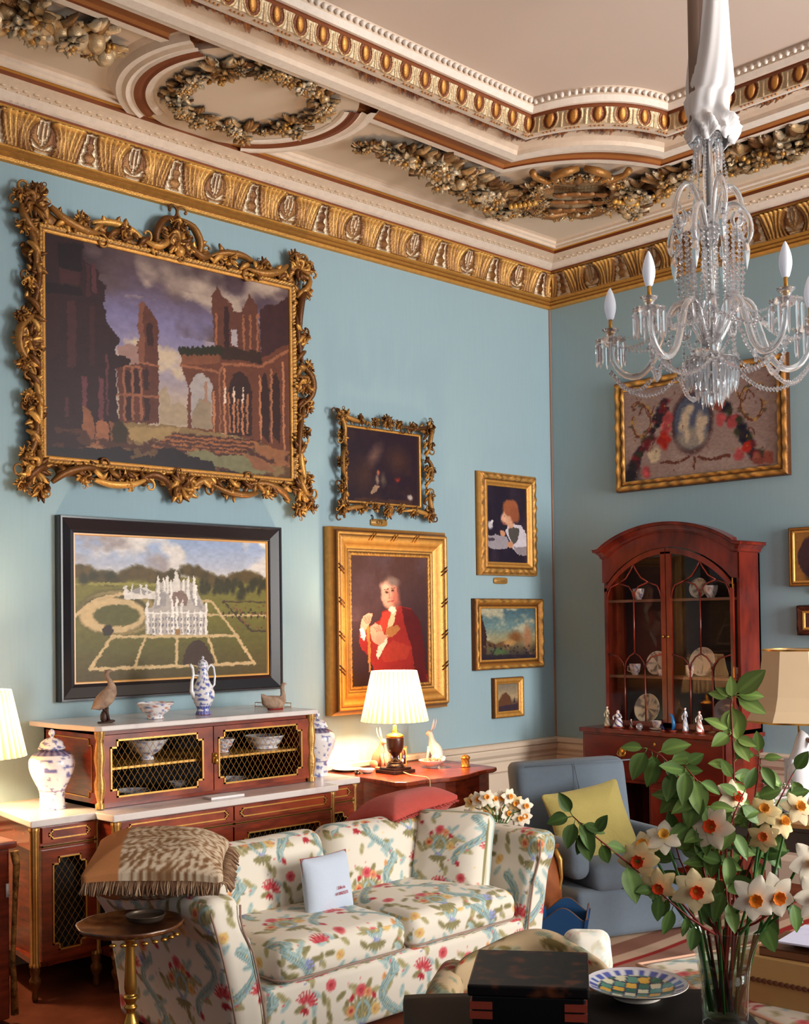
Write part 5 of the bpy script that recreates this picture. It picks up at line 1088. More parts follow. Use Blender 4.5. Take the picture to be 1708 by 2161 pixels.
# ------------------------------------------------------------------ printed floral linen
def floral_tile():
    n = 330; I = Img(n, n, c8(222, 213, 198), 3); 
    ol, ol2, te, te2, rd, rd2, og_, pk, bl, ye = c8(140, 132, 92), c8(170, 160, 118), c8(128, 156, 156), c8(168, 188, 184), c8(190, 56, 66), c8(214, 100, 104), c8(222, 158, 104), c8(208, 120, 120), c8(132, 138, 182), c8(224, 190, 120)
    def W(f, x, y, *a):
        for dx in (-1, 0, 1):
            for dy in (-1, 0, 1):
                if -.35 < x + dx < 1.35 and -.35 < y + dy < 1.35: f(x + dx, y + dy, *a)
    def lf(x, y, L, w, an, c): I.ell(x, y, L, w, c, rot=an, soft=.12); I.line([(x - L * .8 * math.cos(an), y - L * .8 * math.sin(an)), (x + L * .8 * math.cos(an), y + L * .8 * math.sin(an))], .0022, c * .82)
    def ribbon(x, y, s, fl):
        pts = [(x + fl * s * (.00 + .12 * math.sin(t * 5.0)), y + s * (t * .42 - .2)) for t in np.linspace(0, 1, 22)]
        I.line(pts, .030 * s, te); I.line([(a + .006, b) for a, b in pts], .020 * s, te2); I.line([(a - .008, b) for a, b in pts], .004, te * .8); I.line([(a + .012, b) for a, b in pts], .004, te)
        for k in range(0, 22, 2): I.ell(pts[k][0], pts[k][1], .006, .006, (ol2, ye)[k % 4 // 2])
    def carn(x, y, s, an):
        for k in range(9):
            a = an + (k - 4) * .33; lf(x + math.cos(a) * .045 * s, y + math.sin(a) * .045 * s, .030 * s, .0095 * s, a, rd if k % 2 else rd2)
            I.ell(x + math.cos(a) * .078 * s, y + math.sin(a) * .078 * s, .008 * s, .007 * s, rd)
        for k in range(3): a = an + PI + (k - 1) * .5; lf(x + math.cos(a) * .035 * s, y + math.sin(a) * .035 * s, .022 * s, .010 * s, a, rd if k != 1 else rd * .85)
    def peony(x, y, s, c, c2):
        for k in range(7): a = k * .9; I.ell(x + .022 * s * math.cos(a), y + .022 * s * math.sin(a), .022 * s, .019 * s, c * (.94 + .06 * (k % 2)), soft=.2)
        I.ell(x, y, .020 * s, .018 * s, c2); I.ell(x - .004, y - .004, .009 * s, .008 * s, c2 * .85)
        for a in (.5, 2.2, 3.9): I.line([(x, y), (x + .035 * s * math.cos(a), y + .035 * s * math.sin(a))], .0022, c * .8)
    def tulip(x, y, s, an, c): lf(x, y, .026 * s, .017 * s, an, c); I.ell(x + .008, y, .008 * s, .014 * s, c * .86, rot=an, soft=.3)
    def berries(x, y, s):
        for k in range(9): a = k * 2.4; I.ell(x + .012 * s * math.sqrt(k) * math.cos(a), y + .012 * s * math.sqrt(k) * math.sin(a), .011 * s, .011 * s, bl * (.9 + .12 * (k % 3)), soft=.2)
    def vasebq(x, y):
        for k in range(13): a = -PI / 2 + (k - 6) * .24; lf(x + math.cos(a) * .085, y + math.sin(a) * .085, .075, .014, a, ol if k % 2 else ol2)
        for s in (-1, 1):
            I.line([(x + s * (.012 + .05 * math.sin(t * 3)), y + .04 - t * .14) for t in np.linspace(0, 1, 9)], .012, te); I.line([(x + s * (.012 + .05 * math.sin(t * 3)), y + .04 - t * .14) for t in np.linspace(0, 1, 9)], .006, te2)
        berries(x, y + .065, 1.0); peony(x - .10, y - .06, .9, og_, rd); peony(x + .11, y - .03, .95, ye, og_); carn(x - .02, y - .16, .0001, 0)
        peony(x - .01, y - .175, 1.05, rd2, rd); peony(x + .05, y - .15, .8, og_, rd2); tulip(x + .10, y - .12, 1, .8, rd); tulip(x - .09, y - .14, 1, 2.2, rd)
        for k in range(7): a = PI / 2 + (k - 3) * .42; lf(x + math.cos(a) * .055, y + .06 + math.sin(a) * .03, .035, .013, a, ol)
    items = [(lambda x, y: vasebq(x, y), .27, .34), (lambda x, y: ribbon(x, y, 1.0, 1), .55, .22), (lambda x, y: carn(x, y, 1.15, -PI / 2), .72, .30), (lambda x, y: ribbon(x, y, 1.05, -1), .06, .80), (lambda x, y: vasebq(x, y), .76, .84),
             (lambda x, y: carn(x, y, 1.1, -1.2), .30, .66), (lambda x, y: ribbon(x, y, .9, -1), .93, .40), (lambda x, y: peony(x, y, 1.1, og_, rd), .88, .13), (lambda x, y: peony(x, y, 1, rd2, rd), .50, .58), (lambda x, y: berries(x, y, .9), .84, .22), (lambda x, y: berries(x, y, 1.), .18, .93), (lambda x, y: tulip(x, y, 1.1, 1., rd), .46, .46), (lambda x, y: tulip(x, y, 1, 2., og_), .95, .62), (lambda x, y: tulip(x, y, 1, .3, rd), .06, .10), (lambda x, y: peony(x, y, .9, ye, og_), .44, .92)]
    rs = random.Random(5)
    for k in range(84):
        x, y, a = rs.random(), rs.random(), rs.random() * 6.28; W(lambda x, y: lf(x, y, .046, .020, a, (ol, ol2, te2)[k % 3]), x, y)
    for f, x, y in items: W(f, x, y)
    for k in range(26): x, y = rs.random(), rs.random(); W(lambda x, y: I.ell(x, y, .008, .007, (rd2, bl, ye)[k % 3]), x, y)
    return I.a
FT = floral_tile()
def floral(P, N, T=.60, off=(0, 0), tint=1.0):
    T = T * 1.12
    """sample the print on points P with normals N, so that flowers stand upright on every face"""
    A = np.abs(N); k = np.argmax(A * np.array([1, 1, .95]), 1); u = np.where(k == 0, P[:, 1], P[:, 0]); v = np.where(k == 2, P[:, 1], -P[:, 2])
    u = np.where(k == 2, P[:, 1], u); v = np.where(k == 2, -(-P[:, 0]), v)
    n = FT.shape[0]; x = ((u / T + off[0]) % 1 * n); y = ((v / T + off[1]) % 1 * n); xi = x.astype(int) % n; yi = y.astype(int) % n; fx = (x - np.floor(x))[:, None]; fy = (y - np.floor(y))[:, None]
    a = FT[yi, xi] * (1 - fx) + FT[yi, (xi + 1) % n] * fx; b = FT[(yi + 1) % n, xi] * (1 - fx) + FT[(yi + 1) % n, (xi + 1) % n] * fx
    return (a * (1 - fy) + b * fy) * tint
def soft_box(hx, hy, hz, r, step, deform=None):
    """rounded box, faces cut into a fine grid. returns verts, quads, rest normals"""
    H = np.array([hx, hy, hz]); Vs = []; F = []; n0 = 0; Ns = []
    for ax in range(3):
        a, b = (ax + 1) % 3, (ax + 2) % 3; na = max(6, int(2 * H[a] / step)); nb = max(6, int(2 * H[b] / step))
        ga, gb = np.meshgrid(np.linspace(-H[a], H[a], na + 1), np.linspace(-H[b], H[b], nb + 1), indexing='ij')
        for s in (-1, 1):
            P = np.zeros(ga.shape + (3,)); P[..., ax] = s * H[ax]; P[..., a] = ga; P[..., b] = gb; P = P.reshape(-1, 3)
            rr = min(r, H.min() * .999); inn = np.clip(P, -(H - rr), H - rr); d = P - inn; d /= np.linalg.norm(d, axis=1)[:, None]; Vs.append(inn + d * rr); Ns.append(d)
            idx = np.arange((na + 1) * (nb + 1)).reshape(na + 1, nb + 1) + n0
            q = np.stack([idx[:-1, :-1], idx[1:, :-1], idx[1:, 1:], idx[:-1, 1:]], -1).reshape(-1, 4)
            F.append(q if s > 0 else q[:, ::-1]); n0 += len(P)
    V = np.concatenate(Vs); N = np.concatenate(Ns); F = np.concatenate(F)
    # weld the seams
    key = np.round(V, 6); _, i0, inv = np.unique(key, axis=0, return_index=True, return_inverse=True); inv = inv.reshape(-1)
    V = V[i0]; N = N[i0]; F = inv[F]; F = [tuple(f) for f in F if len(set(f)) == 4]
    if deform is not None: V = deform(V.copy(), H)
    return V, F, N
def puff(t=0, s=0, pinch=0, ax=2, seam=0):
    def f(V, H):
        o = [i for i in range(3) if i != ax]; u = V[:, o[0]] / H[o[0]]; v = V[:, o[1]] / H[o[1]]; w = V[:, ax] / H[ax]
        V[:, ax] += np.sign(w) * np.abs(w) ** .5 * t * (1 - u ** 4) * (1 - v ** 4) - pinch * w * H[ax] * (np.abs(u) ** 3 * np.abs(v) ** 3)
        if pinch:
            e = 1 - pinch * .10 * (1 - (u * 1) ** 2) * np.abs(v) ** 3; V[:, o[1]] *= e
            e = 1 - pinch * .10 * (1 - (v * 1) ** 2) * np.abs(u) ** 3; V[:, o[0]] *= e
            ed = np.maximum(np.abs(u), np.abs(v)); V[:, ax] *= 1 - pinch * .85 * np.clip((ed - .2) / .8, 0, 1) ** 2.2
        return V
    return f
def cushion(name, size, r, step, deform, colfn, m, parent, loc=(0, 0, 0), rot=(0, 0, 0), wob=.0, seed=0):
    V, F, N = soft_box(size[0] / 2, size[1] / 2, size[2] / 2, r, step, deform)
    if wob:
        p = np.random.RandomState(seed).rand(6) * 6; V = V + N * (wob * (np.sin(V[:, 0] * 17 + p[0]) * np.sin(V[:, 1] * 13 + p[1]) + .6 * np.sin(V[:, 2] * 19 + V[:, 0] * 9 + p[2])))[:, None]
    C = colfn(V, N) if callable(colfn) else np.tile(np.array(colfn), (len(V), 1))
    b = MB(); b.add(V, F, C); return b.build(name, m, parent, loc=loc, rot=rot)

# ------------------------------------------------------------------ sofa
SO = (1.60, -3.60, 0); SF = thing('sofa', 'floral linen two seat sofa in the middle of the room', 'sofa', SO)
def fl(off, T=.60): return lambda V, N: floral(V + np.array(off), N, T)
ST_ = .0078
def arm_def(s):
    def f(V, H):
        z = (V[:, 2] + H[2]) / (2 * H[2]); V[:, 1] += s * .13 * z ** 1.6; top = np.clip((z - .72) / .28, 0, 1)
        V[:, 1] += s * .025 * np.sin(top * PI); V[:, 0] += np.where(V[:, 0] > 0, .0, 0); return V
    return f
for s, nm in ((-1, 'left'), (1, 'right')):
    cushion('arm', (.92, .17, .68), .055, ST_, arm_def(s), lambda V, N, s=s: floral(V + np.array([0, .3 * s, 0]), N, .6, (.1, .2)), FLORAL, SF, loc=(.0, s * .855, .345))
    m = MB(); zz = np.linspace(0, 1, 14); m.tube([(.462, s * (.855 - .065) + s * (.13 * z ** 1.6 + .02 * math.sin(max(0, (z - .72) / .28) * PI)), .02 + .63 * z) for z in zz], .005, 6, (.62, .50, .44)); m.build('piping', FLORAL, SF)
    if s < 0:
        m = MB(); m.tube([(.462, s * (.855 + .075) + s * (.13 * z ** 1.6), .02 + .62 * z) for z in zz], .005, 6, (.62, .50, .44)); m.build('piping', FLORAL, SF)
cushion('back_frame', (.20, 1.70, .64), .06, ST_, lambda V, H: V + np.stack([-.08 * ((V[:, 2] + H[2]) / (2 * H[2])), 0 * V[:, 0], 0 * V[:, 0]], 1), fl((.2, .1, .3)), FLORAL, SF, loc=(-.33, 0, .36))
cushion('seat_base', (.86, 1.60, .27), .03, ST_, None, lambda V, N: floral(V + np.array([0, .12, .2]), N, .6), FLORAL, SF, loc=(.03, 0, .150))
for k, y in enumerate((-.372, .372)):
    cushion('seat_cushion', (.66, .725, .155), .06, ST_, puff(t=.028), lambda V, N, k=k: floral(V + np.array([.1 + .2 * k, .33 + .27 * k, .05]), N, .58), FLORAL, SF, loc=(.145, y, .362), rot=(0, R(1.5), 0), wob=.002, seed=k)
    m = MB(); hx, hy = .315, .345; rr = .05; loop = []
    for cx, cy, a0 in ((hx - rr, hy - rr, 0), (-hx + rr, hy - rr, 90), (-hx + rr, -hy + rr, 180), (hx - rr, -hy + rr, 270)):
        for j in range(6): a = R(a0 + 18 * j); loop.append((.145 + cx + rr * 1.15 * math.cos(a) + .012, y + cy + rr * 1.3 * math.sin(a), .305))
    m.tube(loop, .0045, 6, (.62, .52, .46), closed=True); m.build('piping', FLORAL, SF)
    cushion('back_cushion', (.19, .725, .40), .08, ST_, puff(t=.035, ax=0), lambda V, N, k=k: floral(V + np.array([0, .22 + .43 * k, .26 + .0 * k]), N, .55), FLORAL, SF, loc=(-.155, y, .565), rot=(0, R(-11), 0), wob=.003, seed=5 + k)
def scatter(name, label, size, m, col, loc, rot, thick, step=.008, r=.03, cat='cushion', pinch=.9, extra=None):
    t = thing(name, label, cat, loc); t.rotation_euler = rot
    cushion('cover', (size[0], size[1], thick), min(r, thick * .45), step, puff(t=thick * .16, pinch=pinch), col, m, t, wob=.003, seed=len(name) + int(loc[0] * 10)); return t
scatter('floral_cushion', 'loose floral cushion leaning against the right arm of the sofa', (.44, .46), FLORAL, lambda V, N: floral(np.stack([-V[:, 1], V[:, 0], V[:, 2]], 1) + np.array([.19, .18, 0]), N, .50), (1.70, -2.95, .575), (R(68), R(0), R(24)), .17, pinch=.45, r=.08)
WL = scatter('linen_cushion', 'small pale blue linen cushion with red lettering leaning on the sofa back', (.30, .275), mat('pale_linen', (.76, .80, .86), .9, bump=.4, bscale=500), (.8, .8, .8), (1.735, -3.80, .565), (0, R(82), 0), .075, pinch=.55)
WL.rotation_euler = (R(90), 0, R(96)); WL.rotation_euler[0] = R(80)
text_mesh('Life is', .021, mat('red_thread', (.70, .34, .38), .9), WL, (.035, -.022, .0535), (0, 0, 0), .0012, 'lettering')
text_mesh('A BREEZE', .019, mat('red_thread'), WL, (.035, -.048, .0525), (0, 0, 0), .0012, 'lettering')
m = MB(); m.tube([(-.146, -.134, 0), (0, -.126, 0), (.146, -.134, 0), (.138, 0, 0), (.146, .134, 0), (0, .126, 0), (-.146, .134, 0), (-.138, 0, 0)], .004, 5, (.66, .35, .35), closed=True); m.build('piping', CLOTHV, WL)
RED = mat('coral_linen', (.72, .29, .25), .85, spec=.15, noise=.12, nscale=30, bump=.5, bscale=260, sheen=.2)
RC = scatter('coral_cushion', 'coral red cushion lying on top of the sofa back', (.36, .58), RED, (.7, .3, .3), (1.32, -2.93, .755), (R(4), R(-10), R(8)), .15, pinch=.75)
m = MB(); rs = random.Random(1)
for k in range(90):
    t = k / 90; y = -.27 + .54 * t; m.tube([(.166, y, -.01), (.180 + rs.random() * .012, y + rs.uniform(-.004, .004), -.018 - rs.random() * .012)], .003, 4, (.74, .32, .28))
f_ = m.build('fringe', RED, RC); f_['kind'] = 'stuff'
def beige(V, N):
    rs = np.random.RandomState(3); n = .8 * np.sin(V[:, 0] * 95 + 4 * np.sin(V[:, 1] * 43)) * np.sin(V[:, 1] * 88 + 4 * np.sin(V[:, 0] * 37)) + .6 * np.sin(V[:, 0] * 171 + 3 * np.sin(V[:, 1] * 90)) * np.sin(V[:, 1] * 160)
    c = lerp(np.array(c8(206, 186, 160)), np.array(c8(128, 92, 62)), np.clip(n * 1.4 + .45, 0, 1)[:, None]); pl = (V[:, 0] < -.13); return np.where(pl[:, None], np.array(c8(176, 116, 72)), c)
BCs = scatter('fringed_cushion', 'large brown and cream patterned cushion with fringe on the left sofa arm', (.56, .52), CLOTHV, beige, (1.60, -4.60, .765), (R(6), R(2), R(52)), .19, pinch=.58)
m = MB(); rs = random.Random(2)
for side in range(3):
    for k in range(130):
        t = -1 + 2 * (k + rs.random()) / 130
        x, y = ((t * .27, -.245), (.265, t * .25), (.265, t * .25))[side]; dx, dy = ((0, -1), (1, 0), (1, 0))[side]; L = rs.uniform(.035, .055)
        m.tube([(x, y, 0), (x + dx * L * .6, y + dy * L * .6, -.012), (x + dx * L + rs.uniform(-.01, .01), y + dy * L, -.035 - rs.random() * .01)], .0035, 4, lerp(c8(168, 140, 112), c8(96, 66, 48), rs.random()))
f_ = m.build('fringe', CLOTHV, BCs); f_['kind'] = 'stuff'

# ------------------------------------------------------------------ wine table in front of the sofa arm
WT = thing('wine_table', 'small round gilt edged wine table on a turned pillar beside the sofa arm', 'table', (1.84, -4.88, 0))
m = MB(); m.lathe([(.001, .585), (.17, .585), (.185, .59), (.195, .600), (.20, .612), (.192, .612), (.186, .600), (.001, .598)], 48, fn=lambda A, Z: 1 + .03 * np.abs(np.sin(A * 5)) * (Z > .586)); m.build('table_top', mat('worn_table_top', (.26, .13, .08), .3, col2=(.48, .30, .16), nscale=12, coat=.3), WT)
m = MB(); m.lathe(zs([(.03, .585), (.034, .575), (.020, .56), (.026, .545), (.018, .535), (.017, .50), (.021, .42), (.024, .36), (.020, .335), (.030, .325), (.018, .30), (.026, .285), (.016, .27), (.024, .24), (.030, .22), (.022, .19), (.018, .16)], 3), 20, C=GM); m.build('pillar', BRASS, WT)
for k in range(3):
    a = R(20 + 120 * k); ca, sa = math.cos(a), math.sin(a); m = MB(); m.tube([(.01 * ca, .01 * sa, .19), (.07 * ca, .07 * sa, .17), (.13 * ca, .13 * sa, .09), (.18 * ca, .18 * sa, .03), (.215 * ca, .215 * sa, .012)], [.018, .015, .012, .010, .014], 8, GM); m.build('leg', BRASS, WT)
m = MB(); rs = random.Random(4)
for k in range(8): a = R(-50 + 12 * k); m.ball((.19 * math.cos(a), .19 * math.sin(a), .572), (.014, .014, .008), 7, GL)
m.build('beading', BRASS, WT)
AT = MB((1.87, -4.83, .6125)); AT.lathe(zs([(.001, 0), (.05, 0), (.068, .006), (.075, .02), (.078, .026), (.072, .026), (.062, .012), (.001, .008)], 3), 32, (1.87, -4.83, .6125), C=(.30, .26, .28)); tag(AT.build('bronze_dish', mat('aged_bronze', (.33, .28, .24), .35, metal=.6), loc=(1.87, -4.83, .6125)), 'dark round bronze dish standing on the wine table', 'dish')

# ------------------------------------------------------------------ blue armchair with yellow cushion
BLU = mat('slate_blue_upholstery', (.42, .47, .52), .9, spec=.12, noise=.06, nscale=40, bump=.25, bscale=420, sheen=.15)
AC = thing('armchair', 'slate blue upholstered armchair standing in front of the china cabinet', 'armchair', (1.70, -1.72, 0), R(69.9))
def cc(*a, **k): return cushion(*a, **k)
def lean(am): return lambda V, H: V + np.stack([0 * V[:, 0], am * ((V[:, 2] + H[2]) / (2 * H[2])) ** 1.2, 0 * V[:, 0]], 1)
cc('backrest', (.76, .17, .62), .05, .03, lean(.10), (.5, .5, .5), BLU, AC, loc=(0, .255, .60))
cc('seat_base', (.76, .70, .27), .03, .03, None, (.5, .5, .5), BLU, AC, loc=(0, -.03, .155))
cc('seat_cushion', (.56, .62, .14), .055, .02, puff(t=.02), (.5, .5, .5), BLU, AC, loc=(0, -.09, .345))
for s in (-1, 1):
    cc('arm', (.13, .62, .20), .06, .02, None, (.5, .5, .5), BLU, AC, loc=(s * .335, -.05, .44))
m = MB(); m.tube([(-.10, -.388, .285), (.38, -.386, .285)], .004, 5); m.tube([(-.37, .205, .90), (.37, .205, .90)], .004, 5); m.tube([(0, .262, .90), (0, .15, .60)], .003, 5); m.build('piping', BLU, AC)
for x in (-.33, .33):
    for y in (-.33, .3): MB().tube([(x, y, .03), (x, y, 0)], [.022, .016], 10).build('foot', DARKW, AC)
YEL = mat('mustard_silk', (.74, .68, .40), .75, spec=.2, noise=.08, nscale=14, bump=.3, bscale=90, sheen=.2)
YC = scatter('yellow_cushion', 'mustard yellow square cushion leaning in the blue armchair', (.50, .47), YEL, (.7, .7, .4), (1.735, -1.83, .580), (0, 0, 0), .13, pinch=.8)
YC.rotation_euler = (R(66), R(-8), R(66))

# ------------------------------------------------------------------ chest with daffodils between sofa and armchair
BC_ = thing('bombe_chest', 'small swelling wooden chest with gilt corner mounts between sofa and armchair', 'chest', (1.53, -2.36, 0), R(-4))
P = []
for t in np.linspace(0, 1, 12):
    z = .10 + .42 * t; b_ = .035 * math.sin(t * PI * .95 + .35) + .01; hx, hy = .25 + b_, .125 + b_ * .5; P.append([(-hx, -hy, z), (hx, -hy, z), (hx + .012, 0, z), (hx, hy, z), (-hx, hy, z)])
m = MB(); m.grid(np.array(P), cv=True); m.build('body', mat('warm_walnut', (.40, .20, .10), .3, col2=(.60, .34, .18), nscale=6, coat=.3), BC_, smooth=True, sharp=30)
m = MB(); m.box(-.275, .285, -.145, .145, .52, .545); m.build('top', mat('warm_walnut'), BC_, smooth=False, bevel=.006)
for y in (-.13, .13):
    m = MB(); m.tube([(.255, y, .52), (.292, y * 1.08, .46), (.298, y * 1.1, .36), (.272, y, .22), (.262, y, .10), (.28, y * 1.05, .0)], [.016, .014, .009, .008, .010, .015], 8, GL); m.build('corner_mount', GOLDB, BC_)
m = MB(); m.box(.255, .26, -.1, .1, .28, .285); m.ball((.288, 0, .40), .014, 7); m.build('mount', GOLDB, BC_)
# ------------------------------------------------------------------ daffodils
LEAFM = mat('fresh_leaf', attr=True, rough=.5, spec=.3); PETM = mat('daffodil_petal', attr=True, rough=.6, spec=.2); 
LEAFM.node_tree.nodes['Principled BSDF'].inputs['Subsurface Weight'].default_value = 0.0
def petal_set(m, c, nrm, r, col, rs, n=6, back=.12):
    nrm = Vector(nrm).normalized(); a = nrm.orthogonal().normalized(); b = nrm.cross(a); c = Vector(c); o = rs.random() * 6
    for k in range(n):
        an = o + 2 * PI * k / n + rs.uniform(-.12, .12); d = a * math.cos(an) + b * math.sin(an); sd = nrm.cross(d); nn = 7; P = np.zeros((nn, 5, 3)); C = np.zeros((nn, 5, 3)); bk = back * rs.uniform(.3, 2.0); tw = rs.uniform(-.25, .25); LL = r * rs.uniform(.9, 1.08)
        for i in range(nn):
            t = i / (nn - 1); w = r * .36 * math.sin(PI * min(1, .18 + .80 * t)) ** .8 if t < .98 else .002
            for j in range(5):
                q = (j - 2) / 2; P[i, j] = c + d * (LL * (t * .96 + .04)) + sd * (w * q + tw * r * t * .2) - nrm * (r * bk * t * t) + nrm * (r * .06 * (1 - q * q) * t * (1 if k % 2 else .4) + (.012 * r if k % 2 else 0)); C[i, j] = np.array(col) * (.90 + .10 * t) * (1 - .05 * abs(q))
            C[i] = lerp(C[i], np.array((.95, .80, .42)), max(0, .35 - t))
        m.grid(P, np.clip(C, 0, 1)); m.grid(P - np.array(nrm) * .0012, np.clip(C * .96, 0, 1), flip=True)
def daffodil(label, pos, nrm, r, root, petal, cup, rs, group, stem_pts=None):
    t = thing('daffodil', label, 'flower', pos, 0, group); m = MB(); petal_set(m, (0, 0, 0), nrm, r, petal, rs); m.build('petals', PETM, t)
    nv = Vector(nrm).normalized(); a = nv.orthogonal().normalized(); b = nv.cross(a); m = MB(); K = 24; P = np.zeros((6, K, 3)); C = np.zeros((6, K, 3))
    for i, (rr, h) in enumerate(((.02, .03), (.13, .04), (.20, .14), (.25, .26), (.30, .34), (.27, .33))):
        for k in range(K):
            an = 2 * PI * k / K; f = 1 + (.10 * math.sin(k * PI / 1.5) if i >= 4 else 0); P[i, k] = (a * math.cos(an) + b * math.sin(an)) * (r * rr * f) + nv * (r * h); C[i, k] = lerp((.96, .66, .22), cup, min(1, i / 3.2))
    P2 = np.concatenate([P, [(P[1] * .55 + np.array(nv * r * .05))]]); C2 = np.concatenate([C, C[2:3] * .9]); m.grid(P2, C2, cv=True); m.build('trumpet', PETM, t)
    if root is not None:
        rt = Vector(root) - Vector(pos); e = -nv * r * .35; mid = rt.lerp(Vector((0, 0, 0)), .45) + Vector((0, 0, .03)) - nv * r * .2
        m = MB(); m.tube([Vector((0, 0, 0)) - nv * .003, e, e + Vector((0, 0, -.02)) - nv * .004, mid, rt.lerp(mid, .4), rt], [.004, .0045, .003, .0035, .0035, .0035], 6, (.26, .42, .20)); m.build('stem', LEAFM, t)
    return t
RTh = Vector((RT.x, RT.y, 0)).normalized(); TOC = Vector((-FW.x, -FW.y, 0)).normalized()
CREAMF, YELF, ORF = (.97, .93, .84), (.93, .83, .60), (.90, .36, .10)
DV = thing('flower_pot', 'small dark vase of daffodils on the wooden chest behind the sofa arm', 'vase', (1.50, -2.37, .545)); MB().lathe(zs([(.001, 0), (.03, 0), (.045, .02), (.05, .05), (.04, .075), (.044, .085), (.038, .085), (.001, .06)], 2), 24).build('pot', DARKW, DV)
rs = random.Random(12); k = 0
for i in range(16):
    a_ = -.155 + .31 * (i % 8) / 7 + rs.uniform(-.012, .012); h = .145 + .075 * (i // 8) + rs.uniform(-.02, .02) - abs(a_) * .18; c = Vector((1.50, -2.37, .545)) + RTh * a_ + Vector((0, 0, h + .01)) + TOC * rs.uniform(-.03, .05)
    daffodil('small cream and orange daffodil in the dark pot behind the sofa arm', c, TOC + RTh * (a_ * 3 + rs.uniform(-.4, .4)) + Vector((0, 0, rs.uniform(-.1, .5))), .050, (1.50 + a_ * .15, -2.37, .60), CREAMF if rs.random() < .7 else YELF, (.94, .62, .26), rs, 'daffodils in the dark pot')
m = MB(); m.box(-.055, .055, -.035, .035, 0, .022, (.93, .90, .90)); m.box(-.052, .056, -.036, .036, .004, .018, (.80, .45, .45)); m.box(-.055, .055, -.035, .035, .018, .024, (.93, .90, .90)); tag(m.build('white_book', COLRM, loc=(1.66, -2.40, .545), rot=(0, 0, R(35)), smooth=False), 'small white and red book beside the daffodil pot on the wooden chest', 'book')
# ------------------------------------------------------------------ blue waste basket
WB = thing('waste_basket', 'tapering blue wooden waste basket with wavy rim beside the sofa', 'waste basket', (2.02, -2.44, 0), R(34)); BLP = mat('blue_paint', (.10, .27, .44), .45, noise=.1, nscale=10)
for k in range(4):
    top = [(-.125 + .25 * i / 16, .255 + .035 * math.cos((i / 16 - .5) * 2 * PI) + (.02 if i in (0, 16) else 0)) for i in range(17)]
    pl = [(-.085, 0), (.085, 0)] + top[::-1]
    def f(off):
        def g(a, z):
            d = .085 + .04 * z / .29 - off; x, y = a, -d
            return [(x, y, z), (-y, x, z), (-x, -y, z), (y, -x, z)][k]
        return g
    m = MB(); m.prism(pl, f(0), f(.008)); m.build('side_panel', BLP, WB, smooth=False, fixn=True)
    m = MB(); m.tube([f(.004)(a, z + .001) for a, z in top], .0035, 5); m.build('rim', mat('worn_brown_edge', (.38, .26, .20), .6), WB)
MB().box(-.083, .083, -.083, .083, .005, .014).build('bottom', BLP, WB, smooth=False)
# ------------------------------------------------------------------ china cabinet (bureau bookcase) on the back wall
BK_ = thing('china_cabinet', 'tall dark red mahogany china cabinet with arched top and gothic glazed doors', 'cabinet', (1.22, -.24, 0)); og = (1.22, -.24, 0)
BX0, BX1, BY = .64, 1.80, -.485
m = MB(og); m.box(BX0, BX1, BY, -.02, .62, .955); m.box(BX0, .86, BY, -.02, .03, .62); m.box(1.20, BX1, BY, -.02, .03, .62); m.box(.86, 1.20, -.08, -.02, .1, .62); m.box(BX0 - .01, BX1 + .01, BY - .01, -.02, 0, .06); m.build('base', BOOKW, BK_, smooth=False, bevel=.003)
m = MB(og); m.box(BX0 - .02, BX1 + .02, BY - .02, -.02, .955, .985); m.build('base_top', BOOKW, BK_, smooth=False, bevel=.006)
def knob_on(m, x, y, z, s=1.): m.ball((x, y - .012, z), .012 * s, 8); m.tube([(x, y, z), (x, y - .012, z)], .006, 6)
d = MB(og); d.box(BX0 + .02, BX1 - .02, BY - .008, BY + .01, .645, .94); dr = d.build('drawer', mat('figured_red_mahogany', (.30, .075, .05), .28, col2=(.46, .13, .08), nscale=5, stretch=(.5, 1, 1.6), coat=.35), BK_, smooth=False, bevel=.003)
m = MB(og)
for x in (.99, 1.49):
    m.lathe([(.001, 0), (.030, 0), (.028, .006), (.001, .008)], 16, (0, 0, 0)); m.v[-1] = np.stack([m.v[-1][:, 0] + x, BY - .008 - m.v[-1][:, 2], m.v[-1][:, 1] * 1.3 + .83], 1)
    m.tube([(x - .03, BY - .014, .845), (x - .032, BY - .028, .815), (x, BY - .03, .80), (x + .032, BY - .028, .815), (x + .03, BY - .014, .845)], .004, 6)
h = m.build('handle', BRASS, BK_); h.parent = dr; h.matrix_parent_inverse = Matrix.Identity(4)
m = MB(og); m.ball((1.255, BY - .01, .90), (.009, .004, .013), 8); h = m.build('keyhole_plate', BRASS, BK_); h.parent = dr
for x0, x1 in ((BX0 + .02, .84), (1.22, BX1 - .02)):
    d = MB(og); d.box(x0, x1, BY - .006, BY + .01, .10, .60); d.build('door', BOOKW, BK_, smooth=False, bevel=.003)
UX0, UX1, UY = .70, 1.80, -.305; XM = .5 * (UX0 + UX1)
def archz(x, top, sh): return sh + (top - sh) * max(0, 1 - ((x - XM) / .50) ** 2) ** .85
m = MB(og); m.box(UX0, UX0 + .022, UY + .022, -.02, .985, 2.19); m.box(UX1 - .022, UX1, UY + .022, -.02, .985, 2.19); m.box(UX0, UX1, -.04, -.02, .985, 2.20); m.box(UX0, UX1, UY + .022, -.02, .985, 1.01); 
xs = np.linspace(UX0, UX1, 41); P = []
for y in (UY + .02, -.03): P.append([(x, y, archz(x, 2.34, 2.19)) for x in xs])
m.grid(np.array(P)); m.grid(np.array(P) + np.array([0, 0, -.02]), flip=True)
m.build('case', BOOKW, BK_, smooth=False)
m = MB(og)                                        # frieze board: between the door arch and the cornice
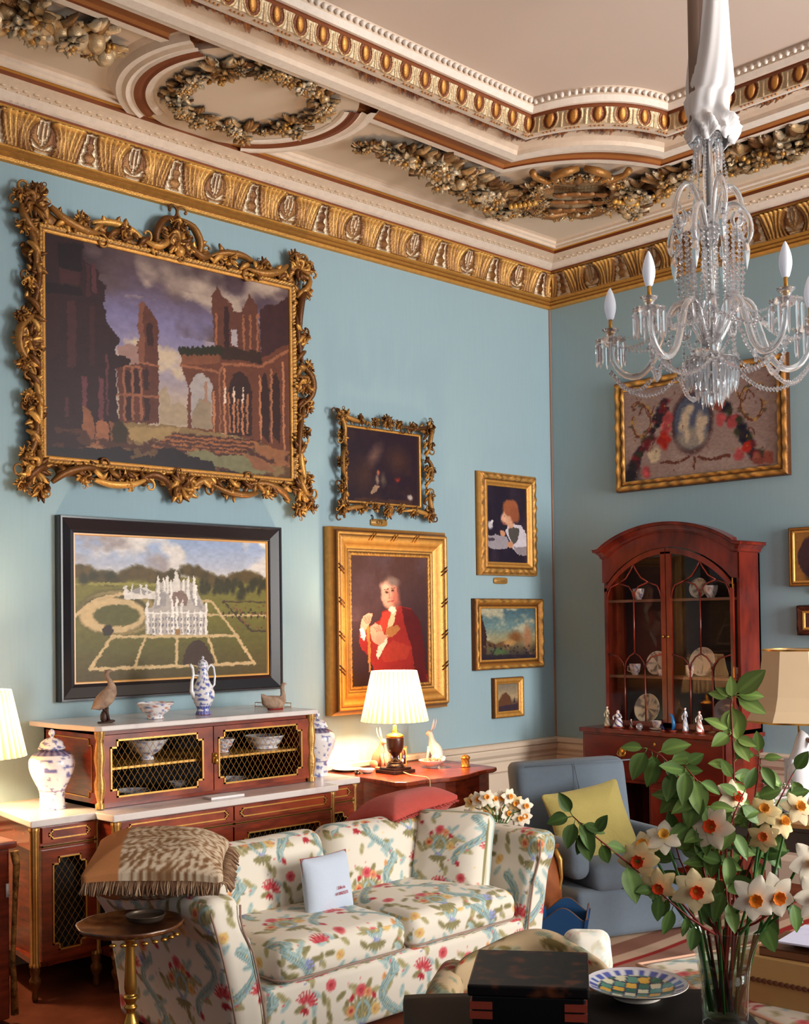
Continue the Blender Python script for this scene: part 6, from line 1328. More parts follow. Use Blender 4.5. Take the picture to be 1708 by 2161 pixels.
F0 = [(x, archz(x, 2.25, 2.02) if abs(x - XM) < .5 else 2.02) for x in xs]; F1 = [(x, archz(x, 2.36, 2.20)) for x in xs]
P = [[(x, UY, z) for x, z in F0], [(x, UY, z) for x, z in F1]]; m.grid(np.array(P), flip=False); m.grid(np.array([[(x, UY + .02, z) for x, z in F0], [(x, UY, z) for x, z in F0]])); m.build('frieze', BOOKW, BK_, smooth=False)
m = MB(og)                                        # cornice, swept along arch and returned down both sides
cp = [(-.0, .0), (.012, .008), (.012, .02), (.02, .03), (.035, .045), (.05, .05), (.05, .065), (.058, .07)]
path = [(UX0, -.02)] + [(x, None) for x in xs] + [(UX1, -.02)]
P = []
for o_, h_ in cp:
    row = []
    zl = 2.19 + h_; row.append((UX0 - o_, -.02, zl))
    for x in xs:
        xx = UX0 + (x - UX0) * (UX1 - UX0 + 2 * o_) / (UX1 - UX0) - o_; row.append((xx, UY - o_, archz(x, 2.355, 2.19) + h_))
    row.append((UX1 + o_, -.02, zl)); P.append(row)
P.append([(min(max(p[0], UX0 + .03), UX1 - .03), max(p[1], UY + .05), p[2]) for p in P[-1]])
m.grid(np.array(P)); m.build('cornice', BOOKW, BK_, smooth=False)
def tri(m, pts, r=.0055): m.tube([(x, UY - .012, z) for x, z in pts], r, 6)
def arc(x0, z0, x1, z1, b, n=8):
    """curve rising from (x0,z0) to (x1,z1), bulging upwards by b"""
    return [(x0 + (x1 - x0) * (math.sin(t * PI / 2) if b > 0 else 1 - math.cos(t * PI / 2)), z0 + (z1 - z0) * ((1 - math.cos(t * PI / 2)) if b > 0 else math.sin(t * PI / 2))) for t in np.linspace(0, 1, n)]
for side, (a, b) in enumerate(((UX0 + .03, XM - .003), (XM + .003, UX1 - .03))):
    dm = MB(og); fw = .038; ia, ib = a + (.022 if side == 0 else fw), b - (fw if side == 0 else .022)
    dm.box(a, ia, UY - .016, UY + .004, 1.0, archz(a if side == 0 else ia, 2.24, 2.0) - .02); dm.box(ib, b, UY - .016, UY + .004, 1.0, archz(ib if side == 0 else b, 2.24, 2.0) - .02); dm.box(a, b, UY - .016, UY + .004, 1.0, 1.035)
    X = np.linspace(a, b, 20); top = [(x, min(archz(x, 2.245, 1.99), 2.245)) for x in X]
    for k in range(19):
        (x0, z0), (x1, z1) = top[k], top[k + 1]; V = [(x0, UY - .016, z0 - .04), (x1, UY - .016, z1 - .04), (x1, UY - .016, z1), (x0, UY - .016, z0), (x0, UY + .004, z0 - .04), (x1, UY + .004, z1 - .04), (x1, UY + .004, z1), (x0, UY + .004, z0)]
        dm.add(V, [(0, 1, 2, 3), (4, 7, 6, 5), (0, 4, 5, 1), (3, 2, 6, 7)])
    d = dm.build('door', BOOKW, BK_, smooth=False)
    w = ib - ia; c = (ia + ib) / 2; q = w / 4; tm = MB(og)
    ztop = lambda x: archz(x, 2.245, 1.99) - .04
    tri(tm, [(c, 1.515), (c, 1.90)])
    for x in (ia + w / 3 - .01, ia + 2 * w / 3 + .01):
        tri(tm, [(x, 1.035), (x, 1.40)]); 
    l, r_ = ia + w / 3 - .01, ia + 2 * w / 3 + .01
    tri(tm, [(l, 1.40), (l + .01, 1.45), (l + (c - l) * .5, 1.492), (c, 1.515)]); tri(tm, [(r_, 1.40), (r_ - .01, 1.45), (r_ - (r_ - c) * .5, 1.492), (c, 1.515)])
    tri(tm, [(l, 1.40), (l - .01, 1.44), (l - .05, 1.485), (ia, 1.51)]); tri(tm, [(r_, 1.40), (r_ + .01, 1.44), (r_ + .05, 1.485), (ib, 1.51)])
    for s, e in ((-1, ia), (1, ib)):
        ap = c + s * w * .27
        tri(tm, [(c, 1.90), (c + s * .01, 1.945), (c + s * .04, 1.985), (ap, 2.012)]); tri(tm, [(e, 1.90), (e - s * .01, 1.945), (e - s * .03, 1.985), (ap, 2.012)])
        tri(tm, [(ap, 2.012), (c + s * w * .14, 2.045), (c + s * w * .05, 2.10), (c, min(2.195, ztop(c)))])
    t_ = tm.build('glazing_bars', BOOKW, BK_); t_.parent = d
    gm = MB(og); X = np.linspace(ia, ib, 16); gm.grid(np.array([[(x, UY - .006, 1.035) for x in X], [(x, UY - .006, ztop(x)) for x in X]])); g = gm.build('glass', PANE, BK_, smooth=False); g.parent = d
    km = MB(og); knob_on(km, b - .018 if side == 0 else a + .018, UY - .016, 1.63, .8); g = km.build('knob', BRASS, BK_); g.parent = d
m = MB(og)
for z in (1.36, 1.95): m.box(UX1 - .032, UX1 - .027, UY - .02, UY - .014, z, z + .07)
m.build('hinge', BRASS, BK_, smooth=False)
for z in (1.335, 1.875): MB(og).box(UX0 + .022, UX1 - .022, UY + .03, -.04, z, z + .018, (.8, .7, .6)).build('shelf', mat('pale_shelf_edge', (.46, .30, .22), .5), BK_, smooth=False)
m = MB(og); m.box(UX0 + .022, UX1 - .022, -.046, -.042, 1.01, 2.2); m.build('back_lining', mat('grey_lining', (.22, .16, .15), .9, noise=.2), BK_, smooth=False)
def disp_plate(label, x, z, r, seed, y=-.16, col=(.82, .76, .68), ink=(.45, .40, .36)):
    m = MB(); m.lathe(zs([(.001, .0), (r * .6, 0), (r * .98, .016), (r, .02), (r * .96, .022), (r * .58, .006), (.001, .006)], 4), 36, C=blot(seed, base=col, ink=ink, f=2.5, th=.4))
    o = m.build('display_plate', PORC, loc=(x, y, z + r * .98), rot=(R(78), 0, 0)); return tag(o, label, 'plate')
disp_plate('large cream plate standing at the bottom of the left cabinet door', .98, 1.01, .105, 3, col=(.88, .80, .66))
disp_plate('round grey speckled plate behind the left cabinet door on the middle shelf', 1.07, 1.355, .085, 4)
disp_plate('large fluted plate behind the right cabinet door on the middle shelf', 1.44, 1.355, .10, 5)
disp_plate('dim patterned plate standing at the bottom of the right cabinet door', 1.62, 1.01, .10, 6, col=(.60, .54, .54))
disp_plate('pale plate propped on the top shelf behind the right cabinet door', 1.42, 1.893, .07, 7)
def cup(label, x, z, r, h, seed, y=-.20, col=(.86, .80, .76), hand=-1, cat='cup'):
    t = thing('porcelain_cup', label, cat, (x, y, z)); MB().lathe(zs([(.001, 0), (r * .5, 0), (r * .55, h * .1), (r * .85, h * .45), (r, h), (r * .93, h), (r * .75, h * .4), (.001, h * .15)], 3), 24, C=blot(seed, base=col, ink2=(.6, .4, .36), f=7)).build('body', PORC, t)
    if hand:
        m = MB(); m.tube([(hand * r * .8, 0, h * .85), (hand * r * 1.45, 0, h * .8), (hand * r * 1.5, 0, h * .4), (hand * r * .75, 0, h * .25)], .0045, 6, col); m.build('handle', PORC, t)
    return t
cup('white two tone cup with a round handle on the middle shelf, left door', .90, 1.353, .042, .075, 2)
cup('small white cup in front of the grey speckled plate', 1.145, 1.353, .03, .045, 3, y=-.24, hand=0)
cup('white footed cup in front of the large fluted plate', 1.385, 1.353, .030, .075, 4, y=-.245, hand=0)
cup('white cup at the right end of the middle shelf', 1.725, 1.353, .038, .065, 5, hand=0)
cup('pointed white cup on the top shelf behind the left cabinet door', .94, 1.893, .042, .075, 6, hand=0)
cup('pale bowl shaped cup on the top shelf behind the right cabinet door', 1.53, 1.893, .05, .08, 7, hand=0)
# figurines along the top of the base
def figure(label, x, h, cols, seed, w=.020, y=-.405, bird=False):
    rs = random.Random(seed); t = thing('porcelain_figurine', label, 'figurine', (x, y, .985)); m = MB()
    if bird:
        goose_body(m, [(-.012, .012, .006, .004, 0), (0, .03, .016, .018, .3), (.004, h * .45, .018, .02, .9), (-.004, h * .72, .011, .012, 1.6), (-.014, h * .9, .009, .009, 1.9), (-.02, h, .001, .001, 1.9)], cols[0]); m.build('body', PORC, t)
    else:
        m.lathe(zs([(.001, .010), (w, .012), (w * .95, h * .2), (w * .75, h * .4), (w * .5, h * .58), (w * .62, h * .70), (w * .5, h * .80), (w * .22, h * .84), (.001, h * .85)], 4), 20, C=lambda A, Z: lerp(np.array(cols[0]), np.array(cols[1]), np.clip(np.sin(A * 3 + Z * 150 + seed) * 3 - 1, 0, 1)[..., None]), fn=lambda A, Z: 1 + .12 * np.sin(A * 3 + Z * 60 + seed))
        m.build('robe', PORC, t); m = MB(); m.ball((0, -.003, h * .90), (w * .36, w * .36, w * .46), 10, (.92, .80, .74)); m.ball((0, .002, h * .925), (w * .38, w * .36, w * .36), 8, cols[1]); m.build('head', PORC, t)
        for s in (-1, 1): m = MB(); m.tube([(s * w * .5, 0, h * .76), (s * w * 1.05, -w * .4, h * .62), (s * w * (.6 if s < 0 else 1.3), -w * .9, h * (.66 if s > 0 else .5))], [w * .22, w * .18, w * .13], 7, cols[0]); m.build('arm', PORC, t)
    m = MB(); m.lathe([(.001, 0), (w * 1.25, 0), (w * 1.25, .010), (w, .013), (.001, .013)], 16, C=(.55, .22, .14)); m.build('base', PORC, t); return t
figure('pale standing porcelain figurine at the left end of the china cabinet ledge', .80, .155, ((.86, .84, .74), (.70, .62, .45)), 1)
figure('wide white figurine with blue sash and red bird on the china cabinet ledge', .895, .125, ((.92, .90, .90), (.25, .22, .50)), 2, .034)
figure('bright blue porcelain bird figurine on the china cabinet ledge', 1.35, .125, ((.10, .45, .72),), 3, .022, bird=True)
figure('slender white and pale blue lady figurine on the china cabinet ledge', 1.445, .175, ((.92, .92, .94), (.62, .70, .84)), 4, .020)
figure('white figurine with red flowers at the right end of the china cabinet ledge', 1.555, .155, ((.92, .90, .88), (.72, .34, .30)), 5, .024)
figure('tiny dark blue porcelain bird beside the bright blue one', 1.265, .045, ((.06, .10, .28),), 6, .014, bird=True)
cup('white cup on a saucer standing on the china cabinet ledge', 1.185, 1.001, .034, .045, 9, y=-.36, hand=0)
tag(MB().lathe([(.001, 0), (.03, 0), (.052, .012), (.05, .014), (.001, .005)], 24, C=(.88, .86, .80)).build('saucer', PORC, loc=(1.185, -.36, .986)), 'white saucer under the cup on the china cabinet ledge', 'saucer')
tag(MB().ball((0, 0, .024), .024, 14).lathe([(.001, 0), (.014, 0), (.012, .008), (.001, .010)], 12).build('glass_paperweight', CRYS, loc=(1.09, -.43, .985)), 'small clear glass ball on the china cabinet ledge', 'paperweight')
figure('tiny dark figurine with a pale head in front of the large cream plate', 1.005, .07, ((.12, .08, .08), (.80, .74, .66)), 8, .012)

# ------------------------------------------------------------------ right hand lamp, its table, silver photo frame
RTB = thing('side_table', 'dark wooden side table carrying the parrot lamp beside the china cabinet', 'table', (2.98, -1.72, 0))
MB((2.98, -1.72, 0)).box(2.62, 3.34, -2.02, -1.42, .725, .752).build('table_top', DARKW, RTB, smooth=False, bevel=.006); MB((2.98, -1.72, 0)).box(2.66, 3.30, -1.98, -1.46, .62, .725).build('apron', DARKW, RTB, smooth=False)
for x in (2.68, 3.28):
    for y in (-1.96, -1.48): m = MB((2.98, -1.72, 0)); m.tube([(x, y, .64), (x, y, .3), (x, y, 0)], [.024, .018, .014], 8); m.build('leg', DARKW, RTB)
LP = (2.905, -1.62, .752); RL = thing('parrot_lamp', 'large table lamp with plain beige shade over a white porcelain parrot base', 'lamp', LP)
SHB = mat('beige_silk_shade', (.84, .74, .60), .8, noise=.05, nscale=8)
m = MB(); pr = [(.268, .47), (.234, .53), (.210, .60), (.195, .69), (.184, .78), (.178, .835)]; m.lathe(pr, 8, fn=None); m.build('lamp_shade', SHB, RL, smooth=False)
m = MB(); m.lathe([(.270, .467), (.272, .476)], 8); m.lathe([(.180, .83), (.182, .839)], 8); m.tube([(0, 0, .34), (0, 0, .82)], .005, 8); [m.tube([(0, 0, .815), (.176 * math.cos(k * PI / 4), .176 * math.sin(k * PI / 4), .832)], .002, 5) for k in range(0, 8, 2)]; m.build('shade_wire', BRASS, RL)
cd_ = Vector((-FW.x, -FW.y)).normalized(); ang = math.atan2(cd_.y, cd_.x)
m = MB(); S = 1.0
secs = [(-.02, .0, .001, .001, 0), (-.015, .02, .030, .03, .1), (-.01, .07, .044, .045, .2), (.0, .13, .058, .055, .25), (.004, .19, .060, .058, .2), (.006, .245, .048, .046, .1), (.012, .285, .034, .034, .1), (.020, .318, .032, .032, .1), (.022, .345, .024, .024, 0), (.016, .362, .008, .008, 0), (.012, .366, .001, .001, 0)]
P = []
for x, z, w, h_, tl in secs: P.append([(x + h_ * math.cos(a), w * math.sin(a), z - .3 * h_ * math.sin(tl) * math.cos(a)) for a in np.linspace(0, 2 * PI, 20)[:-1]])
m.grid(np.array(P), (.90, .89, .90), cv=True)
for s in (-1, 1):
    P = []
    for t in np.linspace(0, 1, 8): P.append([(-.01 - .05 * t + .03 * math.cos(a) * (1 - t * .7), s * (.052 * (1 - .6 * t) + .010 * math.sin(a)), .24 - .20 * t + .0 * a) for a in np.linspace(0, 2 * PI, 9)[:-1]])
    m.grid(np.array(P), (.84, .84, .86), cv=True)
o = m.build('parrot_body', PORC, RL, rot=(0, 0, ang + .5)); o.scale = (1.16,) * 3
m = MB(); m.tube([(.048, 0, .325), (.066, 0, .322), (.070, 0, .300), (.060, 0, .288)], [.012, .011, .007, .001], 8, (.55, .40, .30)); 
o = m.build('beak', PORC, RL, rot=(0, 0, ang + .5)); o.scale = (1.16,) * 3; m = MB(); m.tube([(-.03, 0, .10), (-.055, 0, .04), (-.065, 0, -.02)], [.024, .02, .012], 8, (.85, .85, .87)); m.build('tail', PORC, RL, rot=(0, 0, ang + .5), loc=(0, 0, .03))
MB().lathe([(.001, 0), (.06, 0), (.055, .02), (.04, .03), (.001, .03)], 20).build('base', DARKW, RL)
PFm = thing('silver_photo_frame', 'ornate silver photo frame on the side table in front of the parrot lamp', 'photo frame', (2.975, -1.90, .752), math.atan2(RTh.y, RTh.x)); PFm.rotation_euler = (R(-8), 0, math.atan2(RTh.y, RTh.x))
SIL = mat('tarnished_silver', (.72, .68, .64), .25, metal=.85, noise=.25, nscale=60, bump=.4, bscale=150)
m = moulding(.048, .062, [(0, .004, (.7, .7, .7)), (.004, .012, (.8, .8, .8)), (.016, .016, (.7, .7, .7)), (.026, .010, (.7, .7, .7)), (.03, 0, (.7, .7, .7))], .004, rail_orn(1, (1, 2, 3), .008, 210)); o = m.build('frame', SIL, PFm, loc=(0, 0, .092))
m = MB(); rs = random.Random(3)
for k in range(44):
    a = 2 * PI * k / 44; m.ball((.072 * max(-1, min(1, 1.3 * math.cos(a))), -.012, .092 + .088 * max(-1, min(1, 1.3 * math.sin(a)))), .0055 + .004 * rs.random(), 6)
m.build('beaded_edge', SIL, PFm)
I = Img(50, 62, c8(190, 180, 178), 4, .8); I.poly([(0, .38), (1, .34), (1, 1), (0, 1)], c8(120, 132, 96)); I.poly([(.3, .9), (.42, .5), (.56, .45), (.7, .6), (.75, .9)], c8(52, 46, 52)); I.ell(.5, .2, .5, .06, c8(150, 130, 126)); I.grain(.2, 12)
o = paint_canvas(I, .049, .063, -.003, PFm); o.location = (0, 0, .092); o.name = 'photograph'
MB().box(-.05, .05, .004, .012, .005, .17).build('backing', BLACKF, PFm, smooth=False)
tag(MB().lathe(zs([(.001, 0), (.03, 0), (.034, .01), (.02, .035), (.024, .06), (.016, .075), (.001, .08)], 2), 20, C=(.8, .78, .76)).build('small_pot', PORC, loc=(2.745, -1.93, .752)), 'small white pot at the left front of the dark side table', 'pot')
bx = MB(); bx.box(-.17, .17, -.14, .14, 0, .02); tag(bx.build('wooden_tray', mat('light_oak', (.62, .44, .24), .5, noise=.1), loc=(3.16, -1.90, .752), rot=(0, 0, .2), smooth=False), 'light wooden tray on the dark side table at the right edge', 'tray')

# ------------------------------------------------------------------ kilim
def kilim():
    x0, x1, y0, y1 = 1.90, 3.7, -2.75, -.55; st = .012; X = np.arange(x0, x1, st); Y = np.arange(y0, y1, st); XX, YY = np.meshgrid(X, Y, indexing='ij'); u = XX - x0; v = YY - y0
    C = np.ones(XX.shape + (3,)) * c8(176, 128, 110)
    def band(a, b, c): 
        C[(u >= a) & (u < b)] = c
    cr, rd, br, ro = c8(190, 160, 136), c8(146, 44, 40), c8(120, 72, 56), c8(184, 132, 112)
    for a, b, c in ((0, .05, br), (.05, .16, cr), (.16, .30, c8(138, 96, 80)), (.30, .38, cr), (.38, .42, rd), (.42, .56, c8(150, 112, 96)), (.56, .64, cr), (.64, .70, rd), (.70, 1.05, ro), (1.05, 1.09, rd), (1.09, 1.45, ro), (1.45, 1.5, rd), (1.5, 1.9, ro)): band(a, b, c)
    vv = (v / .52) % 1; C[((u > .70) & (np.abs(vv - .5) < .06))] = rd
    k = (np.sin(u * 52) * np.sin(v * 44) > .86) & (u > .72); C[k] = c8(150, 60, 52)
    z = .012 + .004 * np.sin(XX * 9) * np.sin(YY * 7); m = MB(); m.grid(np.stack([XX, YY, z], -1), C); e = .012
    o = m.build('kilim_rug', CLOTHV); solid(o, .011, -1); tag(o, 'flat woven rug with pink, cream and red bands in front of the armchair', 'rug')
kilim()

# ------------------------------------------------------------------ low floral stool with box and papers
E1 = Vector((.95, -.31, 0)).normalized(); SLW = .98
sc = Vector((3.15, -3.42, 0)) + E1 * .52 + Vector((.31, .95, 0)) * .42
SL = thing('floral_stool', 'low square stool covered in the same floral linen, holding a box and papers', 'stool', (sc.x, sc.y, 0), math.atan2(E1.y, E1.x))
cushion('cushion', (1.04, .84, .14), .05, .013, puff(t=.012), lambda V, N: floral(V + np.array([.1, .2, .1]), N, .55), FLORAL, SL, loc=(0, 0, .34))
cushion('frame', (.98, .78, .22), .02, .015, None, lambda V, N: floral(V, N, .55), FLORAL, SL, loc=(0, 0, .17))
m = MB(); a_, b_ = .515, .415; m.tube([(-a_, -b_, .405), (a_, -b_, .405), (a_, b_, .405), (-a_, b_, .405)], .007, 6, (.80, .62, .52), closed=True); m.build('piping', FLORAL, SL)
for sx in (-1, 1):
    for sy in (-1, 1): MB().tube([(sx * .46, sy * .36, .06), (sx * .46, sy * .36, 0)], [.022, .018], 8).build('foot', DARKW, SL)
TAN = mat('tan_cardboard', (.66, .49, .29), .6, noise=.08, nscale=20)
BB = thing('tan_box', 'tan box with a scalloped lid edge standing on the floral stool', 'box', (3.93, -3.39, .415), R(4))
MB().box(-.25, .27, -.14, .16, 0, .145).build('box_body', TAN, BB, smooth=False, bevel=.004)
m = MB(); m.box(-.255, .275, -.145, .165, .085, .165); m.build('lid', mat('tan_lid', (.74, .58, .36), .6, noise=.06), BB, smooth=False, bevel=.004)
m = MB(); [m.ball((-.245 + k * .0205, -.147, .084), (.0105, .002, .010), 6) for k in range(26)]; m.build('scalloped_edge', mat('brown_cord', (.40, .22, .12), .8), BB)
def book(label, loc, rot, w, d, h, c):
    t = thing('book', label, 'book', loc, rot); MB().box(-w / 2, w / 2, -d / 2, d / 2, 0, .004).box(-w / 2, w / 2, -d / 2, d / 2, h - .004, h).box(-w / 2, w / 2, -d / 2, -d / 2 + .004, 0, h).build('cover', c, t, smooth=False); MB().box(-w / 2 + .004, w / 2 - .004, -d / 2 + .004, d / 2 - .005, .004, h - .004).build('pages', mat('book_pages', (.85, .80, .70), .8), t, smooth=False); return t
book('brown book lying on the tan box', (3.96, -3.37, .58), R(8), .46, .26, .03, mat('brown_leather', (.46, .28, .17), .5))
book('dark blue book lying on the brown book', (4.02, -3.33, .611), R(-6), .36, .24, .022, mat('navy_cover', (.13, .14, .26), .4))
m = MB(); m.prism([(-.20, -.12), (.16, -.15), (.20, .12), (-.17, .15)], lambda a, b: (a, b, 0), lambda a, b: (a, b, .006)); tag(m.build('papers', mat('printed_paper', (.80, .80, .90), .6, col2=(.55, .55, .75), nscale=9, bias=(.55, .7)), loc=(3.98, -3.36, .634), rot=(0, 0, .25), smooth=False), 'white papers spread on top of the dark blue book', 'paper')

# ------------------------------------------------------------------ foreground armchair in floral linen
def fgchair():
    f = Vector((.56, -.83, 0)).normalized(); ang = math.atan2(f.y, f.x) + PI / 2
    t = thing('floral_armchair', 'low floral armchair seen between the sofa and the dark table', 'armchair', (3.28, -4.20, 0), ang)
    cf = lambda off, T=.55: (lambda V, N: floral(V + np.array(off), N, T) * np.array([.80, .72, .60]))  # print dimmed and browned: the shade on this chair is painted into its cloth
    def bend(V, H): V[:, 1] += .22 * (V[:, 0] / H[0]) ** 2 * -1; V[:, 2] += np.where(V[:, 2] > 0, .03 * np.cos(V[:, 0] / H[0] * PI) - .0, 0); return V
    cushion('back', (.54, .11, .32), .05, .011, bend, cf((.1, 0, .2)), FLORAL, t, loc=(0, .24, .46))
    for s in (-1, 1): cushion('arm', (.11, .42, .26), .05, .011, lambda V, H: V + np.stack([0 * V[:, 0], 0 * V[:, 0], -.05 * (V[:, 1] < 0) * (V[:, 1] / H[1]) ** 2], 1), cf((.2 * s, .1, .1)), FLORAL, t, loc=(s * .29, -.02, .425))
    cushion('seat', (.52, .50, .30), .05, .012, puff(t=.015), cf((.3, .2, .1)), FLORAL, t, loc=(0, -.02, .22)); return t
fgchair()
scatter('floral_pillow', 'small white floral pillow resting on the right arm of the low armchair', (.17, .16), FLORAL, lambda V, N: np.clip(floral(V + np.array([.36, .06, 0]), N, .42) * .35 + np.array([.62, .61, .58]), 0, 1), (3.29, -3.90, .575), (R(70), 0, R(48)), .10, pinch=.35, r=.045)

# ------------------------------------------------------------------ dark table in the foreground
TA = R(47); ex = Vector((math.cos(TA), math.sin(TA), 0)); ey = Vector((math.sin(TA), -math.cos(TA), 0))     # ex along the far edge, ey towards the camera
tc_ = Vector((4.16, -4.42, 0)) - ex * .44 + ey * .36
FTb = thing('dark_table', 'dark polished table in the foreground carrying box, dish and flower vase', 'table', (tc_.x, tc_.y, 0), TA)
BLK = mat('dark_polish', (.055, .028, .026), .6, spec=.15, noise=.3, nscale=8)
cushion('table_top', (.88, .72, .028), .012, .05, None, (.1, .1, .1), BLK, FTb, loc=(0, 0, .741))
MB().box(-.40, .40, -.31, .31, .66, .728).build('apron', BLK, FTb, smooth=False)
for sx in (-1, 1):
    for sy in (-1, 1): MB().tube([(sx * .37, sy * .28, .68), (sx * .37, sy * .28, .35), (sx * .38, sy * .29, 0)], [.026, .018, .014], 8).build('leg', BLK, FTb)
LB = thing('lacquer_box', 'black lacquer box with gilt scenes and red corner straps on the dark table', 'box', (3.945, -4.985, .755), R(38))
LAC = mat('black_lacquer_gilt', (.035, .022, .025), .4, spec=.3, col2=(.34, .17, .08), nscale=16, bias=(.52, .68))
MB().box(-.135, .135, -.145, .145, 0, .10).build('box_body', mat('plain_black_lacquer', (.025, .02, .03), .3, coat=.4), LB, smooth=False, bevel=.004)
m = MB(); m.box(-.145, .145, -.155, .155, .10, .128); m.build('lid', LAC, LB, smooth=False, bevel=.005)
for sx in (-1, 1):
    for z in (.045, .068):
        m = MB(); x = sx * .136; m.box(min(x, x - sx * .05), max(x, x - sx * .05), -.148, -.143, z, z + .018); m.box(min(x, x + sx * .004), max(x, x + sx * .004), -.148, -.10, z, z + .018); m.build('corner_strap', mat('red_brass_strap', (.60, .24, .17), .4, metal=.3), LB, smooth=False)
DC = thing('painted_dish', 'round dish painted blue, green and yellow on the dark table', 'dish', (4.035, -4.66, .755))
def dishc(A, Z): return np.ones(A.shape + (3,)) * np.array((.82, .78, .74))
MB().lathe(zs([(.001, 0), (.06, 0), (.062, .008), (.10, .022), (.132, .036), (.134, .040)], 3), 64, C=dishc).build('underside', PORC, DC)
P = []; C = []
for r in np.linspace(.133, .002, 34):
    A = np.linspace(0, 2 * PI, 97)[:-1]; z = .010 + .030 * (r / .133) ** 2.2; x = r * np.cos(A); y = r * np.sin(A); P.append(np.stack([x, y, z + 0 * A], -1))
    c = np.ones((96, 3)) * np.array((.84, .82, .76)); u = x / .034 + y / .055; v = -x / .055 + y / .034; g = np.abs(np.sin(u * PI / 1.1)) * 1; h_ = np.abs(np.sin(v * PI / 1.1))
    cell = (np.floor(u / 1.1).astype(int) * 3 + np.floor(v / 1.1).astype(int) * 5) % 4; pal = np.array([(.80, .78, .66), (.16, .40, .34), (.82, .64, .24), (.30, .52, .46)]); c = pal[cell]; c = np.where(((g < .22) | (h_ < .22))[:, None], np.array((.12, .16, .30)), c)
    if r > .105: c = np.where((np.sin(A * 22) > -.3)[:, None], np.array((.26, .32, .62)), np.array((.80, .80, .82))) if r < .122 else np.ones((96, 3)) * np.array((.78, .76, .78))
    C.append(c)
m = MB(); m.grid(np.array(P), np.array(C), cv=True, flip=True); m.build('painted_bowl', PORC, DC)

# ------------------------------------------------------------------ glass vase with daffodils and leafy branches
VP = Vector((4.312, -4.682, .755))
VS = thing('glass_vase', 'tall clear glass vase with flared rim on the dark table in the foreground', 'vase', VP)
m = MB(); m.lathe(zs([(.001, 0), (.052, 0), (.054, .006), (.056, .03), (.058, .09), (.066, .15), (.080, .195), (.104, .238), (.108, .243), (.101, .240), (.077, .197), (.063, .15), (.054, .09), (.050, .02), (.001, .018)], 4), 48, fn=lambda A, Z: 1 + .012 * np.cos(A * 14)); m.build('vase_glass', VGLASS, VS)
m = MB(); m.lathe([(.001, .019), (.049, .021), (.053, .09), (.060, .140), (.001, .141)], 32); m.build('water', glass_mat('vase_water', (.72, .76, .66), 0, .03), VS)
def VPt(px, py, c=0.0):
    """offset in the bouquet: px/py measured from the vase axis and rim in hundredths, c towards the viewer"""
    s = 2.9 / 2485.0; return VP + RTh * ((px - 1532) * s) + Vector((0, 0, 1)) * (.236 + (1968 - py) * s) + TOC * c
rs = random.Random(77)
FL = [(1338, 1808, .10, (-.45, .05), .052, YELF, (.86, .22, .08), 'leftmost large daffodil of the glass vase bouquet, cream yellow with a red cup'),
      (1374, 1857, .12, (-.35, -.2), .046, YELF, (.88, .24, .08), 'small yellow daffodil with red cup just below the leftmost one'),
      (1443, 1860, .15, (-.1, -.05), .056, (.94, .86, .66), (.88, .24, .07), 'cream daffodil with red cup and one hanging white petal'),
      (1548, 1868, .20, (-.1, -.05), .054, CREAMF, (.93, .50, .12), 'white daffodil with orange cup, left one of the joined pair at the front'),
      (1594, 1866, .19, (.15, -.05), .054, CREAMF, (.93, .48, .12), 'white daffodil with orange cup, right one of the joined pair at the front'),
      (1672, 1804, .17, (.25, .15), .058, CREAMF, (.93, .50, .12), 'large white daffodil with orange cup at the right edge, upper one'),
      (1674, 1868, .19, (.2, -.15), .056, CREAMF, (.93, .50, .12), 'large white daffodil with orange cup at the right edge, lower one'),
      (1494, 1744, .08, (-.7, .3), .056, (.96, .90, .78), (.88, .26, .08), 'white daffodil with red cup turned left in the middle of the bouquet'),
      (1402, 1768, .04, (-.3, .8), .046, CREAMF, (.94, .70, .28), 'small cream daffodil turned upward above the leftmost one'),
      (1362, 1790, .03, (-.8, .8), .048, (.95, .88, .70), (.93, .60, .2), 'cream daffodil seen from the side behind the leftmost one'),
      (1553, 1692, .03, (.6, .5), .048, (.95, .88, .74), (.86, .25, .1), 'cream daffodil with red cup turned right at the top of the bouquet'),
      (1622, 1722, .0, (-.2, .7), .044, (.95, .86, .62), (.93, .60, .2), 'yellow daffodil near the top right of the bouquet'),
      (1504, 1806, .02, (.9, .1), .046, (.90, .76, .52), (.90, .45, .15), 'orange tinted daffodil half hidden by leaves in the middle of the bouquet'),
      (1660, 1748, .0, (.5, .6), .044, (.92, .82, .6), (.93, .6, .2), 'cream daffodil behind the upper right flower'),
      (1615, 1776, .02, (-.5, .3), .040, (.90, .80, .58), (.88, .35, .15), 'small yellow daffodil between leaves right of the middle'),
      (1700, 1720, -.02, (.3, .5), .046, (.94, .86, .68), (.93, .6, .2), 'pale daffodil at the far right edge of the picture')]
